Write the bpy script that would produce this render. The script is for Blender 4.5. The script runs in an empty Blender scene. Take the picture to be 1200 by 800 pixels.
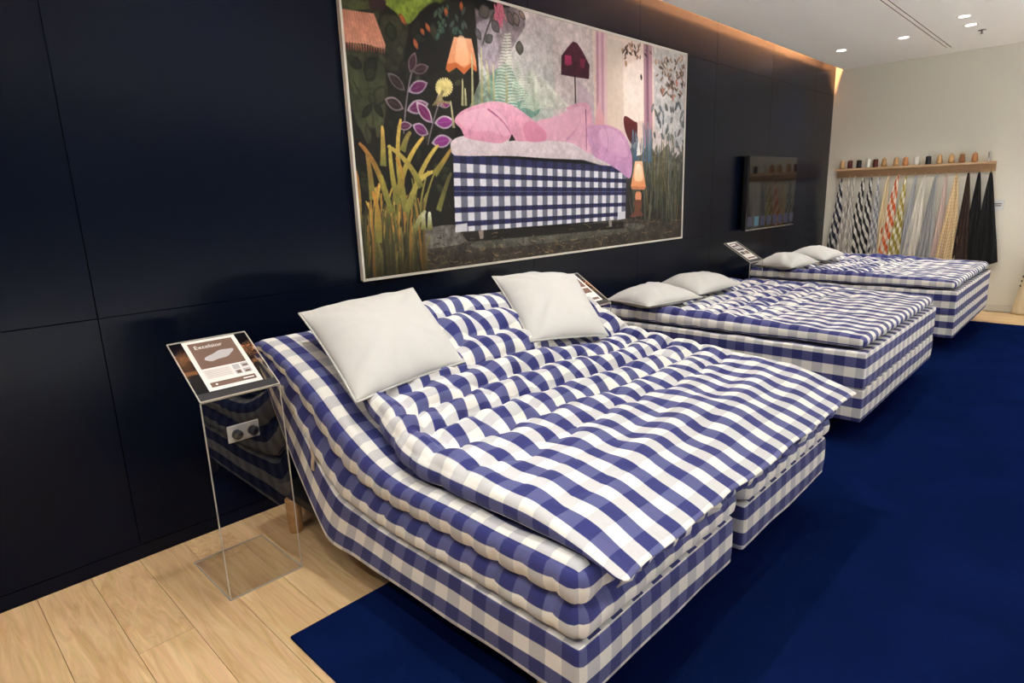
import bpy, bmesh, math, random
import numpy as np
from mathutils import Matrix, Vector
from math import sin, cos, pi, radians

scene = bpy.context.scene
COL = scene.collection
RND = random.Random(7)
NPR = np.random.RandomState(3)

# ------------------------------------------------------------------ camera, world, exposure
# metres: x runs along the dark wall, y points at the wall (wall face y = 0), z up
cam_d = bpy.data.cameras.new('camera'); cam = bpy.data.objects.new('camera', cam_d); COL.objects.link(cam)
cam_d.sensor_width = 36.0
cam_d.lens = 36.0 * 721.65 / 1200.0
cam_d.clip_start = 0.02
cr = Vector((0.69405996, -0.71914087, -0.03342425))
cu = Vector((0.18555699, 0.13384023, 0.97347593))
cd = Vector((0.69559282, 0.68185277, -0.22633476))
mw = Matrix((cr, cu, -cd)).transposed().to_4x4(); mw.translation = Vector((0, -3.005, 1.55))
cam.matrix_world = mw
scene.camera = cam

wd = bpy.data.worlds.new('world'); scene.world = wd; wd.use_nodes = True
wd.node_tree.nodes['Background'].inputs[0].default_value = (1.0, 0.93, 0.84, 1)
wd.node_tree.nodes['Background'].inputs[1].default_value = 0.05
scene.view_settings.view_transform = 'Standard'
scene.view_settings.look = 'None'
scene.view_settings.gamma = 1.0
scene.view_settings.exposure = 0.0
scene.cycles.use_denoising = True
scene.cycles.max_bounces = 8
scene.cycles.transparent_max_bounces = 12

SPOT_W = 50.0           # each recessed downlight
SPOT_COL = (1.0, 0.975, 0.935)
COVE_W = 340.0           # LED strip hidden in the ceiling cove along the dark wall
CEIL = 3.076
FARX = 9.477

# ------------------------------------------------------------------ materials
def new_mat(name):
    m = bpy.data.materials.new(name); m.use_nodes = True
    nt = m.node_tree; nt.nodes.clear()
    out = nt.nodes.new('ShaderNodeOutputMaterial'); b = nt.nodes.new('ShaderNodeBsdfPrincipled')
    nt.links.new(b.outputs[0], out.inputs[0])
    return m, nt, b, out
def N(nt, t, **kw):
    n = nt.nodes.new(t)
    for k, v in kw.items():
        if k in n.inputs: n.inputs[k].default_value = v
        else: setattr(n, k, v)
    return n
def srgb(r, g, b):
    f = lambda c: (c/255/12.92) if c/255 <= .04045 else ((c/255+.055)/1.055)**2.4
    return (f(r), f(g), f(b), 1)
def bump(nt, b, height, strength=.3, dist=.01):
    bn = N(nt, 'ShaderNodeBump', Strength=strength, Distance=dist)
    nt.links.new(height, bn.inputs['Height']); nt.links.new(bn.outputs[0], b.inputs['Normal'])
def mth(nt, op, a, b=None, c=None):
    n = nt.nodes.new('ShaderNodeMath'); n.operation = op
    for i, v in enumerate((a, b, c)):
        if v is None: continue
        if isinstance(v, (int, float)): n.inputs[i].default_value = v
        else: nt.links.new(v, n.inputs[i])
    return n.outputs[0]
def mixc(nt, fac, a, b, blend='MIX'):
    n = nt.nodes.new('ShaderNodeMix'); n.data_type = 'RGBA'; n.blend_type = blend
    for i, v in ((0, fac), (6, a), (7, b)):
        if isinstance(v, (int, float, tuple)): n.inputs[i].default_value = v
        else: nt.links.new(v, n.inputs[i])
    return n.outputs[2]

def plain(name, col, rough=.5, metal=0, noise=0, scale=20, bumps=0, spec=.5):
    m, nt, b, o = new_mat(name)
    b.inputs['Roughness'].default_value = rough; b.inputs['Metallic'].default_value = metal
    b.inputs['Specular IOR Level'].default_value = spec
    tc = N(nt, 'ShaderNodeTexCoord'); nz = N(nt, 'ShaderNodeTexNoise', Scale=scale, Detail=4.0)
    nt.links.new(tc.outputs['Object'], nz.inputs['Vector'])
    dark = tuple(c*(1-noise) for c in col[:3])+(1,)
    nt.links.new(mixc(nt, nz.outputs['Fac'], dark, tuple(col[:3])+(1,)), b.inputs['Base Color'])
    if bumps: bump(nt, b, nz.outputs['Fac'], bumps, .004)
    return m

CHECK = 0.0555
def gingham(name, navy, mid, grey, white, check=CHECK, rot=0.0, weave=True, rough=.85):
    """woven check: u across the strong stripes, v along them (UVs in metres)"""
    m, nt, b, o = new_mat(name)
    b.inputs['Roughness'].default_value = rough; b.inputs['Specular IOR Level'].default_value = .2
    uv = N(nt, 'ShaderNodeUVMap', uv_map='metres')
    mp = N(nt, 'ShaderNodeMapping'); mp.inputs['Rotation'].default_value = (0, 0, rot)
    mp.inputs['Scale'].default_value = (1/(2*check), 1/(2*check), 1)
    nt.links.new(uv.outputs[0], mp.inputs['Vector'])
    sp = N(nt, 'ShaderNodeSeparateXYZ'); nt.links.new(mp.outputs[0], sp.inputs[0])
    def band(s):
        t = mth(nt, 'PINGPONG', s, .5)                 # 0..0.5..0
        return mth(nt, 'SMOOTHSTEP', t, .238, .262) if False else mth(nt, 'MULTIPLY_ADD', mth(nt, 'MINIMUM', mth(nt, 'MAXIMUM', mth(nt, 'SUBTRACT', t, .238), 0.0), .024), 1/.024, 0.0)
    bu, bv = band(sp.outputs[0]), band(sp.outputs[1])
    c0 = mixc(nt, bv, white, grey); c1 = mixc(nt, bv, mid, navy)
    col = mixc(nt, bu, c0, c1)
    nz = N(nt, 'ShaderNodeTexNoise', Scale=9.0, Detail=5.0, Roughness=.6)
    nt.links.new(uv.outputs[0], nz.inputs['Vector'])
    col = mixc(nt, .12, col, nz.outputs['Color'], 'SOFT_LIGHT')
    nt.links.new(col, b.inputs['Base Color'])
    b.inputs['Sheen Weight'].default_value = .1
    n2 = N(nt, 'ShaderNodeTexNoise', Scale=26.0, Detail=3.0); nt.links.new(uv.outputs[0], n2.inputs['Vector'])
    bump(nt, b, n2.outputs['Fac'], .25, .012)
    return m

M = {}
NAVY, MID, GREY, WHT = srgb(50, 54, 112), srgb(88, 92, 138), srgb(203, 202, 203), srgb(238, 235, 228)
M['check'] = gingham('check_fabric', NAVY, MID, GREY, WHT)
M['cotton'] = plain('white_cotton', srgb(206, 205, 201), .8, 0, .05, 30, .08, .2)
M['rug'] = None
M['oak_leg'] = plain('oak_leg', srgb(196, 150, 96), .45, 0, .25, 30)
M['oak'] = plain('oak_rail', srgb(196, 160, 120), .5, 0, .22, 14)
M['black'] = plain('black_plastic', srgb(18, 18, 20), .4)
M['dark_frame'] = plain('dark_frame', srgb(24, 24, 28), .6)
M['white_plastic'] = plain('white_plastic', srgb(214, 214, 212), .4)
M['grey_plastic'] = plain('grey_plastic', srgb(150, 150, 148), .4)
M['mural_edge'] = plain('mural_edge', srgb(206, 200, 188), .5)
M['ceiling'] = plain('ceiling_paint', srgb(240, 236, 229), .9, 0, .02, 3)
M['far_wall'] = plain('beige_paint', srgb(224, 219, 203), .85, 0, .03, 2)
M['base_paint'] = plain('baseboard_paint', srgb(208, 203, 190), .6)
M['dark_room'] = plain('dark_room_paint', srgb(34, 36, 46), .8)
M['stone'] = plain('pale_bounce_floor', srgb(214, 216, 218), .6, 0, .04, 2)
M['slot'] = plain('slot_dark', srgb(92, 76, 66), .7)
M['steel'] = plain('steel', srgb(190, 186, 178), .3, 1)
M['strap'] = plain('beige_strap', srgb(206, 190, 170), .8)
M['screen'] = plain('screen_glass', srgb(8, 8, 10), .05, 0, 0, 5, 0, .4)
M['screen'].node_tree.nodes['Principled BSDF'].inputs['IOR'].default_value = 1.5
M['paper'] = plain('white_paper', srgb(238, 234, 230), .6)
M['brown_ink'] = plain('brown_ink', srgb(112, 84, 68), .6)
M['grey_ink'] = plain('grey_ink', srgb(186, 182, 184), .6)
M['dark_ink'] = plain('dark_ink', srgb(70, 60, 58), .6)
M['pale_ink'] = plain('pale_ink', srgb(226, 218, 212), .6)
M['white_ink'] = plain('white_ink', srgb(246, 244, 238), .6)

def wall_mat():
    m, nt, b, o = new_mat('navy_wall_panel')
    tc = N(nt, 'ShaderNodeTexCoord'); nz = N(nt, 'ShaderNodeTexNoise', Scale=60.0, Detail=3.0)
    nt.links.new(tc.outputs['Object'], nz.inputs['Vector'])
    oi = N(nt, 'ShaderNodeObjectInfo')
    c = mixc(nt, oi.outputs['Random'], srgb(4, 11, 28), srgb(5, 12, 29))
    nt.links.new(c, b.inputs['Base Color'])
    b.inputs['Roughness'].default_value = .25; b.inputs['Specular IOR Level'].default_value = .12
    bump(nt, b, nz.outputs['Fac'], .015, .001)
    return m
M['wall'] = wall_mat()

def plank_mat():
    m, nt, b, o = new_mat('oak_plank')
    tc = N(nt, 'ShaderNodeTexCoord'); oi = N(nt, 'ShaderNodeObjectInfo')
    add = N(nt, 'ShaderNodeVectorMath', operation='ADD')
    cb = N(nt, 'ShaderNodeCombineXYZ'); r = mth(nt, 'MULTIPLY', oi.outputs['Random'], 37.0)
    nt.links.new(r, cb.inputs[0]); nt.links.new(r, cb.inputs[1])
    nt.links.new(tc.outputs['Object'], add.inputs[0]); nt.links.new(cb.outputs[0], add.inputs[1])
    mp = N(nt, 'ShaderNodeMapping'); mp.inputs['Scale'].default_value = (16, 1.1, 1)
    nt.links.new(add.outputs[0], mp.inputs['Vector'])
    n1 = N(nt, 'ShaderNodeTexNoise', Scale=1.6, Detail=7.0, Roughness=.65, Distortion=1.2); nt.links.new(mp.outputs[0], n1.inputs['Vector'])
    mp2 = N(nt, 'ShaderNodeMapping'); mp2.inputs['Scale'].default_value = (90, 3, 1); nt.links.new(add.outputs[0], mp2.inputs['Vector'])
    n2 = N(nt, 'ShaderNodeTexNoise', Scale=1.0, Detail=3.0); nt.links.new(mp2.outputs[0], n2.inputs['Vector'])
    rp = N(nt, 'ShaderNodeValToRGB'); rp.color_ramp.elements[0].position = .32; rp.color_ramp.elements[1].position = .7
    rp.color_ramp.elements[0].color = srgb(194, 156, 110); rp.color_ramp.elements[1].color = srgb(228, 197, 152)
    nt.links.new(n1.outputs['Fac'], rp.inputs[0])
    c = mixc(nt, .25, rp.outputs[0], n2.outputs['Color'], 'SOFT_LIGHT')
    tone = mixc(nt, oi.outputs['Random'], (.95, .95, .95, 1), (1.03, 1.03, 1.03, 1))
    nt.links.new(mixc(nt, 1.0, c, tone, 'MULTIPLY'), b.inputs['Base Color'])
    b.inputs['Roughness'].default_value = .5
    bump(nt, b, n2.outputs['Fac'], .08, .002)
    return m
M['plank'] = plank_mat()

def rug_mat():
    m, nt, b, o = new_mat('navy_carpet')
    tc = N(nt, 'ShaderNodeTexCoord')
    n1 = N(nt, 'ShaderNodeTexNoise', Scale=2.2, Detail=4.0, Distortion=.6); nt.links.new(tc.outputs['Object'], n1.inputs['Vector'])
    n2 = N(nt, 'ShaderNodeTexNoise', Scale=420.0, Detail=2.0); nt.links.new(tc.outputs['Object'], n2.inputs['Vector'])
    c = mixc(nt, n1.outputs['Fac'], srgb(5, 15, 48), srgb(16, 32, 82))
    c = mixc(nt, .4, c, n2.outputs['Color'], 'SOFT_LIGHT')
    nt.links.new(c, b.inputs['Base Color'])
    b.inputs['Roughness'].default_value = .95; b.inputs['Specular IOR Level'].default_value = .0
    b.inputs['Sheen Weight'].default_value = .0; b.inputs['Sheen Tint'].default_value = srgb(40, 80, 190)
    bump(nt, b, n2.outputs['Fac'], .6, .004)
    return m
M['rug'] = rug_mat()

def acrylic_mat():
    """clear sheet: see-through, with the mirror reflection of its two faces"""
    m, nt, b, o = new_mat('clear_acrylic'); nt.nodes.remove(b)
    tr = N(nt, 'ShaderNodeBsdfTransparent', Color=(.99, .99, .988, 1)); gl = N(nt, 'ShaderNodeBsdfGlossy', Roughness=.01)
    fr = N(nt, 'ShaderNodeFresnel', IOR=1.85); mx = N(nt, 'ShaderNodeMixShader')
    ge = N(nt, 'ShaderNodeNewGeometry')     # reflect on the outer faces only
    nt.links.new(mth(nt, 'MULTIPLY', fr.outputs[0], mth(nt, 'SUBTRACT', 1.0, ge.outputs['Backfacing'])), mx.inputs[0]); nt.links.new(tr.outputs[0], mx.inputs[1]); nt.links.new(gl.outputs[0], mx.inputs[2])
    nt.links.new(mx.outputs[0], o.inputs[0])
    return m
M['acrylic'] = acrylic_mat()
def acrylic_edge_mat():
    m, nt, b, o = new_mat('acrylic_edge')
    b.inputs['Base Color'].default_value = srgb(214, 208, 198); b.inputs['Roughness'].default_value = .25; b.inputs['Alpha'].default_value = .62
    return m
M['acrylic_edge'] = acrylic_edge_mat()

def emit(name, col, s, base=.8):
    m, nt, b, o = new_mat(name)
    b.inputs['Base Color'].default_value = (base, base, base, 1); b.inputs['Emission Color'].default_value = col; b.inputs['Emission Strength'].default_value = s
    return m
M['lamp'] = emit('lamp_glow', (1, .93, .82, 1), 14)
M['led'] = emit('led_strip', (1, .42, .16, 1), 2)
M['icon_blue'] = emit('icon_blue', srgb(50, 80, 190), .05, .01)
M['icon_cyan'] = emit('icon_cyan', srgb(60, 190, 220), .14, .01)

# ------------------------------------------------------------------ mesh helpers
def obj(name, verts, faces, mat, parent=None, uvs=None, smooth=False, loc=(0, 0, 0)):
    me = bpy.data.meshes.new(name)
    me.from_pydata([tuple(map(float, v)) for v in verts], [], [tuple(map(int, f)) for f in faces])
    if uvs is not None:
        ul = me.uv_layers.new(name='metres'); ul.data.foreach_set('uv', np.asarray(uvs, dtype=np.float32).ravel())
    if smooth: me.polygons.foreach_set('use_smooth', [True]*len(me.polygons))
    me.materials.append(mat); me.update()
    o = bpy.data.objects.new(name, me); COL.objects.link(o); o.location = loc
    if parent is not None: o.parent = parent
    return o
def from_bm(name, bm, mat, parent=None, smooth=False, loc=(0, 0, 0)):
    me = bpy.data.meshes.new(name); bmesh.ops.recalc_face_normals(bm, faces=bm.faces); bm.to_mesh(me); bm.free()
    if smooth: me.polygons.foreach_set('use_smooth', [True]*len(me.polygons))
    me.materials.append(mat)
    o = bpy.data.objects.new(name, me); COL.objects.link(o); o.location = loc
    if parent is not None: o.parent = parent
    return o
def tag(o, label=None, cat=None, group=None, kind=None):
    if label: o['label'] = label
    if cat: o['category'] = cat
    if group: o['group'] = group
    if kind: o['kind'] = kind
    return o
def empty(name, loc=(0, 0, 0), rz=0):
    o = bpy.data.objects.new(name, None); COL.objects.link(o); o.location = loc; o.rotation_euler = (0, 0, rz); o.empty_display_size = .1
    return o
def add_box(bm, lo, hi, bev=0, mtx=None):
    r = bmesh.ops.create_cube(bm, size=1.0)
    vs = r['verts']; lo, hi = Vector(lo), Vector(hi)
    for v in vs: v.co = Vector((lo[i]+(v.co[i]+.5)*(hi[i]-lo[i]) for i in range(3)))
    if bev:
        es = list({e for v in vs for e in v.link_edges})
        r2 = bmesh.ops.bevel(bm, geom=es, offset=bev, segments=2, affect='EDGES', profile=.5); vs = r2['verts']
    if mtx is not None:
        for v in {v for v in vs if v.is_valid}: v.co = mtx @ v.co
def box(name, lo, hi, mat, parent=None, bev=0):
    bm = bmesh.new(); add_box(bm, lo, hi, bev); return from_bm(name, bm, mat, parent)
def add_lathe(bm, prof, seg=20, c=(0, 0, 0)):
    rings = []
    for r, z in prof:
        rings.append([bm.verts.new((c[0]+r*cos(2*pi*k/seg), c[1]+r*sin(2*pi*k/seg), c[2]+z)) for k in range(seg)])
    for a, b in zip(rings, rings[1:]):
        for k in range(seg): bm.faces.new((a[k], a[(k+1) % seg], b[(k+1) % seg], b[k]))
    bm.faces.new(rings[0][::-1]); bm.faces.new(rings[-1])
def lathe(name, prof, mat, parent=None, seg=20, loc=(0, 0, 0), smooth=True):
    bm = bmesh.new(); add_lathe(bm, prof, seg)
    o = from_bm(name, bm, mat, parent, smooth, loc)
    return o
def copy_tree(o, parent=None):
    c = o.copy(); COL.objects.link(c)
    if parent is not None: c.parent = parent
    for ch in o.children: copy_tree(ch, c)
    return c
def vnoise(x, y, seed=0):
    """smooth value noise on arrays, about -1..1"""
    g = np.random.RandomState(int(seed)).uniform(-1, 1, (64, 64))
    xi, yi = np.floor(x).astype(int), np.floor(y).astype(int); fx, fy = x-xi, y-yi
    fx, fy = fx*fx*(3-2*fx), fy*fy*(3-2*fy)
    a, b, c, d = g[xi % 64, yi % 64], g[(xi+1) % 64, yi % 64], g[xi % 64, (yi+1) % 64], g[(xi+1) % 64, (yi+1) % 64]
    return (a*(1-fx)+b*fx)*(1-fy)+(c*(1-fx)+d*fx)*fy
def fine(a, b, n, edge, k=3):
    """grid lines from a to b, denser within `edge` of both ends"""
    return np.unique(np.round(np.concatenate((np.linspace(a, a+edge, k, endpoint=False), np.linspace(a+edge, b-edge, n), np.linspace(b-edge, b, k+1)[1:])), 6))

def soft_box(name, gx, gl, gs, r, disp, mapping, mat, parent=None, end_uv='across', s_uv=0.0, su=1.0):
    """closed cushion: rounded box in flat coordinates (x across, l along, s up), pushed out by disp along its normal and laid in
    space by mapping. UVs stay in flat metres so that the check follows the cloth."""
    x0, x1, l0, l1, s0, s1 = gx[0], gx[-1], gl[0], gl[-1], gs[0], gs[-1]
    idx, V = {}, []
    def vid(i, j, k):
        key = (i, j, k)
        if key not in idx: idx[key] = len(V); V.append((gx[i], gl[j], gs[k]))
        return idx[key]
    F, U = [], []
    nx, nl, ns = len(gx), len(gl), len(gs)
    def face(q, kind):
        F.append([vid(*c) for c in q])
        for i, j, k in q:
            x, l, s = gx[i], gl[j], gs[k]
            if kind == 't': U.append((x-x0+s_uv, l))
            elif kind == 'b': U.append((x-x0+.02, l))
            elif kind == 'xl': U.append(((s-s1)+s_uv, l))
            elif kind == 'xr': U.append(((x1-x0)+(s1-s)+s_uv, l))
            else: U.append(((s-s1)+s_uv, x-x0) if end_uv == 'across' else (x-x0+s_uv, l+(s1-s)))
    for i in range(nx-1):
        for j in range(nl-1):
            face(((i, j, ns-1), (i, j+1, ns-1), (i+1, j+1, ns-1), (i+1, j, ns-1)), 't')
            face(((i, j, 0), (i+1, j, 0), (i+1, j+1, 0), (i, j+1, 0)), 'b')
    for j in range(nl-1):
        for k in range(ns-1):
            face(((0, j, k), (0, j+1, k), (0, j+1, k+1), (0, j, k+1)), 'xl')
            face(((nx-1, j, k), (nx-1, j, k+1), (nx-1, j+1, k+1), (nx-1, j+1, k)), 'xr')
    for i in range(nx-1):
        for k in range(ns-1):
            face(((i, 0, k), (i, 0, k+1), (i+1, 0, k+1), (i+1, 0, k)), 'h')
            face(((i, nl-1, k), (i+1, nl-1, k), (i+1, nl-1, k+1), (i, nl-1, k+1)), 'f')
    P = np.array(V); lo = np.array((x0, l0, s0))+r; hi = np.array((x1, l1, s1))-r
    hi = np.maximum(lo, hi)
    Q = np.clip(P, lo, hi); D = P-Q; n = D/np.maximum(np.linalg.norm(D, axis=1, keepdims=True), 1e-9)
    W = Q+n*r
    d = disp(P[:, 0], P[:, 1], P[:, 2], n)
    W = W+n*d[:, None]
    return obj(name, mapping(W), F, mat, parent, np.array(U)*su, True)

def pillow(corners, thick, label, group, seed=0, sag=.07, lift=0.0):
    """corners a b c d in order round the pillow; puffed on both faces"""
    A, Bc, Cc, Dc = [np.array(c, float) for c in corners]
    n = 41; t = np.linspace(-1, 1, n); t = np.sign(t)*np.abs(t)**.8
    u, v = np.meshgrid(t, t, indexing='ij')
    uu = u*(1-sag*(1-np.abs(v)**2.0)*np.abs(u)); vv = v*(1-sag*(1-np.abs(u)**2.0)*np.abs(v))
    a, b = (uu+1)/2, (vv+1)/2
    base = ((1-a)*(1-b))[..., None]*A+(a*(1-b))[..., None]*Bc+(a*b)[..., None]*Cc+((1-a)*b)[..., None]*Dc
    nrm = np.cross(Bc-A, Dc-A); nrm /= np.linalg.norm(nrm)
    if nrm[2] < 0: nrm = -nrm
    prof = np.clip((1-np.abs(u)**2.4)*(1-np.abs(v)**2.4), 0, 1)**.62
    ang = np.arctan2(v, u); rad = np.sqrt(u*u+v*v)
    wr = .006*vnoise(ang*5+20, rad*1.5+8, seed+5)*np.clip(rad, 0, 1)*prof**.5*2.2+.010*vnoise(u*2.2+9, v*2.2+9, seed)*prof
    up = base+nrm*(thick*.62*prof+wr+lift)[..., None]; dn = base-nrm*(thick*.38*prof-lift)[..., None]
    V = np.concatenate((up.reshape(-1, 3), dn.reshape(-1, 3))); o = n*n
    F = []
    for i in range(n-1):
        for j in range(n-1):
            q = [i*n+j, (i+1)*n+j, (i+1)*n+j+1, i*n+j+1]; F.append(q); F.append([o+k for k in q[::-1]])
    ring = [i*n for i in range(n)]+[(n-1)*n+j for j in range(1, n)]+[i*n+n-1 for i in range(n-2, -1, -1)]+[j for j in range(n-2, 0, -1)]
    cen = base.reshape(-1, 3).mean(0)
    V = V-cen
    bmw = bmesh.new(); vs = [bmw.verts.new(p) for p in V]
    for f in F: bmw.faces.new([vs[k] for k in f])
    bmesh.ops.remove_doubles(bmw, verts=bmw.verts, dist=1e-5)
    root = empty("pillow", cen); tag(root, label, "pillow", group)
    from_bm('cover', bmw, M['cotton'], root, True)
    # corded seam round the edge
    pts = [V[k] for k in ring]; bm = bmesh.new(); rings = []
    for k, p in enumerate(pts):
        q = pts[(k+1) % len(pts)]-pts[k-1]; q = q/np.linalg.norm(q); s = np.cross(q, nrm); s /= np.linalg.norm(s); w = np.cross(s, q)
        rings.append([bm.verts.new(p-s*0+.0045*(cos(x)*s+sin(x)*w)) for x in np.linspace(0, 2*pi, 6, endpoint=False)])
    for k in range(len(rings)):
        a_, b_ = rings[k-1], rings[k]
        for m in range(6): bm.faces.new((a_[m], a_[(m+1) % 6], b_[(m+1) % 6], b_[m]))
    from_bm('piping', bm, M['cotton'], root, True)
    return root
def rebase(root, loc):
    """put the thing's origin at its base; children were modelled in world coordinates"""
    L = Vector(loc); root.location = L
    for ch in root.children_recursive:
        if ch.parent == root:
            if ch.type == 'MESH' and ch.data.users == 1 and ch.location.length < 1e-6: ch.data.transform(Matrix.Translation(-L))
            else: ch.location = Vector(ch.location)-L
        elif ch.type == 'MESH' and ch.location.length < 1e-6: ch.data.transform(Matrix.Translation(-L)) if ch.parent.location.length < 1e-6 else None
    return root

# ================================================================== THE SETTING
# floor: slab, with every oak plank a piece of its own
aisle = box('floor_aisle_bounce', (-3.2, -7.4, -.10), (FARX+.1, -4.32, 0), M['stone']); tag(aisle, kind='structure')  # unseen floor, made pale to bounce neutral light up to the ceiling
floor = box('floor', (-3.2, -4.319, -.10), (FARX+.1, .12, -.012), M['plank']); tag(floor, 'floor of pale oak planks', kind='structure')
PW, PL_ = .19, 2.2
protos = []
for k in range(3):
    bm = bmesh.new(); add_box(bm, (.0009, .0009, -.012), (PW-.0009, PL_-.0009, 0), .0006)
    protos.append(from_bm('plank_source', bm, M['plank']))
first = True
for i in range(-8, 50):
    x = i*PW+.02
    if x+PW > FARX: continue
    off = (0, .9, 1.5, .4, 1.9)[i % 5]
    for j in range(3):
        ytop = .018+off-j*PL_
        if ytop < -4.25 or ytop-PL_ > -.02: continue
        p = protos[(i+j) % 3].copy(); p.name = 'plank'; COL.objects.link(p); p.parent = floor
        y1 = min(ytop, .018); y0 = max(ytop-PL_, -4.318)
        p.location = (x, y0, 0); p.scale = (1, (y1-y0)/PL_, 1)
for p in protos: bpy.data.objects.remove(p)

# dark wall: backing with satin panels, a recessed kick strip, seams at 1.12 m and 2.76 m
wall = box('wall_back', (-3.2, .02, -.012), (FARX, .14, 3.40), M['dark_room']); tag(wall, 'dark navy panelled wall', kind='structure')
box('baseboard_back', (-3.2, .004, 0), (FARX, .02, .066), M['wall']); tag(bpy.data.objects['baseboard_back'], kind='structure')
cols = [.605+1.357*k for k in range(-3, 8)]
cols = [-3.2]+[c for c in cols if -3.2 < c < FARX-.1]+[FARX]
for a, b in zip(cols, cols[1:]):
    for z0, z1 in ((.07, 1.118), (1.118, 2.758), (2.758, 3.38)):
        bm = bmesh.new(); add_box(bm, (a+.0015, 0, z0+.0015), (b-.0015, .02, z1-.0015), .0008)
        from_bm('panel', bm, M['wall'], wall)
fw = box('wall_far', (FARX, -7.4, -.012), (FARX+.12, .14, 3.40), M['far_wall']); tag(fw, 'pale beige end wall', kind='structure')
box('baseboard_far', (FARX-.014, -7.4, 0), (FARX, 0, .085), M['base_paint'], None, .003); tag(bpy.data.objects['baseboard_far'], kind='structure')
w = box('wall_left', (-3.32, -7.4, -.012), (-3.2, .14, 3.40), M['dark_room']); tag(w, kind='structure')
w = box('wall_front', (-3.2, -7.52, -.012), (FARX, -7.4, 3.40), M['dark_room']); tag(w, kind='structure')
# ceiling stops short of the dark wall: the slot above is the light cove; two long dark diffuser slots are cut in it
ceil = empty('ceiling'); tag(ceil, kind='structure')
SL0, SL1 = -1.303, -1.347
for lo, hi in (((-3.2, SL0+.012, CEIL), (FARX, -.085, CEIL+.012)), ((-3.2, SL1+.011, CEIL), (FARX, SL0-.011, CEIL+.05)), ((-3.2, -7.4, CEIL), (FARX, SL1-.011, CEIL+.05)),
               ((9.15, SL0-.011, CEIL), (FARX, SL0+.012, CEIL+.05)), ((9.15, SL1-.011, CEIL), (FARX, SL1+.011, CEIL+.05))):
    box('panel', lo, hi, M['ceiling'], ceil)
box('roof', (-3.2, -7.4, 3.34), (FARX, .02, 3.40), M['ceiling'], ceil)
box('cove_back', (-3.2, -.20, CEIL+.0125), (FARX, -.18, 3.34), M['ceiling'], ceil)
d = empty('ceiling_diffuser', (0, SL0, CEIL)); tag(d, 'pair of long dark slots running along the ceiling', 'vent')
for y in (SL0, SL1): box('slot', (-3.1, y-.011-SL0, .012), (9.15, y+.011-SL0, .03), M['slot'], d)
# LED strip lying in the cove
ls = empty('led_strip', (3, -.160, CEIL+.195)); tag(ls, 'warm light strip hidden in the ceiling cove above the dark wall', 'light')
box('profile', (-6.1, -.012, 0), (6.3, .012, .012), M['grey_plastic'], ls); box('diffuser', (-6.1, -.010, .012), (6.3, .010, .016), M['led'], ls)
for k in range(6):
    la = bpy.data.lights.new('strip_light', 'AREA'); la.shape = 'RECTANGLE'; la.size = 2.05; la.size_y = .03; la.energy = COVE_W/6; la.color = (1, .43, .17)
    lo = bpy.data.objects.new('strip_light', la); COL.objects.link(lo); lo.parent = ls; lo.location = (-5.1+2.07*k, .022, .02)
    lo.rotation_euler = Vector((0, .6, -.7)).to_track_quat('-Z', 'Y').to_euler()

# recessed downlights
def downlight(x, y, label, group=None, w=SPOT_W, cone=120):
    t = empty('downlight', (x, y, CEIL)); tag(t, label, 'light', group)
    bm = bmesh.new()
    prof = [(.045, -.002), (.060, -.004), (.062, 0.0)]
    for (r0, z0), (r1, z1) in zip(prof, prof[1:]):
        for k in range(28):
            a, b = 2*pi*k/28, 2*pi*(k+1)/28
            q = [bm.verts.new((r*cos(c), r*sin(c), z)) for r, z, c in ((r0, z0, a), (r1, z1, a), (r1, z1, b), (r0, z0, b))]
            bm.faces.new(q)
    bmesh.ops.remove_doubles(bm, verts=bm.verts, dist=1e-5)
    from_bm('trim_ring', bm, M['white_plastic'], t, True)
    bm = bmesh.new(); bmesh.ops.create_circle(bm, cap_ends=True, segments=28, radius=.0455)
    for v in bm.verts: v.co.z = -.0021
    g = from_bm('lens', bm, M['lamp'], t)
    la = bpy.data.lights.new('spot', 'SPOT'); la.energy = w; la.color = SPOT_COL; la.spot_size = radians(cone); la.spot_blend = .75; la.shadow_soft_size = .04
    lo = bpy.data.objects.new('spot', la); COL.objects.link(lo); lo.parent = t; lo.location = (0, 0, -.02)
    return t
downlight(8.165, -.456, 'round ceiling downlight nearest the top of the dark wall')
downlight(8.06, -1.10, 'round ceiling downlight standing alone beside the ceiling slots, on the dark wall side')
downlight(7.56, -1.704, 'larger of the two paired ceiling downlights, beyond the slots')
downlight(8.01, -1.69, 'smaller of the paired ceiling downlights, beside the sprinkler')
for x in (4.7, 2.9, 1.2, -.8):
    for y in (-.62, -1.60):
        downlight(x, y, 'round recessed downlight in the ceiling above the beds', 'downlights out of frame above the beds')
downlight(.15, -2.5, 'added unseen downlight brightening the near corner of the carpet', None, SPOT_W*2.6, 100)  # unseen lamp added to brighten the carpet corner and near bed side
for x in (8.0, 6.0, 4.0, 2.0, 0.0):
    downlight(x, -6.0, 'added unseen downlight brightening the ceiling by way of the aisle floor', 'added unseen downlights over the aisle', SPOT_W*50, 78)  # unseen lamps added to light the ceiling by bounce off the aisle floor
sp = empty('sprinkler', (8.371, -1.733, CEIL)); tag(sp, 'small ceiling sprinkler head by the paired downlights', 'sprinkler')
lathe('rosette', [(.036, -.004), (.036, 0)], M['grey_plastic'], sp); lathe('head', [(.010, -.034), (.008, -.03), (.008, -.004)], M['steel'], sp)
lathe('deflector', [(.018, -.038), (.018, -.035)], M['steel'], sp)

rug = box('rug', (.807, -3.7, 0), (8.585, -1.02, .012), M['rug'], None, .004); tag(rug, 'large navy blue carpet under the foot ends of the beds', 'rug')

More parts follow.
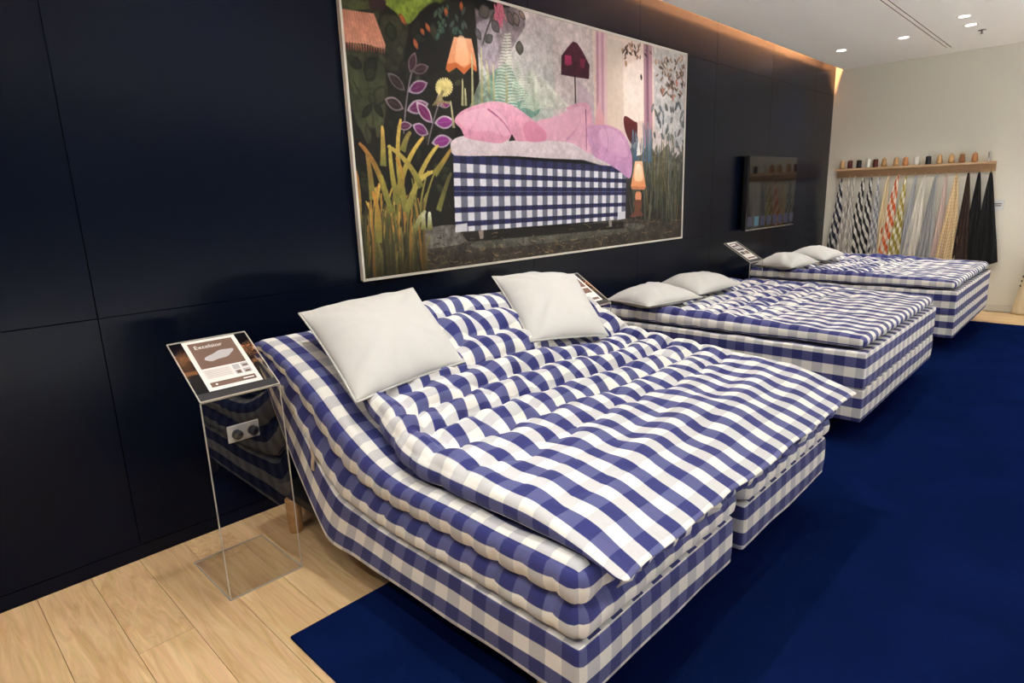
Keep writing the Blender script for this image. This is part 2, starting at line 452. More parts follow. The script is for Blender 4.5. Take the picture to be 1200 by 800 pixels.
# ================================================================== MURAL (a flat print on a thin board)
MX0, MX1, MZ0, MZ1 = 1.870, 5.400, 1.125, 2.757
MURAL_PRINT = [
('P',(208,192,190),(200,188,186),1.0,.16,0,[(.3652,-.0196),(.5323,-.0856),(1.0331,-.1101),(1.0552,.6183),(.6952,.6239),(.4564,.5376),(.3578,.4936),(.3045,.3706),(.2921,.2795),(.3042,.1388)]),
('P',(200,186,188),(176,186,176),1.0,.16,1,[(.2796,.1315),(.3448,.0795),(.4635,.0391),(.4569,.4844),(.3028,.4343),(.268,.2544)]),
('P',(110,96,100),(150,136,142),.9,.3,1,[(.2544,.0379),(.2822,.0477),(.3643,.0049),(.3955,.0465),(.3657,.1352),(.3071,.2758),(.2697,.1939)]),
('P',(158,146,156),(158,146,156),.8,.2,1,[(.2663,.1064),(.3059,.0746),(.3204,.1798),(.289,.2434),(.27,.1792)]),
('P',(226,204,192),(224,198,186),1.0,.05,0,[(.6006,-.0073),(.8507,-.0037),(.8541,.4471),(.8085,.485),(.7289,.4587),(.6487,.4269),(.611,.4312)]),
('P',(236,218,208),(238,218,206),1.0,.03,0,[(.7167,.1358),(.8399,.0318),(.8258,.3645),(.7215,.4031)]),
('P',(214,198,184),(222,200,180),.8,.0,0,[(.6487,.0275),(.7161,.0214),(.7147,.4196),(.6487,.4269)]),
('P',(196,190,188),(186,184,186),1.0,.2,0,[(.8397,.008),(.9881,.0031),(1.0008,.4789),(.962,.5046),(.8572,.4037)]),
('P',(190,140,158),(190,140,158),1.0,.0,0,[(.6153,.0073),(.6244,.0067),(.6263,.43),(.617,.4306)]),
('P',(222,178,190),(222,178,190),1.0,.0,0,[(.6244,.0067),(.6334,.0067),(.636,.4287),(.6263,.43)]),
('P',(196,146,164),(196,146,164),1.0,.0,0,[(.6334,.0067),(.6425,.0067),(.6453,.4275),(.636,.4287)]),
('P',(226,190,192),(226,190,192),1.0,.0,0,[(.6425,.0067),(.655,.0067),(.6584,.4263),(.6453,.4275)]),
('P',(170,126,140),(170,126,140),1.0,.0,0,[(.7992,.0061),(.8099,.0055),(.8201,.5009),(.8088,.5021)]),
('P',(130,92,108),(130,92,108),1.0,.0,0,[(.8099,.0055),(.821,.0055),(.8314,.5003),(.8201,.5009)]),
('P',(178,136,146),(178,136,146),1.0,.0,0,[(.821,.0055),(.836,.0055),(.847,.4991),(.8314,.5003)]),
('P',(222,170,180),(226,160,166),1.0,.0,1,[(.6235,.3156),(.636,.3443),(.6453,.3963),(.636,.4245),(.611,.4239)]),
('P',(24,22,16),(18,16,12),1.0,.3,0,[(-.0031,.1156),(.1181,.0667),(.2669,.0245),(.2697,.1939),(.2717,.4012),(.2091,.4771),(.1884,.9168),(-.0034,1.0)]),
('P',(58,60,40),(52,58,36),.7,.5,1,[(.0062,.2783),(.0663,.2728),(.0649,.455),(.0139,.496)]),
('P',(56,54,38),(40,40,28),.9,.4,1,[(.0722,.1443),(.1195,.1437),(.1125,.2257),(.0918,.3058),(.0629,.2795)]),
('B',(48,54,34),(78,82,52),26,8,.8,[(.0195,.318),(.0306,.4147),(.0365,.4936)]),
('B',(48,54,34),(78,82,52),30,8,.8,[(.053,.282),(.0513,.3884),(.0482,.5266)]),
('B',(48,54,34),(78,82,52),24,8,.8,[(.0071,.3859),(.0187,.4618),(.0309,.5456)]),
('B',(48,54,34),(78,82,52),20,8,.8,[(.0615,.3076),(.0601,.4098),(.0564,.4911)]),
('B',(48,54,34),(78,82,52),30,8,.8,[(.0074,.2569),(.0127,.3303),(.0159,.3951)]),
('P',(78,92,30),(128,148,50),1.0,.3,1,[(.0816,.0807),(.217,.0147),(.1844,.063),(.1499,.0991),(.1227,.1486),(.0997,.1229)]),
('P',(150,172,70),(120,140,40),.8,.3,1,[(.111,.0966),(.1516,.0526),(.1697,.0569),(.1394,.0917),(.1201,.1297)]),
('P',(70,76,40),(70,76,40),.9,.3,0,[(.0025,.1174),(.0516,.1034),(.0535,.1291),(.0037,.1529)]),
('P',(44,24,30),(44,24,30),1.0,.0,1,[(.0516,.1034),(.081,.0917),(.0728,.1272),(.0564,.1388)]),
('P',(12,10,8),(10,8,7),.9,.0,1,[(.1382,.1205),(.1847,.0569),(.2051,.1321),(.2054,.2416),(.1762,.2917),(.1229,.3156),(.1116,.2489)]),
('S',2,0,1),
('L',(64,66,44),(38,39,26),1.27744047062303,.0,[(.0572,.1865),(.0586,.1321)]),
('L',(40,44,28),(24,26,16),13.873557008180303,.0,[(.115,.2832),(.1,.2917)]),
('L',(54,58,38),(32,34,22),18.969640979864693,.0,[(.045,.1927),(.0697,.1211)]),
('L',(54,58,38),(32,34,22),2.246525924302052,.0,[(.0572,.2869),(.047,.307)]),
('L',(40,44,28),(24,26,16),15.431045897926039,.0,[(.1677,.6697),(.1895,.6434)]),
('L',(30,34,24),(18,20,14),22.116778382591164,.0,[(.0555,.2728),(.0329,.337)]),
('L',(30,34,24),(18,20,14),21.872617235130885,.0,[(.1144,.2899),(.1161,.3443)]),
('L',(34,30,22),(20,18,13),13.265152679916934,.0,[(.1031,.3639),(.0921,.3596)]),
('L',(40,44,28),(24,26,16),13.926064962627063,.0,[(.0419,.6153),(.0187,.6343)]),
('L',(30,34,24),(18,20,14),1.930138571404854,.0,[(.1071,.4),(.0873,.4281)]),
('L',(64,66,44),(38,39,26),2.457197533866477,.0,[(.1875,.4979),(.1751,.4765)]),
('L',(30,34,24),(18,20,14),13.204172163342706,.0,[(.0609,.4624),(.0436,.4037)]),
('L',(54,58,38),(32,34,22),14.072939562993216,.0,[(.1538,.4881),(.1295,.556)]),
('L',(40,44,28),(24,26,16),2.28829139063496,.0,[(.0105,.3492),(.0263,.4073)]),
('L',(30,34,24),(18,20,14),19.12691642154744,.0,[(.213,.0795),(.2042,.033)]),
('L',(40,44,28),(24,26,16),16.217991352736462,.0,[(.1694,.6624),(.1589,.6135)]),
('L',(54,58,38),(32,34,22),1.627160700909753,.0,[(.0303,.3596),(.0255,.2948)]),
('L',(30,34,24),(18,20,14),16.15057478654743,.0,[(.0249,.6073),(.0493,.6165)]),
('L',(40,44,28),(24,26,16),12.3613837982527,.0,[(.028,.6917),(.0096,.6281)]),
('L',(40,44,28),(24,26,16),14.500061377636428,.0,[(.1459,.1865),(.1482,.1976)]),
('L',(30,34,24),(18,20,14),23.827203384069055,.0,[(-.002,.6398),(.0116,.6269)]),
('L',(64,66,44),(38,39,26),16.20902950674447,.0,[(.1014,.2569),(.1025,.2177)]),
('L',(54,58,38),(32,34,22),13.561511259879346,.0,[(.1323,.3676),(.1351,.2985)]),
('L',(54,58,38),(32,34,22),14.550196980817855,.0,[(.0555,.2495),(.053,.2183)]),
('L',(40,44,28),(24,26,16),22.61333020881969,.0,[(.1901,.2807),(.2204,.2581)]),
('L',(40,44,28),(24,26,16),12.952898122511712,.0,[(.1244,.6086),(.1263,.5468)]),
('L',(54,58,38),(32,34,22),21.193065230621137,.0,[(.1717,.6838),(.1609,.7083)]),
('L',(34,30,22),(20,18,13),21.215461162896354,.0,[(.121,.6251),(.1034,.6709)]),
('L',(64,66,44),(38,39,26),23.464833444282814,.0,[(.0691,.3578),(.0448,.4275)]),
('L',(34,30,22),(20,18,13),19.340658843430738,.0,[(.1467,.1205),(.1238,.1939)]),
('L',(64,66,44),(38,39,26),22.98473324974024,.0,[(.0224,.2349),(.0241,.2673)]),
('L',(54,58,38),(32,34,22),11.622459572113783,.0,[(.0567,.1284),(.0309,.1872)]),
('L',(54,58,38),(32,34,22),12.8233722766237,.0,[(.1598,.6018),(.1603,.6618)]),
('L',(34,30,22),(20,18,13),17.369721041284446,.0,[(.1402,.3028),(.1558,.2954)]),
('L',(34,30,22),(20,18,13),13.597320590270698,.0,[(.0201,.1596),(.002,.1737)]),
('L',(40,44,28),(24,26,16),1.147717760183946,.0,[(.17,.1101),(.1853,.1076)]),
('L',(40,44,28),(24,26,16),12.874937899585252,.0,[(.1649,.633),(.1932,.6251)]),
('L',(64,66,44),(38,39,26),11.080719527619447,.0,[(.2085,.326),(.2312,.3058)]),
('L',(30,34,24),(18,20,14),22.00981537965896,.0,[(.1841,.6122),(.1853,.6012)]),
('L',(54,58,38),(32,34,22),16.701487600166367,.0,[(.17,.126),(.1754,.1865)]),
('L',(30,34,24),(18,20,14),12.090297479717188,.0,[(.0218,.4679),(.0422,.4196)]),
('L',(34,30,22),(20,18,13),12.361909658296923,.0,[(.1023,.3168),(.1306,.2391)]),
('L',(40,44,28),(24,26,16),16.779492358627415,.0,[(.1405,.17),(.1385,.2012)]),
('L',(30,34,24),(18,20,14),23.80126661133236,.0,[(.0229,.2807),(.0144,.318)]),
('L',(34,30,22),(20,18,13),22.728122849303553,.0,[(.1212,.5321),(.1442,.537)]),
('L',(34,30,22),(20,18,13),16.188916932681842,.0,[(.1589,.4557),(.1751,.4709)]),
('L',(30,34,24),(18,20,14),16.067599454193125,.0,[(.0195,.5994),(.0448,.5755)]),
('L',(34,30,22),(20,18,13),15.20783418986812,.0,[(.1167,.5315),(.0966,.5933)]),
('L',(34,30,22),(20,18,13),19.039551847477505,.0,[(.119,.3205),(.1428,.2538)]),
('L',(30,34,24),(18,20,14),1.32439917663314,.0,[(.1929,.2899),(.1836,.2624)]),
('L',(40,44,28),(24,26,16),23.34665405286528,.0,[(-.0085,.7113),(.004,.7566)]),
('L',(64,66,44),(38,39,26),11.076573868420173,.0,[(.0286,.4826),(.0331,.5511)]),
('L',(54,58,38),(32,34,22),2.43282350234992,.0,[(.1819,.7462),(.1904,.7755)]),
('L',(30,34,24),(18,20,14),22.334537732500415,.0,[(.1153,.6361),(.134,.6648)]),
('L',(54,58,38),(32,34,22),14.57264434934536,.0,[(.0465,.422),(.0388,.3859)]),
('L',(64,66,44),(38,39,26),14.383768796718103,.0,[(.1127,.7492),(.1099,.8226)]),
('L',(30,34,24),(18,20,14),19.706051125048724,.0,[(.0839,.4783),(.0671,.4862)]),
('L',(64,66,44),(38,39,26),1.948029714932561,.0,[(.1269,.3278),(.1357,.2758)]),
('L',(30,34,24),(18,20,14),11.278750558032788,.0,[(.1935,.748),(.2011,.7174)]),
('L',(64,66,44),(38,39,26),12.082178614556788,.0,[(.0581,.2569),(.0759,.2899)]),
('L',(40,44,28),(24,26,16),19.52974911547749,.0,[(.0521,.3046),(.0337,.3486)]),
('L',(30,34,24),(18,20,14),2.518314535578163,.0,[(.0963,.7223),(.072,.6832)]),
('L',(40,44,28),(24,26,16),23.89563801144609,.0,[(.0269,.7125),(.0113,.6489)]),
('L',(54,58,38),(32,34,22),23.336581020205585,.0,[(.045,.6752),(.0558,.6985)]),
('L',(34,30,22),(20,18,13),22.32758684257384,.0,[(.1773,.5572),(.172,.4801)]),
('L',(54,58,38),(32,34,22),1.949216732856403,.0,[(.0331,.3768),(.0501,.3713)]),
('L',(30,34,24),(18,20,14),14.24003632413109,.0,[(.0218,.6648),(.0224,.6703)]),
('L',(40,44,28),(24,26,16),22.273127268753782,.0,[(.0875,.2171),(.0867,.1529)]),
('L',(54,58,38),(32,34,22),18.53078914826785,.0,[(-.0088,.718),(-.0255,.6636)]),
('L',(40,44,28),(24,26,16),12.591332662080056,.0,[(.0125,.2752),(.0099,.3046)]),
('S',2,0,1),
('P',(206,142,116),(198,128,104),1.0,.12,0,[(.0017,.1462),(.0578,.1394),(.0756,.2312),(.0717,.2422),(.036,.2373),(.0031,.2428)]),
('B',(150,84,66),(226,166,140),3,3,.55,[(.0025,.1462),(.0025,.1951),(.0037,.2428)]),
('B',(150,84,66),(226,166,140),3,3,.55,[(.0065,.1462),(.0074,.1939),(.0091,.2428)]),
('B',(150,84,66),(226,166,140),3,3,.55,[(.0105,.1456),(.0122,.1933),(.0142,.2428)]),
('B',(150,84,66),(226,166,140),3,3,.55,[(.0147,.145),(.017,.1927),(.0193,.2422)]),
('B',(150,84,66),(226,166,140),3,3,.55,[(.0187,.1443),(.0218,.192),(.0246,.2422)]),
('B',(150,84,66),(226,166,140),3,3,.55,[(.0229,.1443),(.0266,.1908),(.0297,.2422)]),
('B',(150,84,66),(226,166,140),3,3,.55,[(.0272,.1437),(.0314,.1902),(.0351,.2416)]),
('B',(150,84,66),(226,166,140),3,3,.55,[(.0314,.1431),(.0365,.189),(.0405,.2416)]),
('B',(150,84,66),(226,166,140),3,3,.55,[(.0357,.1425),(.0414,.1884),(.0459,.2416)]),
('B',(150,84,66),(226,166,140),3,3,.55,[(.0399,.1419),(.0465,.1878),(.0516,.241)]),
('B',(150,84,66),(226,166,140),3,3,.55,[(.0442,.1419),(.0516,.1865),(.0569,.241)]),
('B',(150,84,66),(226,166,140),3,3,.55,[(.0484,.1413),(.0567,.1859),(.0626,.241)]),
('B',(150,84,66),(226,166,140),3,3,.55,[(.053,.1407),(.0618,.1847),(.068,.241)]),
('B',(150,84,66),(226,166,140),3,3,.55,[(.0572,.1401),(.0669,.1841),(.0737,.2404)]),
('B',(190,120,96),(120,50,40),3,2,.8,[(.0045,.2428),(.0045,.2502),(.004,.2648)]),
('B',(190,120,96),(120,50,40),3,2,.8,[(.0088,.2422),(.0091,.2495),(.0082,.2654)]),
('B',(190,120,96),(120,50,40),3,2,.8,[(.013,.2422),(.0133,.2495),(.0125,.263)]),
('B',(190,120,96),(120,50,40),3,2,.8,[(.0176,.2422),(.0176,.2495),(.017,.2642)]),
('B',(190,120,96),(120,50,40),3,2,.8,[(.0218,.2422),(.0221,.2489),(.0212,.2642)]),
('B',(190,120,96),(120,50,40),3,2,.8,[(.0263,.2416),(.0266,.2489),(.0258,.2593)]),
('B',(190,120,96),(120,50,40),3,2,.8,[(.0306,.2416),(.0309,.2483),(.0303,.2624)]),
('B',(190,120,96),(120,50,40),3,2,.8,[(.0351,.2416),(.0354,.2483),(.0346,.2624)]),
('B',(190,120,96),(120,50,40),3,2,.8,[(.0397,.241),(.0399,.2483),(.0394,.2599)]),
('B',(190,120,96),(120,50,40),3,2,.8,[(.0442,.241),(.0445,.2477),(.0439,.2557)]),
('B',(190,120,96),(120,50,40),3,2,.8,[(.0487,.241),(.049,.2477),(.0484,.2593)]),
('B',(190,120,96),(120,50,40),3,2,.8,[(.0535,.2404),(.0538,.2477),(.053,.2612)]),
('B',(190,120,96),(120,50,40),3,2,.8,[(.0581,.2404),(.0584,.2471),(.0578,.2557)]),
('B',(190,120,96),(120,50,40),3,2,.8,[(.0626,.2404),(.0632,.2471),(.0623,.2581)]),
('B',(190,120,96),(120,50,40),3,2,.8,[(.0674,.2404),(.0677,.2465),(.0669,.2599)]),
('B',(190,120,96),(120,50,40),3,2,.8,[(.0722,.2398),(.0725,.2465),(.0717,.2569)]),
('P',(232,164,124),(214,132,86),1.0,.06,0,[(.2156,.1596),(.2558,.1535),(.2646,.2294),(.2657,.263),(.253,.2434),(.2354,.2697),(.2178,.2526),(.1992,.2789),(.1963,.2581)]),
('P',(246,196,160),(238,168,124),.8,.0,1,[(.2244,.1609),(.2408,.1572),(.2476,.2336),(.2323,.2544),(.2161,.2502)]),
('P',(190,98,48),(190,98,48),1.0,.0,0,[(.1972,.2563),(.2181,.2459),(.2357,.2618),(.253,.2385),(.2657,.2544),(.264,.2679),(.2507,.255),(.2348,.2838),(.2181,.263),(.2003,.285),(.1938,.2746)]),
('L',(79,107,78),(30,46,44),8,.0,[(.1833,.1144),(.1864,.1358)]),
('L',(78,84,78),(30,46,44),8,.0,[(.238,.0942),(.2476,.1266)]),
('L',(71,92,78),(30,46,44),8,.0,[(.2371,.0979),(.2365,.1352)]),
('L',(67,98,78),(30,46,44),8,.0,[(.2048,.0514),(.2051,.0795)]),
('L',(77,101,78),(30,46,44),8,.0,[(.198,.0661),(.2074,.093)]),
('L',(68,108,78),(30,46,44),8,.0,[(.1867,.148),(.1728,.1853)]),
('L',(75,83,78),(30,46,44),8,.0,[(.2201,.1003),(.2062,.1358)]),
('L',(63,108,78),(30,46,44),8,.0,[(.1955,.0716),(.2068,.1009)]),
('L',(67,84,78),(30,46,44),8,.0,[(.2215,.0777),(.2272,.1095)]),
('L',(74,104,78),(30,46,44),8,.0,[(.1992,.1144),(.1969,.1358)]),
('L',(60,92,78),(30,46,44),8,.0,[(.181,.1407),(.1867,.1633)]),
('L',(71,88,78),(30,46,44),8,.0,[(.2198,.1229),(.2122,.1529)]),
('L',(81,102,78),(30,46,44),8,.0,[(.1841,.0771),(.1737,.1125)]),
('L',(54,104,78),(30,46,44),8,.0,[(.185,.1492),(.1762,.1872)]),
('L',(55,102,78),(30,46,44),8,.0,[(.2224,.1272),(.217,.1547)]),
('L',(78,85,78),(30,46,44),8,.0,[(.2459,.044),(.2343,.085)]),
('L',(81,105,78),(30,46,44),8,.0,[(.1994,.1021),(.1875,.1394)]),
('L',(76,107,78),(30,46,44),8,.0,[(.1918,.1199),(.1827,.1437)]),
('L',(76,101,78),(30,46,44),8,.0,[(.1841,.0832),(.1915,.1162)]),
('L',(53,87,78),(30,46,44),8,.0,[(.1904,.1242),(.1938,.159)]),
('L',(73,103,78),(30,46,44),8,.0,[(.1833,.1413),(.1915,.1578)]),
('L',(69,97,78),(30,46,44),8,.0,[(.1949,.0606),(.1952,.0844)]),
('L',(53,87,78),(30,46,44),8,.0,[(.2272,.1199),(.2173,.145)]),
('L',(71,103,78),(30,46,44),8,.0,[(.1958,.104),(.1909,.1297)]),
('L',(63,87,78),(30,46,44),8,.0,[(.2246,.1315),(.2371,.1492)]),
('L',(75,92,78),(30,46,44),8,.0,[(.1841,.0703),(.1943,.0924)]),
('L',(196,104,50),(120,60,36),9,.0,[(.2017,.0648),(.2006,.0979)]),
('L',(196,104,50),(120,60,36),9,.0,[(.1558,.1315),(.1657,.1633)]),
('L',(196,104,50),(120,60,36),9,.0,[(.13,.189),(.1374,.2275)]),
('L',(196,104,50),(120,60,36),9,.0,[(.1048,.1211),(.1173,.156)]),
('L',(196,104,50),(120,60,36),9,.0,[(.1459,.1523),(.1521,.1761)]),
('L',(196,104,50),(120,60,36),9,.0,[(.2365,.0306),(.2354,.0673)]),
('B',(120,110,116),(120,110,116),3,3,1.0,[(.1283,.2734),(.1091,.3541),(.0977,.5101)]),
('B',(120,110,116),(120,110,116),3,3,1.0,[(.1717,.4092),(.1581,.4667),(.1456,.5431)]),
('L',(60,32,44),(120,96,104),16,.0,[(.1181,.3052),(.1317,.2349)]),
('L',(58,34,42),(110,92,96),16,.0,[(.1235,.3009),(.1578,.2746)]),
('L',(44,30,32),(96,88,88),18,.0,[(.1068,.3664),(.0745,.3156)]),
('L',(112,38,92),(176,158,174),20,.0,[(.1119,.3682),(.1538,.3297)]),
('L',(44,30,32),(130,116,124),20,.0,[(.1014,.4263),(.0657,.4)]),
('L',(112,38,92),(176,158,174),22,.0,[(.1068,.4312),(.153,.4)]),
('L',(128,34,100),(200,180,194),22,.0,[(.1269,.3982),(.1589,.4667)]),
('L',(150,52,140),(200,180,196),22,.0,[(.162,.4661),(.2082,.4538)]),
('L',(150,52,140),(196,176,196),22,.0,[(.1535,.5358),(.1997,.5193)]),
('L',(120,48,110),(190,166,188),20,.0,[(.1164,.4777),(.149,.5052)]),
('L',(92,40,76),(176,158,174),14,.0,[(.0858,.4875),(.1164,.4777)]),
('L',(90,24,70),(176,158,174),10,.0,[(.1717,.4092),(.1773,.3615)]),
('L',(130,40,112),(176,158,174),11,.0,[(.1759,.4049),(.2023,.3914)]),
('B',(196,180,110),(222,206,140),5,4,1.0,[(.1881,.3376),(.1963,.3364),(.2079,.3339)]),
('B',(196,180,110),(222,206,140),5,4,1.0,[(.1881,.3376),(.1966,.3407),(.2068,.3437)]),
('B',(196,180,110),(222,206,140),5,4,1.0,[(.1881,.3376),(.1969,.345),(.2042,.3529)]),
('B',(196,180,110),(222,206,140),5,4,1.0,[(.1881,.3376),(.1938,.3492),(.2003,.3609)]),
('B',(196,180,110),(222,206,140),5,4,1.0,[(.1881,.3376),(.1904,.3529),(.1952,.367)]),
('B',(196,180,110),(222,206,140),5,4,1.0,[(.1881,.3376),(.1884,.3541),(.1898,.3706)]),
('B',(196,180,110),(222,206,140),5,4,1.0,[(.1881,.3376),(.1858,.3547),(.1841,.3719)]),
('B',(196,180,110),(222,206,140),5,4,1.0,[(.1881,.3376),(.183,.3541),(.1788,.37)]),
('B',(196,180,110),(222,206,140),5,4,1.0,[(.1881,.3376),(.181,.3517),(.1745,.3657)]),
('B',(196,180,110),(222,206,140),5,4,1.0,[(.1881,.3376),(.1782,.3486),(.1711,.359)]),
('B',(196,180,110),(222,206,140),5,4,1.0,[(.1881,.3376),(.1768,.345),(.1691,.3511)]),
('B',(196,180,110),(222,206,140),5,4,1.0,[(.1881,.3376),(.1793,.3394),(.1688,.3419)]),
('B',(196,180,110),(222,206,140),5,4,1.0,[(.1881,.3376),(.1799,.3346),(.17,.3321)]),
('B',(196,180,110),(222,206,140),5,4,1.0,[(.1881,.3376),(.1799,.3303),(.1725,.3229)]),
('B',(196,180,110),(222,206,140),5,4,1.0,[(.1881,.3376),(.1807,.3266),(.1762,.315)]),
('B',(196,180,110),(222,206,140),5,4,1.0,[(.1881,.3376),(.1839,.3235),(.181,.3089)]),
('B',(196,180,110),(222,206,140),5,4,1.0,[(.1881,.3376),(.1875,.3217),(.1864,.3052)]),
('B',(196,180,110),(222,206,140),5,4,1.0,[(.1881,.3376),(.1915,.3205),(.1921,.304)]),
('B',(196,180,110),(222,206,140),5,4,1.0,[(.1881,.3376),(.1926,.3217),(.1975,.3052)]),
('B',(196,180,110),(222,206,140),5,4,1.0,[(.1881,.3376),(.1969,.3235),(.202,.3095)]),
('B',(196,180,110),(222,206,140),5,4,1.0,[(.1881,.3376),(.1969,.3272),(.2054,.3162)]),
('B',(196,180,110),(222,206,140),5,4,1.0,[(.1881,.3376),(.1966,.3315),(.2074,.3242)]),
('B',(120,108,70),(160,146,96),4,2,.8,[(.1856,.3505),(.1731,.378),(.1603,.4073)]),
('B',(120,108,70),(160,146,96),4,2,.8,[(.1856,.3505),(.1728,.3804),(.1649,.4061)]),
('B',(120,108,70),(160,146,96),4,2,.8,[(.1856,.3505),(.1728,.3829),(.1697,.4055)]),
('B',(120,108,70),(160,146,96),4,2,.8,[(.1856,.3505),(.1728,.3853),(.1742,.408)]),
('B',(120,108,70),(160,146,96),4,2,.8,[(.1856,.3505),(.1725,.3878),(.1796,.3896)]),
('B',(120,108,70),(160,146,96),4,2,.8,[(.1856,.3505),(.1725,.3902),(.1839,.3994)]),
('B',(120,108,70),(160,146,96),4,2,.8,[(.1856,.3505),(.1725,.3927),(.1884,.4073)]),
('B',(120,108,70),(160,146,96),4,2,.8,[(.1856,.3505),(.1722,.3951),(.1938,.3902)]),
('B',(120,108,70),(160,146,96),4,2,.8,[(.1856,.3505),(.1722,.3976),(.1986,.3865)]),
('B',(120,108,70),(160,146,96),4,2,.8,[(.1856,.3505),(.1722,.4),(.2034,.3896)]),
('L',(214,120,136),(180,80,110),5,.0,[(.3204,.0214),(.3204,.0587)]),
('L',(214,134,136),(180,80,110),5,.0,[(.3314,.0508),(.3331,.0936)]),
('L',(214,134,136),(180,80,110),5,.0,[(.3218,.0318),(.3127,.0673)]),
('L',(214,131,136),(180,80,110),5,.0,[(.3272,.0471),(.3261,.0789)]),
('L',(214,110,136),(180,80,110),5,.0,[(.336,.0263),(.3283,.0758)]),
('L',(214,122,136),(180,80,110),5,.0,[(.3295,-.008),(.3354,.0202)]),
('L',(214,138,136),(180,80,110),5,.0,[(.3374,.0391),(.33,.0746)]),
('L',(214,117,136),(180,80,110),5,.0,[(.3297,.0086),(.3235,.0508)]),
('L',(214,103,136),(180,80,110),5,.0,[(.3201,.0385),(.3261,.0722)]),
('L',(214,133,136),(180,80,110),5,.0,[(.3246,-.0092),(.3252,.0416)]),
('L',(214,105,136),(180,80,110),5,.0,[(.3229,.0049),(.3269,.0514)]),
('L',(214,112,136),(180,80,110),5,.0,[(.3144,.008),(.319,.0391)]),
('L',(214,105,136),(180,80,110),5,.0,[(.3365,.0483),(.3269,.0807)]),
('L',(214,127,136),(180,80,110),5,.0,[(.3207,.0269),(.3119,.0716)]),
('L',(214,112,136),(180,80,110),5,.0,[(.3224,.0024),(.3215,.0453)]),
('L',(214,127,136),(180,80,110),5,.0,[(.3317,-.008),(.3388,.0404)]),
('L',(214,132,136),(180,80,110),5,.0,[(.3382,.0202),(.3346,.0569)]),
('L',(214,139,136),(180,80,110),5,.0,[(.3289,-.0031),(.3201,.0526)]),
('L',(214,134,136),(180,80,110),5,.0,[(.3167,.0453),(.3178,.093)]),
('L',(214,109,136),(180,80,110),5,.0,[(.3278,.0544),(.3269,.0966)]),
('L',(214,110,136),(180,80,110),5,.0,[(.3193,.0349),(.3263,.0856)]),
('L',(214,135,136),(180,80,110),5,.0,[(.3289,-.0092),(.3295,.0232)]),
('L',(214,138,136),(180,80,110),5,.0,[(.338,.0318),(.345,.0691)]),
('L',(214,120,136),(180,80,110),5,.0,[(.3221,.0122),(.3289,.0593)]),
('L',(214,139,136),(180,80,110),5,.0,[(.3314,.0239),(.3266,.0636)]),
('L',(214,114,136),(180,80,110),5,.0,[(.3306,.0092),(.3351,.0446)]),
('B',(70,64,62),(70,64,62),4,3,1.0,[(.3147,.0391),(.2932,.1028),(.2819,.1682)]),
('L',(84,84,80),(70,64,62),16,.0,[(.2881,.1547),(.3085,.126)]),
('L',(104,96,104),(70,64,62),14,.0,[(.2785,.1523),(.2663,.1119)]),
('L',(90,82,86),(70,64,62),20,.0,[(.3059,.0703),(.3249,.1095)]),
('L',(92,90,80),(70,64,62),22,.0,[(.3779,.178),(.3768,.1217)]),
('L',(130,112,108),(70,64,62),20,.0,[(.364,.0208),(.3756,.0722)]),
('L',(98,90,84),(70,64,62),24,.0,[(.2754,.0648),(.3031,.0324)]),
('L',(150,124,110),(70,64,62),12,.0,[(.3771,.0104),(.396,.0385)]),
('L',(110,94,94),(70,64,62),18,.0,[(.3476,.0214),(.3629,.0734)]),
('P',(112,140,124),(104,150,134),.9,.2,1,[(.2873,.296),(.3414,.2208),(.3762,.2924),(.4331,.3657),(.3878,.4232),(.2717,.4012)]),
('P',(150,158,140),(120,138,120),.8,.3,0,[(.2411,.4061),(.2754,.2832),(.2969,.2599),(.2975,.3969)]),
('B',(180,186,166),(226,228,212),3.6,1.6,.85,[(.3329,.3817),(.313,.3731),(.2997,.3847)]),
('B',(180,186,166),(226,228,212),3.6,1.6,.85,[(.3329,.3817),(.3538,.3664),(.3674,.3737)]),
('B',(180,186,166),(226,228,212),3.6,1.6,.85,[(.3331,.3694),(.3142,.3609),(.3011,.3725)]),
('B',(180,186,166),(226,228,212),3.6,1.6,.85,[(.3331,.3694),(.3533,.3541),(.3666,.3609)]),
('B',(180,186,166),(226,228,212),3.6,1.6,.85,[(.3334,.3566),(.315,.3486),(.3025,.3596)]),
('B',(180,186,166),(226,228,212),3.6,1.6,.85,[(.3334,.3566),(.353,.3419),(.3657,.3486)]),
('B',(180,186,166),(226,228,212),3.6,1.6,.85,[(.334,.3443),(.3161,.3364),(.304,.3474)]),
('B',(180,186,166),(226,228,212),3.6,1.6,.85,[(.334,.3443),(.3527,.3297),(.3649,.3364)]),
('B',(180,186,166),(226,228,212),3.6,1.6,.85,[(.3343,.3315),(.3173,.3248),(.3057,.3352)]),
('B',(180,186,166),(226,228,212),3.6,1.6,.85,[(.3343,.3315),(.3524,.318),(.3643,.3242)]),
('B',(180,186,166),(226,228,212),3.6,1.6,.85,[(.3348,.3193),(.3181,.3125),(.3071,.3229)]),
('B',(180,186,166),(226,228,212),3.6,1.6,.85,[(.3348,.3193),(.3521,.3058),(.3635,.3119)]),
('B',(180,186,166),(226,228,212),3.6,1.6,.85,[(.3351,.307),(.3193,.3009),(.3085,.3107)]),
('B',(180,186,166),(226,228,212),3.6,1.6,.85,[(.3351,.307),(.3518,.2942),(.3626,.2997)]),
('B',(180,186,166),(226,228,212),3.6,1.6,.85,[(.3357,.2948),(.3204,.2893),(.3102,.2985)]),
('B',(180,186,166),(226,228,212),3.6,1.6,.85,[(.3357,.2948),(.3516,.2826),(.362,.2875)]),
('B',(180,186,166),(226,228,212),3.6,1.6,.85,[(.3363,.2832),(.3215,.2777),(.3116,.2869)]),
('B',(180,186,166),(226,228,212),3.6,1.6,.85,[(.3363,.2832),(.3513,.2709),(.3615,.2758)]),
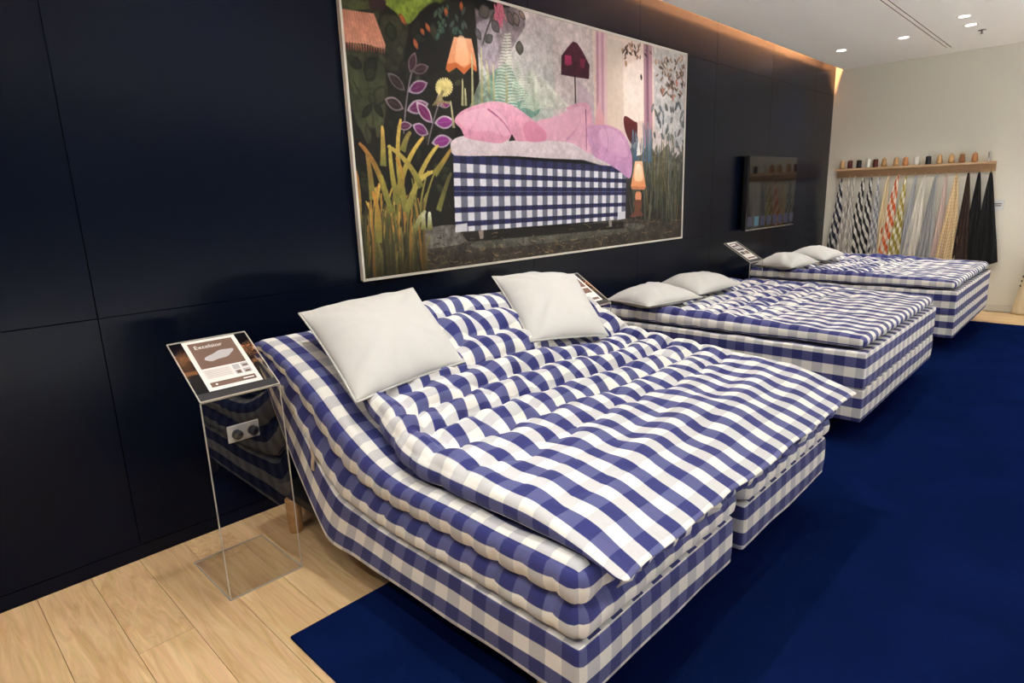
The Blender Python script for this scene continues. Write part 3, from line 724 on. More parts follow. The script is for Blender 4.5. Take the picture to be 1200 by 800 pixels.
('B',(180,186,166),(226,228,212),3.6,1.6,.85,[(.3365,.2709),(.3227,.2661),(.3133,.2746)]),
('B',(180,186,166),(226,228,212),3.6,1.6,.85,[(.3365,.2709),(.3513,.2593),(.3606,.2636)]),
('B',(180,186,166),(226,228,212),3.6,1.6,.85,[(.3371,.2587),(.3238,.2544),(.3147,.2624)]),
('B',(180,186,166),(226,228,212),3.6,1.6,.85,[(.3371,.2587),(.351,.2477),(.3601,.252)]),
('B',(180,186,166),(226,228,212),3.6,1.6,.85,[(.3377,.2471),(.3252,.2428),(.3164,.2508)]),
('B',(180,186,166),(226,228,212),3.6,1.6,.85,[(.3377,.2471),(.351,.2361),(.3595,.2404)]),
('B',(180,186,166),(226,228,212),3.6,1.6,.85,[(.3382,.2355),(.3263,.2312),(.3181,.2391)]),
('B',(180,186,166),(226,228,212),3.6,1.6,.85,[(.3382,.2355),(.3507,.2251),(.3589,.2287)]),
('B',(180,186,166),(226,228,212),3.6,1.6,.85,[(.3388,.2239),(.3275,.2196),(.3198,.2269)]),
('B',(180,186,166),(226,228,212),3.6,1.6,.85,[(.3388,.2239),(.3507,.2135),(.3584,.2171)]),
('B',(180,186,166),(226,228,212),3.6,1.6,.85,[(.3394,.2116),(.3289,.2086),(.3215,.2153)]),
('B',(180,186,166),(226,228,212),3.6,1.6,.85,[(.3394,.2116),(.3507,.2024),(.3581,.2055)]),
('B',(180,186,166),(226,228,212),3.6,1.6,.85,[(.3402,.2006),(.33,.1969),(.3232,.2037)]),
('B',(180,186,166),(226,228,212),3.6,1.6,.85,[(.3402,.2006),(.3507,.1914),(.3575,.1945)]),
('B',(180,186,166),(226,228,212),3.6,1.6,.85,[(.3408,.189),(.3314,.1859),(.3249,.192)]),
('B',(180,186,166),(226,228,212),3.6,1.6,.85,[(.3408,.189),(.3507,.1804),(.3569,.1835)]),
('B',(180,186,166),(226,228,212),3.6,1.6,.85,[(.3416,.1774),(.3329,.1749),(.3266,.1804)]),
('B',(180,186,166),(226,228,212),3.6,1.6,.85,[(.3416,.1774),(.3507,.1694),(.3567,.1719)]),
('B',(180,186,166),(226,228,212),3.6,1.6,.85,[(.3422,.1657),(.334,.1633),(.3286,.1688)]),
('B',(180,186,166),(226,228,212),3.6,1.6,.85,[(.3422,.1657),(.3507,.1584),(.3561,.1609)]),
('B',(180,186,166),(226,228,212),3.6,1.6,.85,[(.3431,.1547),(.3354,.1523),(.3303,.1578)]),
('B',(180,186,166),(226,228,212),3.6,1.6,.85,[(.3431,.1547),(.3507,.148),(.3558,.1498)]),
('B',(180,186,166),(226,228,212),3.6,1.6,.85,[(.3436,.1431),(.3368,.1413),(.3323,.1462)]),
('B',(180,186,166),(226,228,212),3.6,1.6,.85,[(.3436,.1431),(.3507,.137),(.3555,.1388)]),
('B',(180,186,166),(226,228,212),3.6,1.6,.85,[(.3445,.1321),(.3382,.1303),(.334,.1346)]),
('B',(180,186,166),(226,228,212),3.6,1.6,.85,[(.3445,.1321),(.351,.1266),(.3552,.1284)]),
('B',(180,186,166),(226,228,212),3.6,1.6,.85,[(.3453,.1211),(.3397,.1193),(.336,.1235)]),
('B',(180,186,166),(226,228,212),3.6,1.6,.85,[(.3453,.1211),(.351,.1162),(.355,.1174)]),
('B',(180,186,166),(226,228,212),3.6,1.6,.85,[(.3462,.1101),(.3411,.1089),(.338,.1119)]),
('B',(180,186,166),(226,228,212),3.6,1.6,.85,[(.3462,.1101),(.3513,.1052),(.3547,.1064)]),
('B',(160,168,150),(226,228,212),3.6,1.6,.85,[(.368,.3529),(.3527,.3468),(.3425,.356)]),
('B',(160,168,150),(226,228,212),3.6,1.6,.85,[(.368,.3529),(.3836,.3413),(.3941,.3468)]),
('B',(160,168,150),(226,228,212),3.6,1.6,.85,[(.3688,.3431),(.3547,.337),(.3448,.3456)]),
('B',(160,168,150),(226,228,212),3.6,1.6,.85,[(.3688,.3431),(.3839,.3315),(.3938,.3364)]),
('B',(160,168,150),(226,228,212),3.6,1.6,.85,[(.37,.3327),(.3564,.3272),(.347,.3352)]),
('B',(160,168,150),(226,228,212),3.6,1.6,.85,[(.37,.3327),(.3841,.3217),(.3935,.3266)]),
('B',(160,168,150),(226,228,212),3.6,1.6,.85,[(.3708,.3223),(.3578,.3174),(.349,.3254)]),
('B',(160,168,150),(226,228,212),3.6,1.6,.85,[(.3708,.3223),(.3841,.3119),(.3929,.3168)]),
('B',(160,168,150),(226,228,212),3.6,1.6,.85,[(.3714,.3125),(.3592,.3076),(.351,.315)]),
('B',(160,168,150),(226,228,212),3.6,1.6,.85,[(.3714,.3125),(.3839,.3028),(.3924,.307)]),
('B',(160,168,150),(226,228,212),3.6,1.6,.85,[(.372,.3021),(.3603,.2979),(.3527,.3046)]),
('B',(160,168,150),(226,228,212),3.6,1.6,.85,[(.372,.3021),(.3836,.293),(.3915,.2966)]),
('B',(160,168,150),(226,228,212),3.6,1.6,.85,[(.3722,.2924),(.3615,.2881),(.3544,.2948)]),
('B',(160,168,150),(226,228,212),3.6,1.6,.85,[(.3722,.2924),(.3833,.2838),(.3904,.2869)]),
('B',(160,168,150),(226,228,212),3.6,1.6,.85,[(.3725,.282),(.3626,.2783),(.3558,.2844)]),
('B',(160,168,150),(226,228,212),3.6,1.6,.85,[(.3725,.282),(.3827,.274),(.3892,.2771)]),
('B',(160,168,150),(226,228,212),3.6,1.6,.85,[(.3725,.2722),(.3635,.2691),(.3572,.2746)]),
('B',(160,168,150),(226,228,212),3.6,1.6,.85,[(.3725,.2722),(.3819,.2648),(.3881,.2679)]),
('B',(160,168,150),(226,228,212),3.6,1.6,.85,[(.3725,.2624),(.364,.2593),(.3584,.2642)]),
('B',(160,168,150),(226,228,212),3.6,1.6,.85,[(.3725,.2624),(.381,.2557),(.3867,.2581)]),
('B',(160,168,150),(226,228,212),3.6,1.6,.85,[(.3722,.2526),(.3646,.2495),(.3595,.2544)]),
('B',(160,168,150),(226,228,212),3.6,1.6,.85,[(.3722,.2526),(.3799,.2459),(.385,.2483)]),
('B',(160,168,150),(226,228,212),3.6,1.6,.85,[(.3717,.2428),(.3649,.2404),(.3603,.2446)]),
('B',(160,168,150),(226,228,212),3.6,1.6,.85,[(.3717,.2428),(.3788,.2367),(.3833,.2391)]),
('B',(160,168,150),(226,228,212),3.6,1.6,.85,[(.3714,.233),(.3652,.2306),(.3612,.2349)]),
('B',(160,168,150),(226,228,212),3.6,1.6,.85,[(.3714,.233),(.3776,.2275),(.3816,.2294)]),
('B',(160,168,150),(226,228,212),3.6,1.6,.85,[(.3705,.2232),(.3654,.2214),(.3618,.2251)]),
('B',(160,168,150),(226,228,212),3.6,1.6,.85,[(.3705,.2232),(.3759,.219),(.3796,.2202)]),
('B',(160,168,150),(226,228,212),3.6,1.6,.85,[(.3697,.2135),(.3652,.2122),(.362,.2153)]),
('B',(160,168,150),(226,228,212),3.6,1.6,.85,[(.3697,.2135),(.3745,.2098),(.3776,.211)]),
('B',(160,168,150),(226,228,212),3.6,1.6,.85,[(.3688,.2043),(.3652,.2031),(.3626,.2055)]),
('B',(160,168,150),(226,228,212),3.6,1.6,.85,[(.3688,.2043),(.3728,.2006),(.3754,.2018)]),
('B',(150,160,140),(226,228,212),3.6,1.6,.85,[(.4127,.3859),(.3884,.3639),(.372,.3823)]),
('B',(150,160,140),(226,228,212),3.6,1.6,.85,[(.4127,.3859),(.4388,.3554),(.4561,.3694)]),
('B',(150,160,140),(226,228,212),3.6,1.6,.85,[(.413,.378),(.3895,.3572),(.3737,.3749)]),
('B',(150,160,140),(226,228,212),3.6,1.6,.85,[(.413,.378),(.438,.3486),(.4544,.3615)]),
('B',(150,160,140),(226,228,212),3.6,1.6,.85,[(.413,.37),(.3907,.3498),(.3754,.367)]),
('B',(150,160,140),(226,228,212),3.6,1.6,.85,[(.413,.37),(.4371,.3419),(.4527,.3541)]),
('B',(150,160,140),(226,228,212),3.6,1.6,.85,[(.413,.3621),(.3915,.3431),(.3771,.3596)]),
('B',(150,160,140),(226,228,212),3.6,1.6,.85,[(.413,.3621),(.436,.3352),(.451,.3468)]),
('B',(150,160,140),(226,228,212),3.6,1.6,.85,[(.413,.3541),(.3924,.3364),(.3785,.3517)]),
('B',(150,160,140),(226,228,212),3.6,1.6,.85,[(.413,.3541),(.4348,.3284),(.4493,.3394)]),
('B',(150,160,140),(226,228,212),3.6,1.6,.85,[(.413,.3462),(.3932,.3291),(.3799,.3443)]),
('B',(150,160,140),(226,228,212),3.6,1.6,.85,[(.413,.3462),(.4337,.3217),(.4473,.3321)]),
('B',(150,160,140),(226,228,212),3.6,1.6,.85,[(.4127,.3382),(.3941,.3223),(.3816,.3364)]),
('B',(150,160,140),(226,228,212),3.6,1.6,.85,[(.4127,.3382),(.4326,.315),(.4453,.3248)]),
('B',(150,160,140),(226,228,212),3.6,1.6,.85,[(.4125,.3303),(.3949,.315),(.383,.3291)]),
('B',(150,160,140),(226,228,212),3.6,1.6,.85,[(.4125,.3303),(.4312,.3083),(.4436,.3174)]),
('B',(150,160,140),(226,228,212),3.6,1.6,.85,[(.4122,.3223),(.3958,.3083),(.3841,.3211)]),
('B',(150,160,140),(226,228,212),3.6,1.6,.85,[(.4122,.3223),(.43,.3009),(.4414,.3101)]),
('B',(150,160,140),(226,228,212),3.6,1.6,.85,[(.4119,.3144),(.3963,.3009),(.3856,.3131)]),
('B',(150,160,140),(226,228,212),3.6,1.6,.85,[(.4119,.3144),(.4286,.2942),(.4394,.3028)]),
('B',(150,160,140),(226,228,212),3.6,1.6,.85,[(.4116,.3064),(.3969,.2936),(.3867,.3052)]),
('B',(150,160,140),(226,228,212),3.6,1.6,.85,[(.4116,.3064),(.4272,.2875),(.4374,.2954)]),
('B',(150,160,140),(226,228,212),3.6,1.6,.85,[(.411,.2985),(.3975,.2869),(.3881,.2972)]),
('B',(150,160,140),(226,228,212),3.6,1.6,.85,[(.411,.2985),(.4258,.2807),(.4351,.2881)]),
('B',(150,160,140),(226,228,212),3.6,1.6,.85,[(.4108,.2899),(.398,.2795),(.3892,.2893)]),
('B',(150,160,140),(226,228,212),3.6,1.6,.85,[(.4108,.2899),(.4241,.274),(.4329,.2801)]),
('B',(150,160,140),(226,228,212),3.6,1.6,.85,[(.4102,.282),(.3983,.2722),(.3904,.282)]),
('B',(150,160,140),(226,228,212),3.6,1.6,.85,[(.4102,.282),(.4227,.2673),(.4309,.2728)]),
('B',(150,160,140),(226,228,212),3.6,1.6,.85,[(.4096,.274),(.3989,.2648),(.3912,.274)]),
('B',(150,160,140),(226,228,212),3.6,1.6,.85,[(.4096,.274),(.421,.2599),(.4283,.2654)]),
('B',(150,160,140),(226,228,212),3.6,1.6,.85,[(.4091,.2661),(.3992,.2581),(.3924,.2661)]),
('B',(150,160,140),(226,228,212),3.6,1.6,.85,[(.4091,.2661),(.4193,.2532),(.4261,.2581)]),
('B',(150,160,140),(226,228,212),3.6,1.6,.85,[(.4082,.2581),(.3994,.2508),(.3932,.2575)]),
('B',(150,160,140),(226,228,212),3.6,1.6,.85,[(.4082,.2581),(.4176,.2465),(.4238,.2508)]),
('B',(150,160,140),(226,228,212),3.6,1.6,.85,[(.4076,.2495),(.3997,.2434),(.3941,.2495)]),
('B',(150,160,140),(226,228,212),3.6,1.6,.85,[(.4076,.2495),(.4159,.2398),(.4212,.2434)]),
('B',(150,160,140),(226,228,212),3.6,1.6,.85,[(.4068,.2416),(.3997,.2361),(.3949,.2416)]),
('B',(150,160,140),(226,228,212),3.6,1.6,.85,[(.4068,.2416),(.4142,.2324),(.419,.2361)]),
('B',(150,160,140),(226,228,212),3.6,1.6,.85,[(.4059,.2336),(.4,.2287),(.3958,.2336)]),
('B',(150,160,140),(226,228,212),3.6,1.6,.85,[(.4059,.2336),(.4122,.2257),(.4164,.2287)]),
('B',(160,164,152),(226,228,212),3.6,1.6,.85,[(.485,.3676),(.4618,.348),(.4459,.3651)]),
('B',(160,164,152),(226,228,212),3.6,1.6,.85,[(.485,.3676),(.5099,.3401),(.5263,.3523)]),
('B',(160,164,152),(226,228,212),3.6,1.6,.85,[(.4816,.3609),(.4595,.3419),(.4445,.3584)]),
('B',(160,164,152),(226,228,212),3.6,1.6,.85,[(.4816,.3609),(.5051,.3339),(.5207,.3456)]),
('B',(160,164,152),(226,228,212),3.6,1.6,.85,[(.4782,.3535),(.4572,.3358),(.4431,.3517)]),
('B',(160,164,152),(226,228,212),3.6,1.6,.85,[(.4782,.3535),(.5003,.3284),(.515,.3394)]),
('B',(160,164,152),(226,228,212),3.6,1.6,.85,[(.4748,.3462),(.455,.3297),(.4416,.3443)]),
('B',(160,164,152),(226,228,212),3.6,1.6,.85,[(.4748,.3462),(.4955,.3229),(.5093,.3327)]),
('B',(160,164,152),(226,228,212),3.6,1.6,.85,[(.4714,.3388),(.453,.3235),(.4405,.3376)]),
('B',(160,164,152),(226,228,212),3.6,1.6,.85,[(.4714,.3388),(.4907,.3168),(.5037,.326)]),
('B',(160,164,152),(226,228,212),3.6,1.6,.85,[(.468,.3315),(.4507,.3174),(.4391,.3303)]),
('B',(160,164,152),(226,228,212),3.6,1.6,.85,[(.468,.3315),(.4861,.3107),(.498,.3199)]),
('B',(160,164,152),(226,228,212),3.6,1.6,.85,[(.4646,.3242),(.4484,.3113),(.4377,.3229)]),
('B',(160,164,152),(226,228,212),3.6,1.6,.85,[(.4646,.3242),(.4813,.3046),(.4926,.3131)]),
('B',(160,164,152),(226,228,212),3.6,1.6,.85,[(.4612,.3168),(.4465,.3046),(.4363,.3156)]),
('B',(160,164,152),(226,228,212),3.6,1.6,.85,[(.4612,.3168),(.4768,.2985),(.487,.3064)]),
('B',(160,164,152),(226,228,212),3.6,1.6,.85,[(.4578,.3089),(.4442,.2979),(.4348,.3083)]),
('B',(160,164,152),(226,228,212),3.6,1.6,.85,[(.4578,.3089),(.4722,.2924),(.4816,.2991)]),
('B',(160,164,152),(226,228,212),3.6,1.6,.85,[(.4547,.3015),(.4422,.2911),(.4337,.3009)]),
('B',(160,164,152),(226,228,212),3.6,1.6,.85,[(.4547,.3015),(.4677,.2862),(.4762,.2924)]),
('B',(160,164,152),(226,228,212),3.6,1.6,.85,[(.4513,.2936),(.4399,.2844),(.4323,.293)]),
('B',(160,164,152),(226,228,212),3.6,1.6,.85,[(.4513,.2936),(.4632,.2795),(.4708,.285)]),
('B',(160,164,152),(226,228,212),3.6,1.6,.85,[(.4479,.2856),(.438,.2777),(.4309,.2856)]),
('B',(160,164,152),(226,228,212),3.6,1.6,.85,[(.4479,.2856),(.4586,.2734),(.4654,.2783)]),
('B',(160,164,152),(226,228,212),3.6,1.6,.85,[(.4448,.2777),(.4357,.2703),(.4297,.2777)]),
('B',(160,164,152),(226,228,212),3.6,1.6,.85,[(.4448,.2777),(.4541,.2667),(.4601,.2709)]),
('B',(160,164,152),(226,228,212),3.6,1.6,.85,[(.4414,.2697),(.4337,.2636),(.4283,.2697)]),
('B',(160,164,152),(226,228,212),3.6,1.6,.85,[(.4414,.2697),(.4496,.2599),(.455,.2636)]),
('B',(160,164,152),(226,228,212),3.6,1.6,.85,[(.4382,.2618),(.4317,.2563),(.4269,.2618)]),
('B',(160,164,152),(226,228,212),3.6,1.6,.85,[(.4382,.2618),(.4453,.2532),(.4499,.2563)]),
('B',(160,164,152),(226,228,212),3.6,1.6,.85,[(.4351,.2532),(.4295,.2489),(.4258,.2532)]),
('B',(160,164,152),(226,228,212),3.6,1.6,.85,[(.4351,.2532),(.4408,.2465),(.4445,.2489)]),
('B',(140,140,100),(196,188,146),6,3,1.0,[(.2275,.3957),(.2297,.3474),(.2306,.2991)]),
('B',(140,140,100),(196,188,146),6,3,1.0,[(.2513,.3982),(.2541,.3003),(.2552,.2043)]),
('B',(140,140,100),(196,188,146),6,3,1.0,[(.2742,.3945),(.2771,.2844),(.2785,.1768)]),
('B',(140,140,100),(196,188,146),6,3,1.0,[(.3377,.3713),(.3399,.3113),(.3405,.2526)]),
('B',(140,140,100),(196,188,146),6,3,1.0,[(.3042,.3768),(.3062,.3028),(.3062,.23)]),
('B',(140,140,100),(196,188,146),6,3,1.0,[(.2051,.4777),(.2037,.4294),(.2008,.3823)]),
('B',(140,140,100),(196,188,146),6,3,1.0,[(.2946,.3407),(.2929,.2789),(.2895,.219)]),
('B',(140,140,100),(196,188,146),6,3,1.0,[(.2354,.3945),(.2363,.3627),(.2354,.3309)]),
('P',(72,16,40),(58,14,36),1.0,.25,0,[(.5371,.0765),(.5178,.1095),(.4997,.1456),(.4977,.222),(.5249,.2226),(.5907,.2202),(.5926,.1596),(.568,.1058),(.551,.0789)]),
('P',(176,44,96),(140,30,80),1.0,.0,0,[(.5105,.1394),(.5312,.137),(.5337,.1713),(.5198,.1817),(.5099,.1774)]),
('P',(120,30,66),(120,30,66),1.0,.0,0,[(.5592,.1401),(.5793,.1382),(.5734,.1792),(.5618,.1749)]),
('B',(46,32,36),(46,32,36),4,4,1.0,[(.5428,.2183),(.5433,.2722),(.5439,.337)]),
('P',(186,150,176),(196,166,190),.5,.0,0,[(.5518,.3352),(.5527,.2343),(.6054,.2966),(.611,.4239)]),
('S',1,.6,1),
('L',(150,112,84),(105,78,58),5,.0,[(.8238,-.0165),(.8076,.0147)]),
('L',(120,104,90),(84,72,62),5,.0,[(.8153,.0128),(.8116,.0269)]),
('L',(150,112,84),(105,78,58),5,.0,[(.9215,.1725),(.9153,.1835)]),
('L',(96,72,56),(67,50,39),5,.0,[(.8873,.1113),(.885,.1358)]),
('L',(206,150,116),(144,105,81),5,.0,[(.938,.2214),(.9538,.23)]),
('L',(96,72,56),(67,50,39),5,.0,[(.9065,.0416),(.9065,.0697)]),
('L',(150,112,84),(105,78,58),5,.0,[(.9204,.1725),(.9187,.1927)]),
('L',(206,150,116),(144,105,81),5,.0,[(.7295,.0434),(.7382,.0654)]),
('L',(70,56,46),(49,39,32),5,.0,[(.9051,.1627),(.9218,.1829)]),
('L',(180,130,100),(125,91,70),5,.0,[(.9669,.0777),(.9813,.0985)]),
('L',(180,130,100),(125,91,70),5,.0,[(.9204,.1694),(.9354,.1786)]),
('L',(180,130,100),(125,91,70),5,.0,[(.917,.0446),(.9326,.0618)]),
('L',(206,150,116),(144,105,81),5,.0,[(.7671,.0667),(.7822,.0789)]),
('L',(150,112,84),(105,78,58),5,.0,[(.9329,.156),(.9473,.1706)]),
('L',(96,72,56),(67,50,39),5,.0,[(.9113,.2067),(.8972,.2257)]),
('L',(120,104,90),(84,72,62),5,.0,[(.8986,.1743),(.9181,.189)]),
('L',(70,56,46),(49,39,32),5,.0,[(.9394,.041),(.9496,.0544)]),
('L',(150,112,84),(105,78,58),5,.0,[(.9303,.1755),(.9408,.1963)]),
('L',(150,112,84),(105,78,58),5,.0,[(.785,.0061),(.7839,.0281)]),
('L',(206,150,116),(144,105,81),5,.0,[(.7405,.0324),(.7516,.0532)]),
('L',(120,104,90),(84,72,62),5,.0,[(.7229,.0453),(.7309,.0557)]),
('L',(96,72,56),(67,50,39),5,.0,[(.9246,.1297),(.9116,.1413)]),
('L',(206,150,116),(144,105,81),5,.0,[(.7178,.0502),(.7099,.0679)]),
('L',(120,104,90),(84,72,62),5,.0,[(.8819,.1853),(.8873,.1951)]),
('L',(206,150,116),(144,105,81),5,.0,[(.8943,.0446),(.9105,.0502)]),
('L',(150,112,84),(105,78,58),5,.0,[(.9629,.0202),(.9629,.0373)]),
('L',(150,112,84),(105,78,58),5,.0,[(.8745,.2073),(.8884,.2281)]),
('L',(70,56,46),(49,39,32),5,.0,[(.9722,.1554),(.9904,.1627)]),
('L',(180,130,100),(125,91,70),5,.0,[(.8813,.0636),(.8805,.0813)]),
('L',(206,150,116),(144,105,81),5,.0,[(.9875,.093),(.9779,.104)]),
('L',(206,150,116),(144,105,81),5,.0,[(.915,.1376),(.9272,.159)]),
('L',(70,56,46),(49,39,32),5,.0,[(.8167,-.0043),(.8229,.0043)]),
('L',(150,112,84),(105,78,58),5,.0,[(.8887,.1951),(.8904,.2049)]),
('L',(150,112,84),(105,78,58),5,.0,[(.9011,.0398),(.9074,.0465)]),
('L',(150,112,84),(105,78,58),5,.0,[(.8963,.0648),(.9093,.0826)]),
('L',(96,72,56),(67,50,39),5,.0,[(.7584,.0471),(.7669,.0642)]),
('L',(70,56,46),(49,39,32),5,.0,[(.9598,.2122),(.9799,.2208)]),
('L',(70,56,46),(49,39,32),5,.0,[(.7385,.063),(.7538,.0728)]),
('L',(70,56,46),(49,39,32),5,.0,[(.9439,.1853),(.9578,.2012)]),
('L',(150,112,84),(105,78,58),5,.0,[(.9074,.2141),(.9204,.2306)]),
('L',(120,104,90),(84,72,62),5,.0,[(.8955,.0477),(.8938,.0765)]),
('L',(70,56,46),(49,39,32),5,.0,[(.9411,.1517),(.9244,.1719)]),
('L',(96,72,56),(67,50,39),5,.0,[(.9346,.1419),(.9303,.17)]),
('L',(180,130,100),(125,91,70),5,.0,[(.7391,.0257),(.728,.0453)]),
('L',(70,56,46),(49,39,32),5,.0,[(.9493,.0734),(.938,.0991)]),
('L',(180,130,100),(125,91,70),5,.0,[(.9598,.1297),(.9473,.159)]),
('L',(150,112,84),(105,78,58),5,.0,[(.8686,.1339),(.8544,.1462)]),
('L',(206,150,116),(144,105,81),5,.0,[(.9581,.0966),(.9558,.1144)]),
('L',(96,72,56),(67,50,39),5,.0,[(.7589,.0202),(.7669,.0434)]),
('L',(150,112,84),(105,78,58),5,.0,[(.9201,.0942),(.9326,.1034)]),
('L',(96,72,56),(67,50,39),5,.0,[(.9045,.2153),(.8875,.2416)]),
('L',(206,150,116),(144,105,81),5,.0,[(.9691,.0122),(.9745,.0232)]),
('L',(96,72,56),(67,50,39),5,.0,[(.9629,.0985),(.9841,.1223)]),
('L',(206,150,116),(144,105,81),5,.0,[(.8669,.0606),(.8694,.0869)]),
('L',(206,150,116),(144,105,81),5,.0,[(.9728,.1933),(.9751,.2214)]),
('L',(206,150,116),(144,105,81),5,.0,[(.9816,.0954),(.9717,.1119)]),
('L',(96,72,56),(67,50,39),5,.0,[(.8088,.03),(.8116,.0391)]),
('L',(150,112,84),(105,78,58),5,.0,[(.9748,.0618),(.9955,.0752)]),
('L',(96,72,56),(67,50,39),5,.0,[(.9244,.1498),(.932,.167)]),
('L',(120,104,90),(84,72,62),5,.0,[(.8875,.2037),(.8932,.2202)]),
('L',(120,104,90),(84,72,62),5,.0,[(.9312,.1523),(.919,.1853)]),
('L',(206,150,116),(144,105,81),5,.0,[(.9555,.1217),(.9575,.1468)]),
('L',(206,150,116),(144,105,81),5,.0,[(.9059,.0899),(.9082,.1156)]),
('L',(150,112,84),(105,78,58),5,.0,[(.881,.0765),(.9008,.0997)]),
('L',(180,130,100),(125,91,70),5,.0,[(.9176,.1125),(.9048,.1394)]),
('L',(206,150,116),(144,105,81),5,.0,[(.8918,.107),(.9023,.1315)]),
('L',(96,72,56),(67,50,39),5,.0,[(.7269,.0483),(.7122,.0783)]),
('L',(120,104,90),(84,72,62),5,.0,[(.866,.0979),(.8833,.104)]),
('L',(206,150,116),(144,105,81),5,.0,[(.7527,.0306),(.753,.0404)]),
('L',(120,104,90),(84,72,62),5,.0,[(.9853,.145),(.985,.1566)]),
('L',(96,72,56),(67,50,39),5,.0,[(.9482,.0972),(.9629,.1229)]),
('L',(180,130,100),(125,91,70),5,.0,[(.9246,.1859),(.9113,.2006)]),
('L',(206,150,116),(144,105,81),5,.0,[(.7592,.0428),(.7476,.0648)]),
('L',(120,104,90),(84,72,62),5,.0,[(.7873,.0624),(.785,.0856)]),
('L',(206,150,116),(144,105,81),5,.0,[(.9705,.0251),(.9569,.0391)]),
('L',(180,130,100),(125,91,70),5,.0,[(.902,.1945),(.8853,.222)]),
('L',(150,112,84),(105,78,58),5,.0,[(.7309,.085),(.7201,.1009)]),
('L',(206,150,116),(144,105,81),5,.0,[(.9768,.0116),(.9833,.0287)]),
('L',(206,150,116),(144,105,81),5,.0,[(.8847,.2153),(.889,.2434)]),
('L',(150,112,84),(105,78,58),5,.0,[(.8241,.0336),(.8368,.0453)]),
('L',(180,130,100),(125,91,70),5,.0,[(.7737,.0685),(.772,.0905)]),
('L',(120,104,90),(84,72,62),5,.0,[(.9258,.115),(.9258,.1352)]),
('L',(70,56,46),(49,39,32),5,.0,[(.9312,.1578),(.9351,.1872)]),
('L',(180,130,100),(125,91,70),5,.0,[(.7317,.041),(.7289,.0569)]),
('L',(96,72,56),(67,50,39),5,.0,[(.9796,.1602),(.9836,.181)]),
('L',(120,104,90),(84,72,62),5,.0,[(.8805,.2092),(.8873,.233)]),
('L',(96,72,56),(67,50,39),5,.0,[(.7768,.0128),(.7793,.0398)]),
('L',(96,72,56),(67,50,39),5,.0,[(.7295,.0636),(.7227,.0881)]),
('L',(150,112,84),(105,78,58),5,.0,[(.9377,.1859),(.9354,.2165)]),
('L',(96,72,56),(67,50,39),5,.0,[(.9756,.115),(.9578,.137)]),
('L',(206,150,116),(144,105,81),5,.0,[(.9462,.1792),(.9382,.1969)]),
('L',(120,104,90),(84,72,62),5,.0,[(.8873,.0661),(.8898,.0917)]),
('L',(96,72,56),(67,50,39),5,.0,[(.9034,.052),(.9161,.0618)]),
('L',(180,130,100),(125,91,70),5,.0,[(.7839,.0343),(.7686,.0593)]),
('L',(150,112,84),(105,78,58),5,.0,[(.9252,.181),(.9343,.1945)]),
('L',(150,112,84),(105,78,58),5,.0,[(.9643,.1835),(.9516,.1994)]),
('L',(206,150,116),(144,105,81),5,.0,[(.9827,.0251),(.9677,.0544)]),
('L',(96,72,56),(67,50,39),5,.0,[(.9765,.2128),(.9703,.2367)]),
('L',(70,56,46),(49,39,32),5,.0,[(.7561,.0183),(.7493,.0367)]),
('L',(150,112,84),(105,78,58),5,.0,[(.9892,.0636),(.9785,.0807)]),
('L',(206,150,116),(144,105,81),5,.0,[(.7493,.0086),(.7518,.033)]),
('L',(206,150,116),(144,105,81),5,.0,[(.9303,.17),(.9289,.1884)]),
('L',(70,56,46),(49,39,32),5,.0,[(.9309,.1761),(.9411,.1976)]),
('L',(70,56,46),(49,39,32),5,.0,[(.9867,.093),(.983,.1156)]),
('L',(150,112,84),(105,78,58),5,.0,[(.9793,.1401),(.9915,.1486)]),
('L',(96,72,56),(67,50,39),5,.0,[(.9722,.118),(.9771,.1352)]),
('L',(96,72,56),(67,50,39),5,.0,[(.9008,.1235),(.8963,.1358)]),
('L',(150,112,84),(105,78,58),5,.0,[(.8898,.1419),(.8756,.1664)]),
('L',(150,112,84),(105,78,58),5,.0,[(.9584,.0471),(.9425,.0703)]),
('L',(96,72,56),(67,50,39),5,.0,[(.9788,.093),(.9669,.1107)]),
('L',(96,72,56),(67,50,39),5,.0,[(.8782,.1982),(.8861,.2171)]),
('L',(70,56,46),(49,39,32),5,.0,[(.9232,.1358),(.9122,.1505)]),
('L',(70,56,46),(49,39,32),5,.0,[(.996,.1468),(.9977,.1719)]),
('L',(70,56,46),(49,39,32),5,.0,[(.9861,.0538),(.9892,.0642)]),
('L',(180,130,100),(125,91,70),5,.0,[(.9677,.192),(.9864,.2147)]),
('L',(180,130,100),(125,91,70),5,.0,[(.934,.2177),(.9411,.2355)]),
('L',(180,130,100),(125,91,70),5,.0,[(.9479,.1786),(.9397,.1957)]),
('L',(96,72,56),(67,50,39),5,.0,[(.9278,.1786),(.9363,.1902)]),
('L',(206,150,116),(144,105,81),5,.0,[(.9136,.0991),(.9241,.1064)]),
('L',(70,56,46),(49,39,32),5,.0,[(.8017,.0483),(.8164,.0636)]),
('L',(70,56,46),(49,39,32),5,.0,[(.9207,.2245),(.9411,.244)]),
('L',(206,150,116),(144,105,81),5,.0,[(.9652,.1138),(.985,.1376)]),
('L',(70,56,46),(49,39,32),5,.0,[(.9513,.1144),(.9569,.1376)]),
('L',(180,130,100),(125,91,70),5,.0,[(.7374,.0196),(.7535,.0355)]),
('L',(180,130,100),(125,91,70),5,.0,[(.9108,.1278),(.9258,.1517)]),
('L',(120,104,90),(84,72,62),5,.0,[(.9326,.1725),(.938,.2)]),
('L',(70,56,46),(49,39,32),5,.0,[(.8187,-.0177),(.8198,-.0073)]),
('L',(206,150,116),(144,105,81),5,.0,[(.9694,.0239),(.951,.0483)]),
('L',(70,56,46),(49,39,32),5,.0,[(.8714,.0917),(.8912,.1064)]),
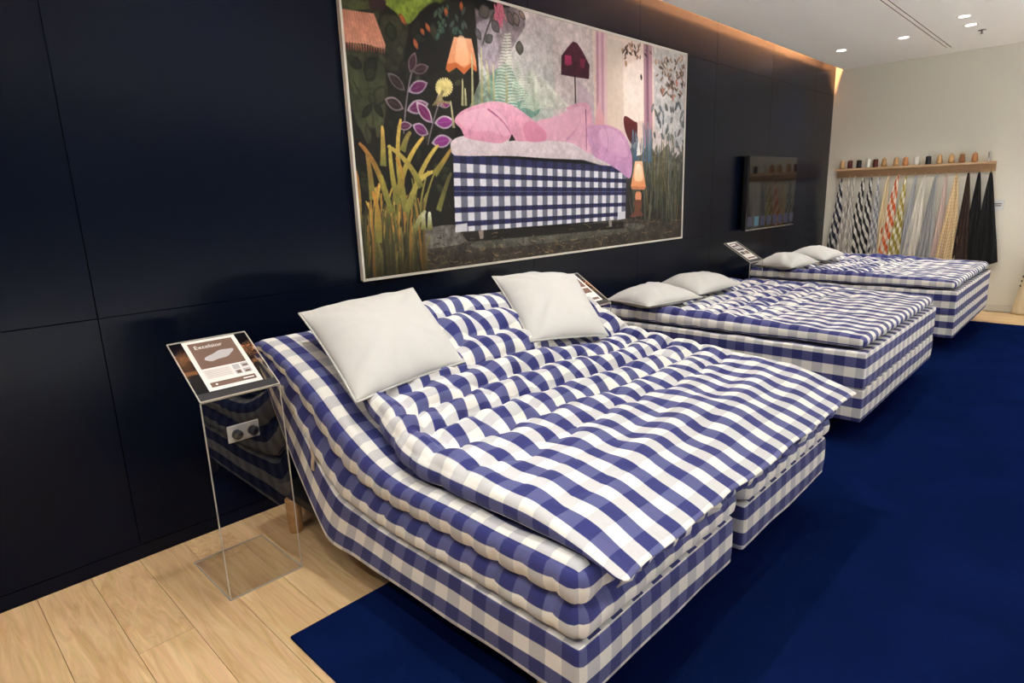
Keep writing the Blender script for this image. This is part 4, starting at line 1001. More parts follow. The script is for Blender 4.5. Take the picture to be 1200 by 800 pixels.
('L',(96,72,56),(67,50,39),5,.0,[(.7346,.0324),(.7221,.0538)]),
('L',(224,140,120),(156,98,84),8,.0,[(.9343,.2232),(.9394,.2575)]),
('L',(196,120,100),(137,84,70),8,.0,[(.885,.1945),(.8898,.2275)]),
('L',(228,120,96),(159,84,67),8,.0,[(.9535,.1456),(.9584,.1792)]),
('L',(70,40,44),(49,28,30),8,.0,[(.764,.0459),(.7677,.0758)]),
('L',(80,50,50),(56,35,35),8,.0,[(.7297,.0477),(.7331,.0777)]),
('L',(60,40,44),(42,28,30),8,.0,[(.7898,.1498),(.7938,.181)]),
('L',(196,140,96),(137,98,67),8,.0,[(.7266,.1028),(.7303,.1327)]),
('L',(214,160,120),(149,112,84),8,.0,[(.8518,.0612),(.8561,.093)]),
('L',(150,158,160),(46,48,50),9,.0,[(.9739,.345),(.9955,.3853)]),
('L',(96,106,108),(46,48,50),9,.0,[(.9433,.5474),(.9467,.5804)]),
('L',(150,158,160),(46,48,50),9,.0,[(.8484,.2807),(.8388,.3297)]),
('L',(150,158,160),(46,48,50),9,.0,[(.9507,.4942),(.9354,.5272)]),
('L',(120,132,140),(46,48,50),9,.0,[(.8932,.3486),(.8935,.3865)]),
('L',(150,158,160),(46,48,50),9,.0,[(.951,.4092),(.9575,.4416)]),
('L',(150,158,160),(46,48,50),9,.0,[(.8788,.318),(.8629,.3621)]),
('L',(120,132,140),(46,48,50),9,.0,[(.9657,.2563),(.9473,.3028)]),
('L',(150,158,160),(46,48,50),9,.0,[(.9652,.4813),(.9856,.5272)]),
('L',(96,106,108),(46,48,50),9,.0,[(.9411,.4269),(.9414,.4654)]),
('L',(150,158,160),(46,48,50),9,.0,[(.9932,.5511),(.9839,.6055)]),
('L',(110,110,96),(46,48,50),9,.0,[(.8518,.3064),(.8669,.3505)]),
('L',(96,106,108),(46,48,50),9,.0,[(.9592,.2526),(.9524,.3028)]),
('L',(120,132,140),(46,48,50),9,.0,[(.8717,.3242),(.8714,.3694)]),
('L',(150,158,160),(46,48,50),9,.0,[(.8501,.556),(.8473,.5994)]),
('L',(120,132,140),(46,48,50),9,.0,[(.911,.4875),(.9303,.518)]),
('L',(110,110,96),(46,48,50),9,.0,[(.866,.5346),(.8666,.5743)]),
('L',(110,110,96),(46,48,50),9,.0,[(.9793,.3951),(.9646,.4379)]),
('L',(120,132,140),(46,48,50),9,.0,[(.8731,.2887),(.887,.3168)]),
('L',(120,132,140),(46,48,50),9,.0,[(.9229,.419),(.9184,.4691)]),
('L',(96,106,108),(46,48,50),9,.0,[(.9901,.3462),(.9986,.3933)]),
('L',(150,158,160),(46,48,50),9,.0,[(.9385,.3364),(.9289,.3719)]),
('L',(96,106,108),(46,48,50),9,.0,[(.9278,.2813),(.9317,.3187)]),
('L',(150,158,160),(46,48,50),9,.0,[(.9584,.4642),(.9728,.4942)]),
('L',(96,106,108),(46,48,50),9,.0,[(.8705,.3523),(.8745,.381)]),
('L',(120,132,140),(46,48,50),9,.0,[(.8646,.5174),(.8793,.5682)]),
('L',(96,106,108),(46,48,50),9,.0,[(.9643,.5223),(.9442,.5596)]),
('L',(120,132,140),(46,48,50),9,.0,[(.8836,.4269),(.9011,.4587)]),
('L',(150,158,160),(46,48,50),9,.0,[(.9921,.293),(.9748,.3443)]),
('L',(150,158,160),(46,48,50),9,.0,[(.9173,.4789),(.9266,.5242)]),
('L',(96,106,108),(46,48,50),9,.0,[(.9161,.3908),(.9065,.433)]),
('L',(120,132,140),(46,48,50),9,.0,[(.9142,.3774),(.9184,.4147)]),
('L',(110,110,96),(46,48,50),9,.0,[(.9017,.2709),(.9153,.3089)]),
('L',(96,106,108),(46,48,50),9,.0,[(.8992,.5664),(.8864,.5982)]),
('L',(120,132,140),(46,48,50),9,.0,[(.9643,.2502),(.9802,.293)]),
('L',(110,110,96),(46,48,50),9,.0,[(.866,.4899),(.8592,.5303)]),
('L',(150,158,160),(46,48,50),9,.0,[(.8909,.3101),(.8963,.3498)]),
('L',(96,106,108),(46,48,50),9,.0,[(.8513,.4226),(.8584,.4563)]),
('L',(96,106,108),(46,48,50),9,.0,[(.9915,.4758),(.9958,.5291)]),
('L',(120,132,140),(46,48,50),9,.0,[(.8785,.3615),(.8833,.4055)]),
('L',(150,158,160),(46,48,50),9,.0,[(.9595,.4569),(.9623,.4997)]),
('L',(150,158,160),(46,48,50),9,.0,[(.9346,.4251),(.9286,.4636)]),
('L',(96,106,108),(46,48,50),9,.0,[(.9008,.2838),(.9113,.3095)]),
('L',(150,158,160),(46,48,50),9,.0,[(.9892,.4508),(1.0113,.4881)]),
('L',(150,158,160),(46,48,50),9,.0,[(.9966,.3242),(1.0,.359)]),
('L',(96,106,108),(46,48,50),9,.0,[(.9368,.2844),(.9439,.3156)]),
('P',(96,94,86),(40,38,32),1.0,.5,0,[(.7224,.5615),(.7572,.5058),(.7943,.5456),(.8272,.4752),(.8714,.5505),(.9108,.4856),(.9547,.5554),(1.0014,.4979),(1.0147,.9976),(.7241,.8862)]),
('P',(50,48,40),(34,32,28),.8,.4,0,[(.7229,.644),(.7839,.6141),(.8612,.6477),(.9431,.6202),(1.0051,.6379),(1.0144,.9878),(.7241,.8862)]),
('S',4,.845,1),
('P',(40,36,34),(26,22,20),.8,.2,1,[(.7232,.6862),(.8419,.6881),(.8856,.904),(.7241,.8862)]),
('B',(66,72,72),(110,120,120),5,2,.85,[(.7737,.7052),(.7776,.6092),(.7635,.5156)]),
('B',(72,73,54),(120,122,90),5,2,.85,[(.8006,.8716),(.8042,.7786),(.7824,.6856)]),
('B',(87,78,50),(146,130,84),5,2,.85,[(.938,.7034),(.9385,.5272),(.9377,.356)]),
('B',(66,72,72),(110,120,120),5,2,.85,[(.8915,.8024),(.8858,.6514),(.8731,.5052)]),
('B',(66,72,72),(110,120,120),5,2,.85,[(.8303,.7523),(.8252,.6),(.8201,.4508)]),
('B',(57,62,66),(96,104,110),5,2,.85,[(.9943,.8159),(.9966,.6734),(.9986,.5327)]),
('B',(42,43,31),(70,72,52),5,2,.85,[(.7623,.7505),(.7586,.5743),(.7544,.4031)]),
('B',(66,72,72),(110,120,120),5,2,.85,[(.8615,.7749),(.8606,.696),(.8541,.6177)]),
('B',(50,54,36),(84,90,60),5,2,.85,[(.9088,.715),(.9068,.6177),(.9224,.5205)]),
('B',(66,72,72),(110,120,120),5,2,.85,[(.93,.8422),(.9309,.6587),(.915,.4807)]),
('B',(57,62,66),(96,104,110),5,2,.85,[(.9229,.7847),(.9184,.7242),(.9048,.6642)]),
('B',(87,78,50),(146,130,84),5,2,.85,[(.8405,.882),(.838,.7572),(.8462,.6343)]),
('B',(66,72,72),(110,120,120),5,2,.85,[(.8289,.7352),(.8334,.5719),(.8164,.4135)]),
('B',(57,62,66),(96,104,110),5,2,.85,[(.9235,.7602),(.9156,.6924),(.9365,.6251)]),
('B',(87,78,50),(146,130,84),5,2,.85,[(.885,.7205),(.8887,.6269),(.8895,.5339)]),
('B',(72,73,54),(120,122,90),5,2,.85,[(.9397,.7474),(.9329,.589),(.9422,.433)]),
('B',(42,43,31),(70,72,52),5,2,.85,[(.8003,.6985),(.8045,.6251),(.785,.5535)]),
('B',(72,73,54),(120,122,90),5,2,.85,[(.8212,.9333),(.8153,.792),(.8108,.6538)]),
('B',(57,62,66),(96,104,110),5,2,.85,[(.9003,.8936),(.902,.7645),(.8805,.6373)]),
('B',(50,54,36),(84,90,60),5,2,.85,[(.8796,.7688),(.8841,.6355),(.8844,.5046)]),
('B',(87,78,50),(146,130,84),5,2,.85,[(.9059,.7321),(.902,.608),(.9,.4856)]),
('B',(42,43,31),(70,72,52),5,2,.85,[(.8459,.6972),(.8391,.5731),(.8467,.4502)]),
('B',(57,62,66),(96,104,110),5,2,.85,[(.8334,.7199),(.8348,.5878),(.8459,.4575)]),
('B',(57,62,66),(96,104,110),5,2,.85,[(1.0008,.7725),(.9892,.6618),(1.0051,.5523)]),
('B',(42,43,31),(70,72,52),5,2,.85,[(.7714,.7547),(.7649,.6281),(.7541,.5046)]),
('B',(57,62,66),(96,104,110),5,2,.85,[(.8382,.9211),(.8405,.8563),(.8334,.7914)]),
('B',(87,78,50),(146,130,84),5,2,.85,[(.9147,.7064),(.9164,.5823),(.8904,.4618)]),
('B',(57,62,66),(96,104,110),5,2,.85,[(1.0011,.9076),(.989,.7376),(.979,.5737)]),
('B',(42,43,31),(70,72,52),5,2,.85,[(.904,.7719),(.896,.707),(.9071,.6434)]),
('B',(72,73,54),(120,122,90),5,2,.85,[(.9686,.7896),(.9686,.6416),(.9448,.4985)]),
('B',(66,72,72),(110,120,120),5,2,.85,[(.9337,.8361),(.9227,.6765),(.9323,.5205)]),
('B',(72,73,54),(120,122,90),5,2,.85,[(.8368,.9254),(.8312,.8275),(.8467,.7333)]),
('B',(87,78,50),(146,130,84),5,2,.85,[(.8708,.8257),(.8609,.682),(.8535,.5413)]),
('B',(42,43,31),(70,72,52),5,2,.85,[(.7779,.7407),(.7768,.6128),(.7912,.4869)]),
('B',(72,73,54),(120,122,90),5,2,.85,[(.9618,.7713),(.9615,.5823),(.9363,.4006)]),
('B',(50,54,36),(84,90,60),5,2,.85,[(.8595,.8404),(.8652,.7021),(.8422,.5676)]),
('B',(42,43,31),(70,72,52),5,2,.85,[(.8703,.9211),(.8717,.8398),(.8725,.759)]),
('B',(42,43,31),(70,72,52),5,2,.85,[(.8278,.7076),(.8303,.5486),(.8091,.3951)]),
('B',(42,43,31),(70,72,52),5,2,.85,[(.8867,.7101),(.8858,.5456),(.8924,.3835)]),
('B',(66,72,72),(110,120,120),5,2,.85,[(.9779,.7927),(.9799,.6355),(.979,.482)]),
('B',(72,73,54),(120,122,90),5,2,.85,[(.8479,.7076),(.8499,.5498),(.8391,.3969)]),
('B',(57,62,66),(96,104,110),5,2,.85,[(.7856,.7853),(.7841,.6232),(.7966,.4636)]),
('B',(72,73,54),(120,122,90),5,2,.85,[(.8935,.7896),(.8895,.6379),(.8773,.4911)]),
('B',(72,73,54),(120,122,90),5,2,.85,[(1.0085,.8318),(1.0102,.7511),(1.0076,.6716)]),
('B',(66,72,72),(110,120,120),5,2,.85,[(.7765,.7131),(.7714,.6196),(.7924,.5272)]),
('B',(87,78,50),(146,130,84),5,2,.85,[(.9785,.7535),(.9737,.6575),(.972,.5627)]),
('B',(57,62,66),(96,104,110),5,2,.85,[(.9278,.7859),(.9167,.6208),(.9306,.4593)]),
('B',(66,72,72),(110,120,120),5,2,.85,[(.8623,.8251),(.8632,.7052),(.8567,.5872)]),
('B',(50,54,36),(84,90,60),5,2,.85,[(.8439,.8471),(.8496,.7394),(.8334,.633)]),
('B',(57,62,66),(96,104,110),5,2,.85,[(.7748,.8801),(.7686,.8),(.7796,.7211)]),
('B',(72,73,54),(120,122,90),5,2,.85,[(.7686,.8428),(.7694,.7853),(.7694,.7278)]),
('B',(66,72,72),(110,120,120),5,2,.85,[(.9201,.9364),(.919,.7596),(.9269,.5872)]),
('B',(50,54,36),(84,90,60),5,2,.85,[(.772,.8795),(.7654,.7994),(.7603,.7211)]),
('B',(66,72,72),(110,120,120),5,2,.85,[(.7691,.7939),(.7666,.6239),(.7524,.4599)]),
('B',(42,43,31),(70,72,52),5,2,.85,[(.7609,.8593),(.7569,.7945),(.7428,.7303)]),
('B',(42,43,31),(70,72,52),5,2,.85,[(.8232,.9156),(.8283,.8471),(.8065,.7774)]),
('B',(72,73,54),(120,122,90),5,2,.85,[(.781,.8508),(.7785,.7437),(.7657,.6379)]),
('B',(42,43,31),(70,72,52),5,2,.85,[(.9227,.781),(.9133,.6067),(.9252,.4355)]),
('B',(57,62,66),(96,104,110),5,2,.85,[(.9371,.7609),(.9263,.589),(.9484,.419)]),
('B',(50,54,36),(84,90,60),5,2,.85,[(.9071,.7003),(.9076,.5315),(.919,.3651)]),
('B',(50,54,36),(84,90,60),5,2,.85,[(.9907,.7786),(.9881,.6563),(.9663,.5376)]),
('B',(50,54,36),(84,90,60),5,2,.85,[(.9844,.7951),(.9734,.7125),(.9864,.6318)]),
('B',(50,54,36),(84,90,60),5,2,.85,[(.7686,.8275),(.7734,.682),(.7705,.5394)]),
('B',(50,54,36),(84,90,60),5,2,.85,[(.8663,.7847),(.8669,.6691),(.8487,.556)]),
('B',(42,43,31),(70,72,52),5,2,.85,[(.9578,.9596),(.9606,.7731),(.9479,.5908)]),
('B',(66,72,72),(110,120,120),5,2,.85,[(.8448,.8465),(.8399,.696),(.8453,.5492)]),
('B',(50,54,36),(84,90,60),5,2,.85,[(.8822,.7242),(.8728,.6),(.8671,.4789)]),
('B',(66,72,72),(110,120,120),5,2,.85,[(.8541,.6997),(.8569,.6312),(.8612,.5633)]),
('B',(50,54,36),(84,90,60),5,2,.85,[(.9482,.9554),(.9513,.7547),(.9558,.5584)]),
('B',(42,43,31),(70,72,52),5,2,.85,[(.9813,.8196),(.9873,.7284),(.9737,.6373)]),
('B',(72,73,54),(120,122,90),5,2,.85,[(.7819,.77),(.7751,.6813),(.7887,.5945)]),
('B',(57,62,66),(96,104,110),5,2,.85,[(.8737,.8691),(.8773,.7382),(.883,.6086)]),
('B',(72,73,54),(120,122,90),5,2,.85,[(.8037,.7413),(.8045,.5982),(.7977,.4587)]),
('B',(87,78,50),(146,130,84),5,2,.85,[(.9252,.8086),(.9272,.6128),(.9181,.4226)]),
('B',(87,78,50),(146,130,84),5,2,.85,[(.9691,.819),(.9663,.7437),(.9496,.6697)]),
('B',(50,54,36),(84,90,60),5,2,.85,[(.8943,.8031),(.8873,.745),(.9045,.6881)]),
('B',(87,78,50),(146,130,84),5,2,.85,[(.9561,.9566),(.9501,.8599),(.9312,.7645)]),
('B',(72,73,54),(120,122,90),5,2,.85,[(.8479,.778),(.8541,.6789),(.8312,.5817)]),
('B',(66,72,72),(110,120,120),5,2,.85,[(.8125,.7969),(.8074,.6862),(.8269,.5761)]),
('B',(66,72,72),(110,120,120),5,2,.85,[(.7649,.811),(.7592,.6887),(.7745,.5682)]),
('B',(57,62,66),(96,104,110),5,2,.85,[(.7609,.9321),(.7657,.8526),(.7467,.7725)]),
('B',(50,54,36),(84,90,60),5,2,.85,[(.9547,.9419),(.9493,.8251),(.9317,.7101)]),
('B',(66,72,72),(110,120,120),5,2,.85,[(.8654,.7963),(.8654,.6428),(.8779,.4924)]),
('B',(50,54,36),(84,90,60),5,2,.85,[(.936,.9572),(.9408,.8287),(.9295,.7021)]),
('B',(72,73,54),(120,122,90),5,2,.85,[(.8337,.9229),(.8272,.863),(.8482,.8061)]),
('B',(50,54,36),(84,90,60),5,2,.85,[(1.0127,.9639),(1.011,.8312),(1.0261,.7015)]),
('B',(57,62,66),(96,104,110),5,2,.85,[(.966,.8697),(.9626,.8086),(.9445,.7474)]),
('B',(66,72,72),(110,120,120),5,2,.85,[(.9346,.7792),(.9309,.6434),(.936,.5101)]),
('B',(57,62,66),(96,104,110),5,2,.85,[(.9663,.9523),(.9555,.7529),(.9731,.5596)]),
('B',(50,54,36),(84,90,60),5,2,.85,[(.9745,.7407),(.9788,.6422),(.951,.5462)]),
('B',(72,73,54),(120,122,90),5,2,.85,[(.9499,.9242),(.9433,.8),(.9232,.6789)]),
('B',(87,78,50),(146,130,84),5,2,.85,[(.8552,.7278),(.8572,.6061),(.864,.4862)]),
('B',(57,62,66),(96,104,110),5,2,.85,[(.8218,.9156),(.8181,.7768),(.8275,.6404)]),
('B',(87,78,50),(146,130,84),5,2,.85,[(.8989,.7541),(.8895,.5859),(.902,.4214)]),
('B',(42,43,31),(70,72,52),5,2,.85,[(.8198,.8453),(.8249,.7034),(.8065,.5651)]),
('B',(50,54,36),(84,90,60),5,2,.85,[(.9408,.7749),(.945,.674),(.9343,.5737)]),
('B',(87,78,50),(146,130,84),5,2,.85,[(.8212,.8465),(.8227,.7297),(.8136,.6147)]),
('B',(87,78,50),(146,130,84),5,2,.85,[(.9649,.8544),(.962,.77),(.9521,.6869)]),
('B',(50,54,36),(84,90,60),5,2,.85,[(.8921,.844),(.8844,.7823),(.8909,.7217)]),
('B',(72,73,54),(120,122,90),5,2,.85,[(.9482,.7437),(.9524,.682),(.9547,.6208)]),
('B',(66,72,72),(110,120,120),5,2,.85,[(.9428,.9058),(.9482,.7798),(.9462,.6544)]),
('B',(66,72,72),(110,120,120),5,2,.85,[(.9351,.7028),(.9405,.6208),(.9266,.5401)]),
('B',(50,54,36),(84,90,60),5,2,.85,[(.9575,.9297),(.9572,.7492),(.9584,.5731)]),
('B',(87,78,50),(146,130,84),5,2,.85,[(.8289,.8312),(.8297,.7511),(.8116,.6722)]),
('B',(50,54,36),(84,90,60),5,2,.85,[(.8224,.9064),(.8207,.7602),(.8144,.6171)]),
('B',(50,54,36),(84,90,60),5,2,.85,[(.8864,.8514),(.8819,.6667),(.8773,.4875)]),
('B',(72,73,54),(120,122,90),5,2,.85,[(.9323,.8856),(.9252,.7963),(.9266,.7083)]),
('B',(50,54,36),(84,90,60),5,2,.85,[(.7612,.7817),(.7589,.6135),(.7595,.4489)]),
('B',(66,72,72),(110,120,120),5,2,.85,[(.9136,.7144),(.9068,.6202),(.9195,.5272)]),
('B',(72,73,54),(120,122,90),5,2,.85,[(.7918,.7939),(.7949,.7321),(.7898,.6703)]),
('B',(50,54,36),(84,90,60),5,2,.85,[(.8184,.8771),(.8173,.7297),(.8116,.5847)]),
('B',(87,78,50),(146,130,84),5,2,.85,[(.8589,.7113),(.8609,.6159),(.8572,.5223)]),
('B',(66,72,72),(110,120,120),5,2,.85,[(.8161,.9321),(.8144,.7572),(.7997,.5865)]),
('B',(50,54,36),(84,90,60),5,2,.85,[(.9493,.7468),(.9493,.5908),(.9493,.4379)]),
('B',(50,54,36),(84,90,60),5,2,.85,[(.8711,.8171),(.8756,.7107),(.8567,.6055)]),
('B',(87,78,50),(146,130,84),5,2,.85,[(.9184,.855),(.9244,.7425),(.8963,.6318)]),
('B',(87,78,50),(146,130,84),5,2,.85,[(.8739,.8171),(.8725,.6801),(.8762,.5456)]),
('B',(87,78,50),(146,130,84),5,2,.85,[(.972,.956),(.9683,.8777),(.9779,.8012)]),
('B',(42,43,31),(70,72,52),5,2,.85,[(.9544,.715),(.9535,.6489),(.9654,.5841)]),
('B',(57,62,66),(96,104,110),5,2,.85,[(.789,.8183),(.7802,.6899),(.7731,.5651)]),
('P',(92,28,30),(74,20,24),1.0,.0,1,[(.7212,.3706),(.7317,.3615),(.7635,.381),(.7779,.392),(.7751,.4624),(.7572,.493),(.7357,.4581),(.7229,.4104)]),
('B',(70,96,120),(96,120,140),6,3,1.0,[(.8054,.5792),(.8079,.4722),(.8028,.3859)]),
('B',(70,96,120),(60,70,90),6,3,1.0,[(.77,.5804),(.7728,.4752),(.7708,.4385)]),
('B',(70,96,120),(96,120,140),6,3,1.0,[(.7547,.581),(.7575,.4765),(.7592,.4183)]),
('B',(70,96,120),(140,160,170),6,3,1.0,[(.828,.5786),(.8306,.4703),(.8218,.3768)]),
('B',(70,96,120),(96,120,140),6,3,1.0,[(.8176,.5786),(.8201,.4716),(.813,.4128)]),
('B',(70,96,120),(96,120,140),6,3,1.0,[(.8397,.578),(.8419,.4697),(.8354,.4098)]),
('B',(70,96,120),(140,160,170),6,3,1.0,[(.7722,.5804),(.7748,.4752),(.7711,.4373)]),
('B',(70,96,120),(140,160,170),6,3,1.0,[(.834,.578),(.8363,.4697),(.8326,.4061)]),
('B',(70,96,120),(60,70,90),6,3,1.0,[(.7799,.5798),(.7824,.4746),(.7751,.444)]),
('B',(70,96,120),(96,120,140),6,3,1.0,[(.8051,.5792),(.8076,.4722),(.8031,.4018)]),
('B',(70,96,120),(96,120,140),6,3,1.0,[(.7643,.5804),(.7671,.4758),(.7595,.4226)]),
('B',(70,96,120),(96,120,140),6,3,1.0,[(.7728,.5804),(.7754,.4752),(.7683,.43)]),
('P',(238,234,226),(238,234,226),1.0,.0,0,[(.7833,.4599),(.7926,.5443),(.7762,.5498)]),
('P',(64,58,52),(50,44,36),1.0,.5,0,[(-.0048,1.0287),(.013,.9162),(.0844,.8691),(.1966,.8465),(.4513,.8783),(.7241,.8606),(1.0127,.9187),(1.0153,1.0177)]),
('P',(128,124,118),(110,106,98),.8,.35,1,[(.1028,.8471),(.1972,.8336),(.2578,.8813),(.2317,.904),(.1363,.9144),(.1011,.8838)]),
('P',(92,92,84),(84,84,74),.8,.35,1,[(.2572,.9015),(.451,.9009),(.768,.8911),(.787,.9291),(.4779,.9431),(.2564,.9352)]),
('P',(26,22,20),(20,18,16),.9,.0,0,[(.2042,.8575),(.4513,.8709),(.7241,.8777),(.7244,.9119),(.4507,.9083),(.2255,.9034)]),
('B',(40,34,28),(40,34,28),2.5,1,.7,[(.1541,.8771),(.1578,.8771),(.1626,.8807)]),
('B',(116,92,60),(116,92,60),2.5,1,.7,[(.7773,.8728),(.7901,.8807),(.7878,.8618)]),
('B',(150,120,76),(150,120,76),2.5,1,.7,[(.2119,.8728),(.2139,.8667),(.2144,.8734)]),
('B',(150,120,76),(150,120,76),2.5,1,.7,[(.4371,.9872),(.4385,.9835),(.4487,.9823)]),
('B',(170,140,100),(170,140,100),2.5,1,.7,[(.1807,.9676),(.1725,.9664),(.1924,.9774)]),
('B',(116,92,60),(116,92,60),2.5,1,.7,[(.053,.9388),(.0541,.9333),(.0524,.9413)]),
('B',(150,120,76),(150,120,76),2.5,1,.7,[(.0657,.9535),(.0711,.9498),(.0805,.9566)]),
('B',(170,140,100),(170,140,100),2.5,1,.7,[(.6317,.9841),(.6397,.9755),(.6218,.9725)]),
('B',(30,26,22),(30,26,22),2.5,1,.7,[(.0266,.9865),(.028,.9823),(.0246,.9829)]),
('B',(30,26,22),(30,26,22),2.5,1,.7,[(.0229,.9902),(.0272,.9908),(.0334,.9823)]),
('B',(150,120,76),(150,120,76),2.5,1,.7,[(.8048,.9425),(.8147,.9523),(.8317,.9456)]),
('B',(90,84,70),(90,84,70),2.5,1,.7,[(.5232,.8728),(.5232,.874),(.5496,.8642)]),
('B',(30,26,22),(30,26,22),2.5,1,.7,[(.4023,.9437),(.415,.9388),(.3909,.9315)]),
('B',(170,140,100),(170,140,100),2.5,1,.7,[(.2261,.9817),(.221,.9737),(.228,.9847)]),
('B',(116,92,60),(116,92,60),2.5,1,.7,[(.855,.9413),(.8714,.9431),(.8728,.9223)]),
('B',(116,92,60),(116,92,60),2.5,1,.7,[(.0465,.9119),(.0419,.9168),(.055,.9119)]),
('B',(170,140,100),(170,140,100),2.5,1,.7,[(.0694,.9333),(.0663,.9321),(.0799,.926)]),
('B',(116,92,60),(116,92,60),2.5,1,.7,[(.1442,.9352),(.138,.9321),(.1286,.9211)]),
('B',(40,34,28),(40,34,28),2.5,1,.7,[(.7295,.8789),(.7292,.8869),(.7289,.8661)]),
('B',(30,26,22),(30,26,22),2.5,1,.7,[(.2654,.981),(.2649,.9841),(.2496,.9676)]),
('B',(40,34,28),(40,34,28),2.5,1,.7,[(.7547,.8832),(.7436,.8746),(.7422,.8636)]),
('B',(150,120,76),(150,120,76),2.5,1,.7,[(.4518,.9621),(.4635,.9535),(.4535,.948)]),
('B',(90,84,70),(90,84,70),2.5,1,.7,[(.632,.9229),(.6283,.9272),(.6487,.9242)]),
('B',(90,84,70),(90,84,70),2.5,1,.7,[(.3054,.9884),(.2994,.9872),(.298,.9798)]),
('B',(30,26,22),(30,26,22),2.5,1,.7,[(.289,.9872),(.2898,.9933),(.3003,.9976)]),
('B',(150,120,76),(150,120,76),2.5,1,.7,[(.9484,.959),(.932,.9511),(.913,.9651)]),
('B',(30,26,22),(30,26,22),2.5,1,.7,[(.77,.8752),(.7632,.8618),(.7561,.8581)]),
('B',(90,84,70),(90,84,70),2.5,1,.7,[(.1215,.989),(.1295,.9896),(.1093,.9786)]),
('B',(170,140,100),(170,140,100),2.5,1,.7,[(.1261,.9352),(.1269,.9303),(.1306,.9437)]),
('B',(170,140,100),(170,140,100),2.5,1,.7,[(.5935,.9382),(.6054,.9284),(.6048,.9437)]),
('B',(170,140,100),(170,140,100),2.5,1,.7,[(.4006,.9058),(.4057,.9021),(.4042,.9021)]),
('B',(30,26,22),(30,26,22),2.5,1,.7,[(.1584,.9015),(.1538,.8942),(.1414,.9064)]),
('B',(150,120,76),(150,120,76),2.5,1,.7,[(.3997,.9835),(.3926,.9737),(.3873,.989)]),
('B',(150,120,76),(150,120,76),2.5,1,.7,[(.0943,.9872),(.0938,.9792),(.0966,.9927)]),
('B',(150,120,76),(150,120,76),2.5,1,.7,[(.521,.9413),(.5235,.9309),(.5292,.9468)]),
('B',(116,92,60),(116,92,60),2.5,1,.7,[(.5017,.9382),(.4966,.9419),(.5028,.9333)]),
('B',(170,140,100),(170,140,100),2.5,1,.7,[(.2929,.9859),(.285,.9902),(.2898,.9847)]),
('B',(150,120,76),(150,120,76),2.5,1,.7,[(.962,.8924),(.9635,.8997),(1.0008,.8966)]),
('B',(150,120,76),(150,120,76),2.5,1,.7,[(.6805,.9731),(.6737,.9713),(.6756,.9664)]),
('B',(170,140,100),(170,140,100),2.5,1,.7,[(.6966,.9021),(.6989,.8948),(.6989,.8862)]),
('B',(116,92,60),(116,92,60),2.5,1,.7,[(.1263,.9651),(.1303,.9676),(.1351,.9755)]),
('B',(30,26,22),(30,26,22),2.5,1,.7,[(.0635,.9688),(.0612,.9621),(.0507,.9547)]),
('B',(40,34,28),(40,34,28),2.5,1,.7,[(.2686,.9462),(.2586,.9352),(.2873,.9578)]),
('B',(170,140,100),(170,140,100),2.5,1,.7,[(.5909,.8948),(.6003,.8924),(.5691,.8722)]),
('B',(40,34,28),(40,34,28),2.5,1,.7,[(.872,.9639),(.8722,.9651),(.8535,.9474)]),
('B',(40,34,28),(40,34,28),2.5,1,.7,[(.0575,.9529),(.0643,.9547),(.068,.9517)]),
('B',(90,84,70),(90,84,70),2.5,1,.7,[(.6099,.9303),(.6176,.9242),(.6255,.9394)]),
('B',(150,120,76),(150,120,76),2.5,1,.7,[(.0547,.9339),(.053,.9272),(.0408,.9199)]),
('B',(150,120,76),(150,120,76),2.5,1,.7,[(.1436,.9572),(.1521,.9627),(.1516,.9443)]),
('B',(150,120,76),(150,120,76),2.5,1,.7,[(.0994,.9572),(.0912,.9535),(.0997,.9541)]),
('B',(30,26,22),(30,26,22),2.5,1,.7,[(.0717,.9823),(.0796,.9749),(.066,.9853)]),
('B',(150,120,76),(150,120,76),2.5,1,.7,[(.2269,.9835),(.2292,.9829),(.2127,.9853)]),
('B',(30,26,22),(30,26,22),2.5,1,.7,[(.1708,.9101),(.1635,.9046),(.1697,.8979)]),
('B',(30,26,22),(30,26,22),2.5,1,.7,[(.9654,.9272),(.9836,.9199),(.9323,.9346)]),
('B',(90,84,70),(90,84,70),2.5,1,.7,[(.2992,.8917),(.2892,.893),(.2839,.896)]),
('B',(150,120,76),(150,120,76),2.5,1,.7,[(.4734,.9498),(.4839,.9437),(.4691,.9339)]),
('B',(40,34,28),(40,34,28),2.5,1,.7,[(.079,.8899),(.0756,.8942),(.081,.8899)]),
('B',(150,120,76),(150,120,76),2.5,1,.7,[(.8374,.8887),(.8448,.8985),(.8728,.8813)]),
('B',(150,120,76),(150,120,76),2.5,1,.7,[(.5547,.9584),(.568,.9498),(.5323,.9602)]),
('B',(90,84,70),(90,84,70),2.5,1,.7,[(.2674,.9602),(.2609,.9633),(.2771,.9492)]),
('B',(150,120,76),(150,120,76),2.5,1,.7,[(.1722,.9694),(.1793,.9713),(.1601,.9749)]),
('B',(30,26,22),(30,26,22),2.5,1,.7,[(.1632,.8783),(.1586,.8813),(.1623,.8703)]),
('B',(170,140,100),(170,140,100),2.5,1,.7,[(.3465,.9737),(.3552,.9651),(.3677,.9688)]),
('B',(150,120,76),(150,120,76),2.5,1,.7,[(.4637,.9865),(.4564,.9902),(.4431,.9713)]),
('B',(40,34,28),(40,34,28),2.5,1,.7,[(.3125,.9089),(.3133,.9009),(.2946,.9021)]),
('B',(116,92,60),(116,92,60),2.5,1,.7,[(.0569,.948),(.0601,.9407),(.07,.9474)]),
('B',(150,120,76),(150,120,76),2.5,1,.7,[(.0875,.8716),(.0938,.8697),(.1011,.8599)]),
('B',(170,140,100),(170,140,100),2.5,1,.7,[(.6575,.9474),(.6567,.9523),(.6465,.9462)]),
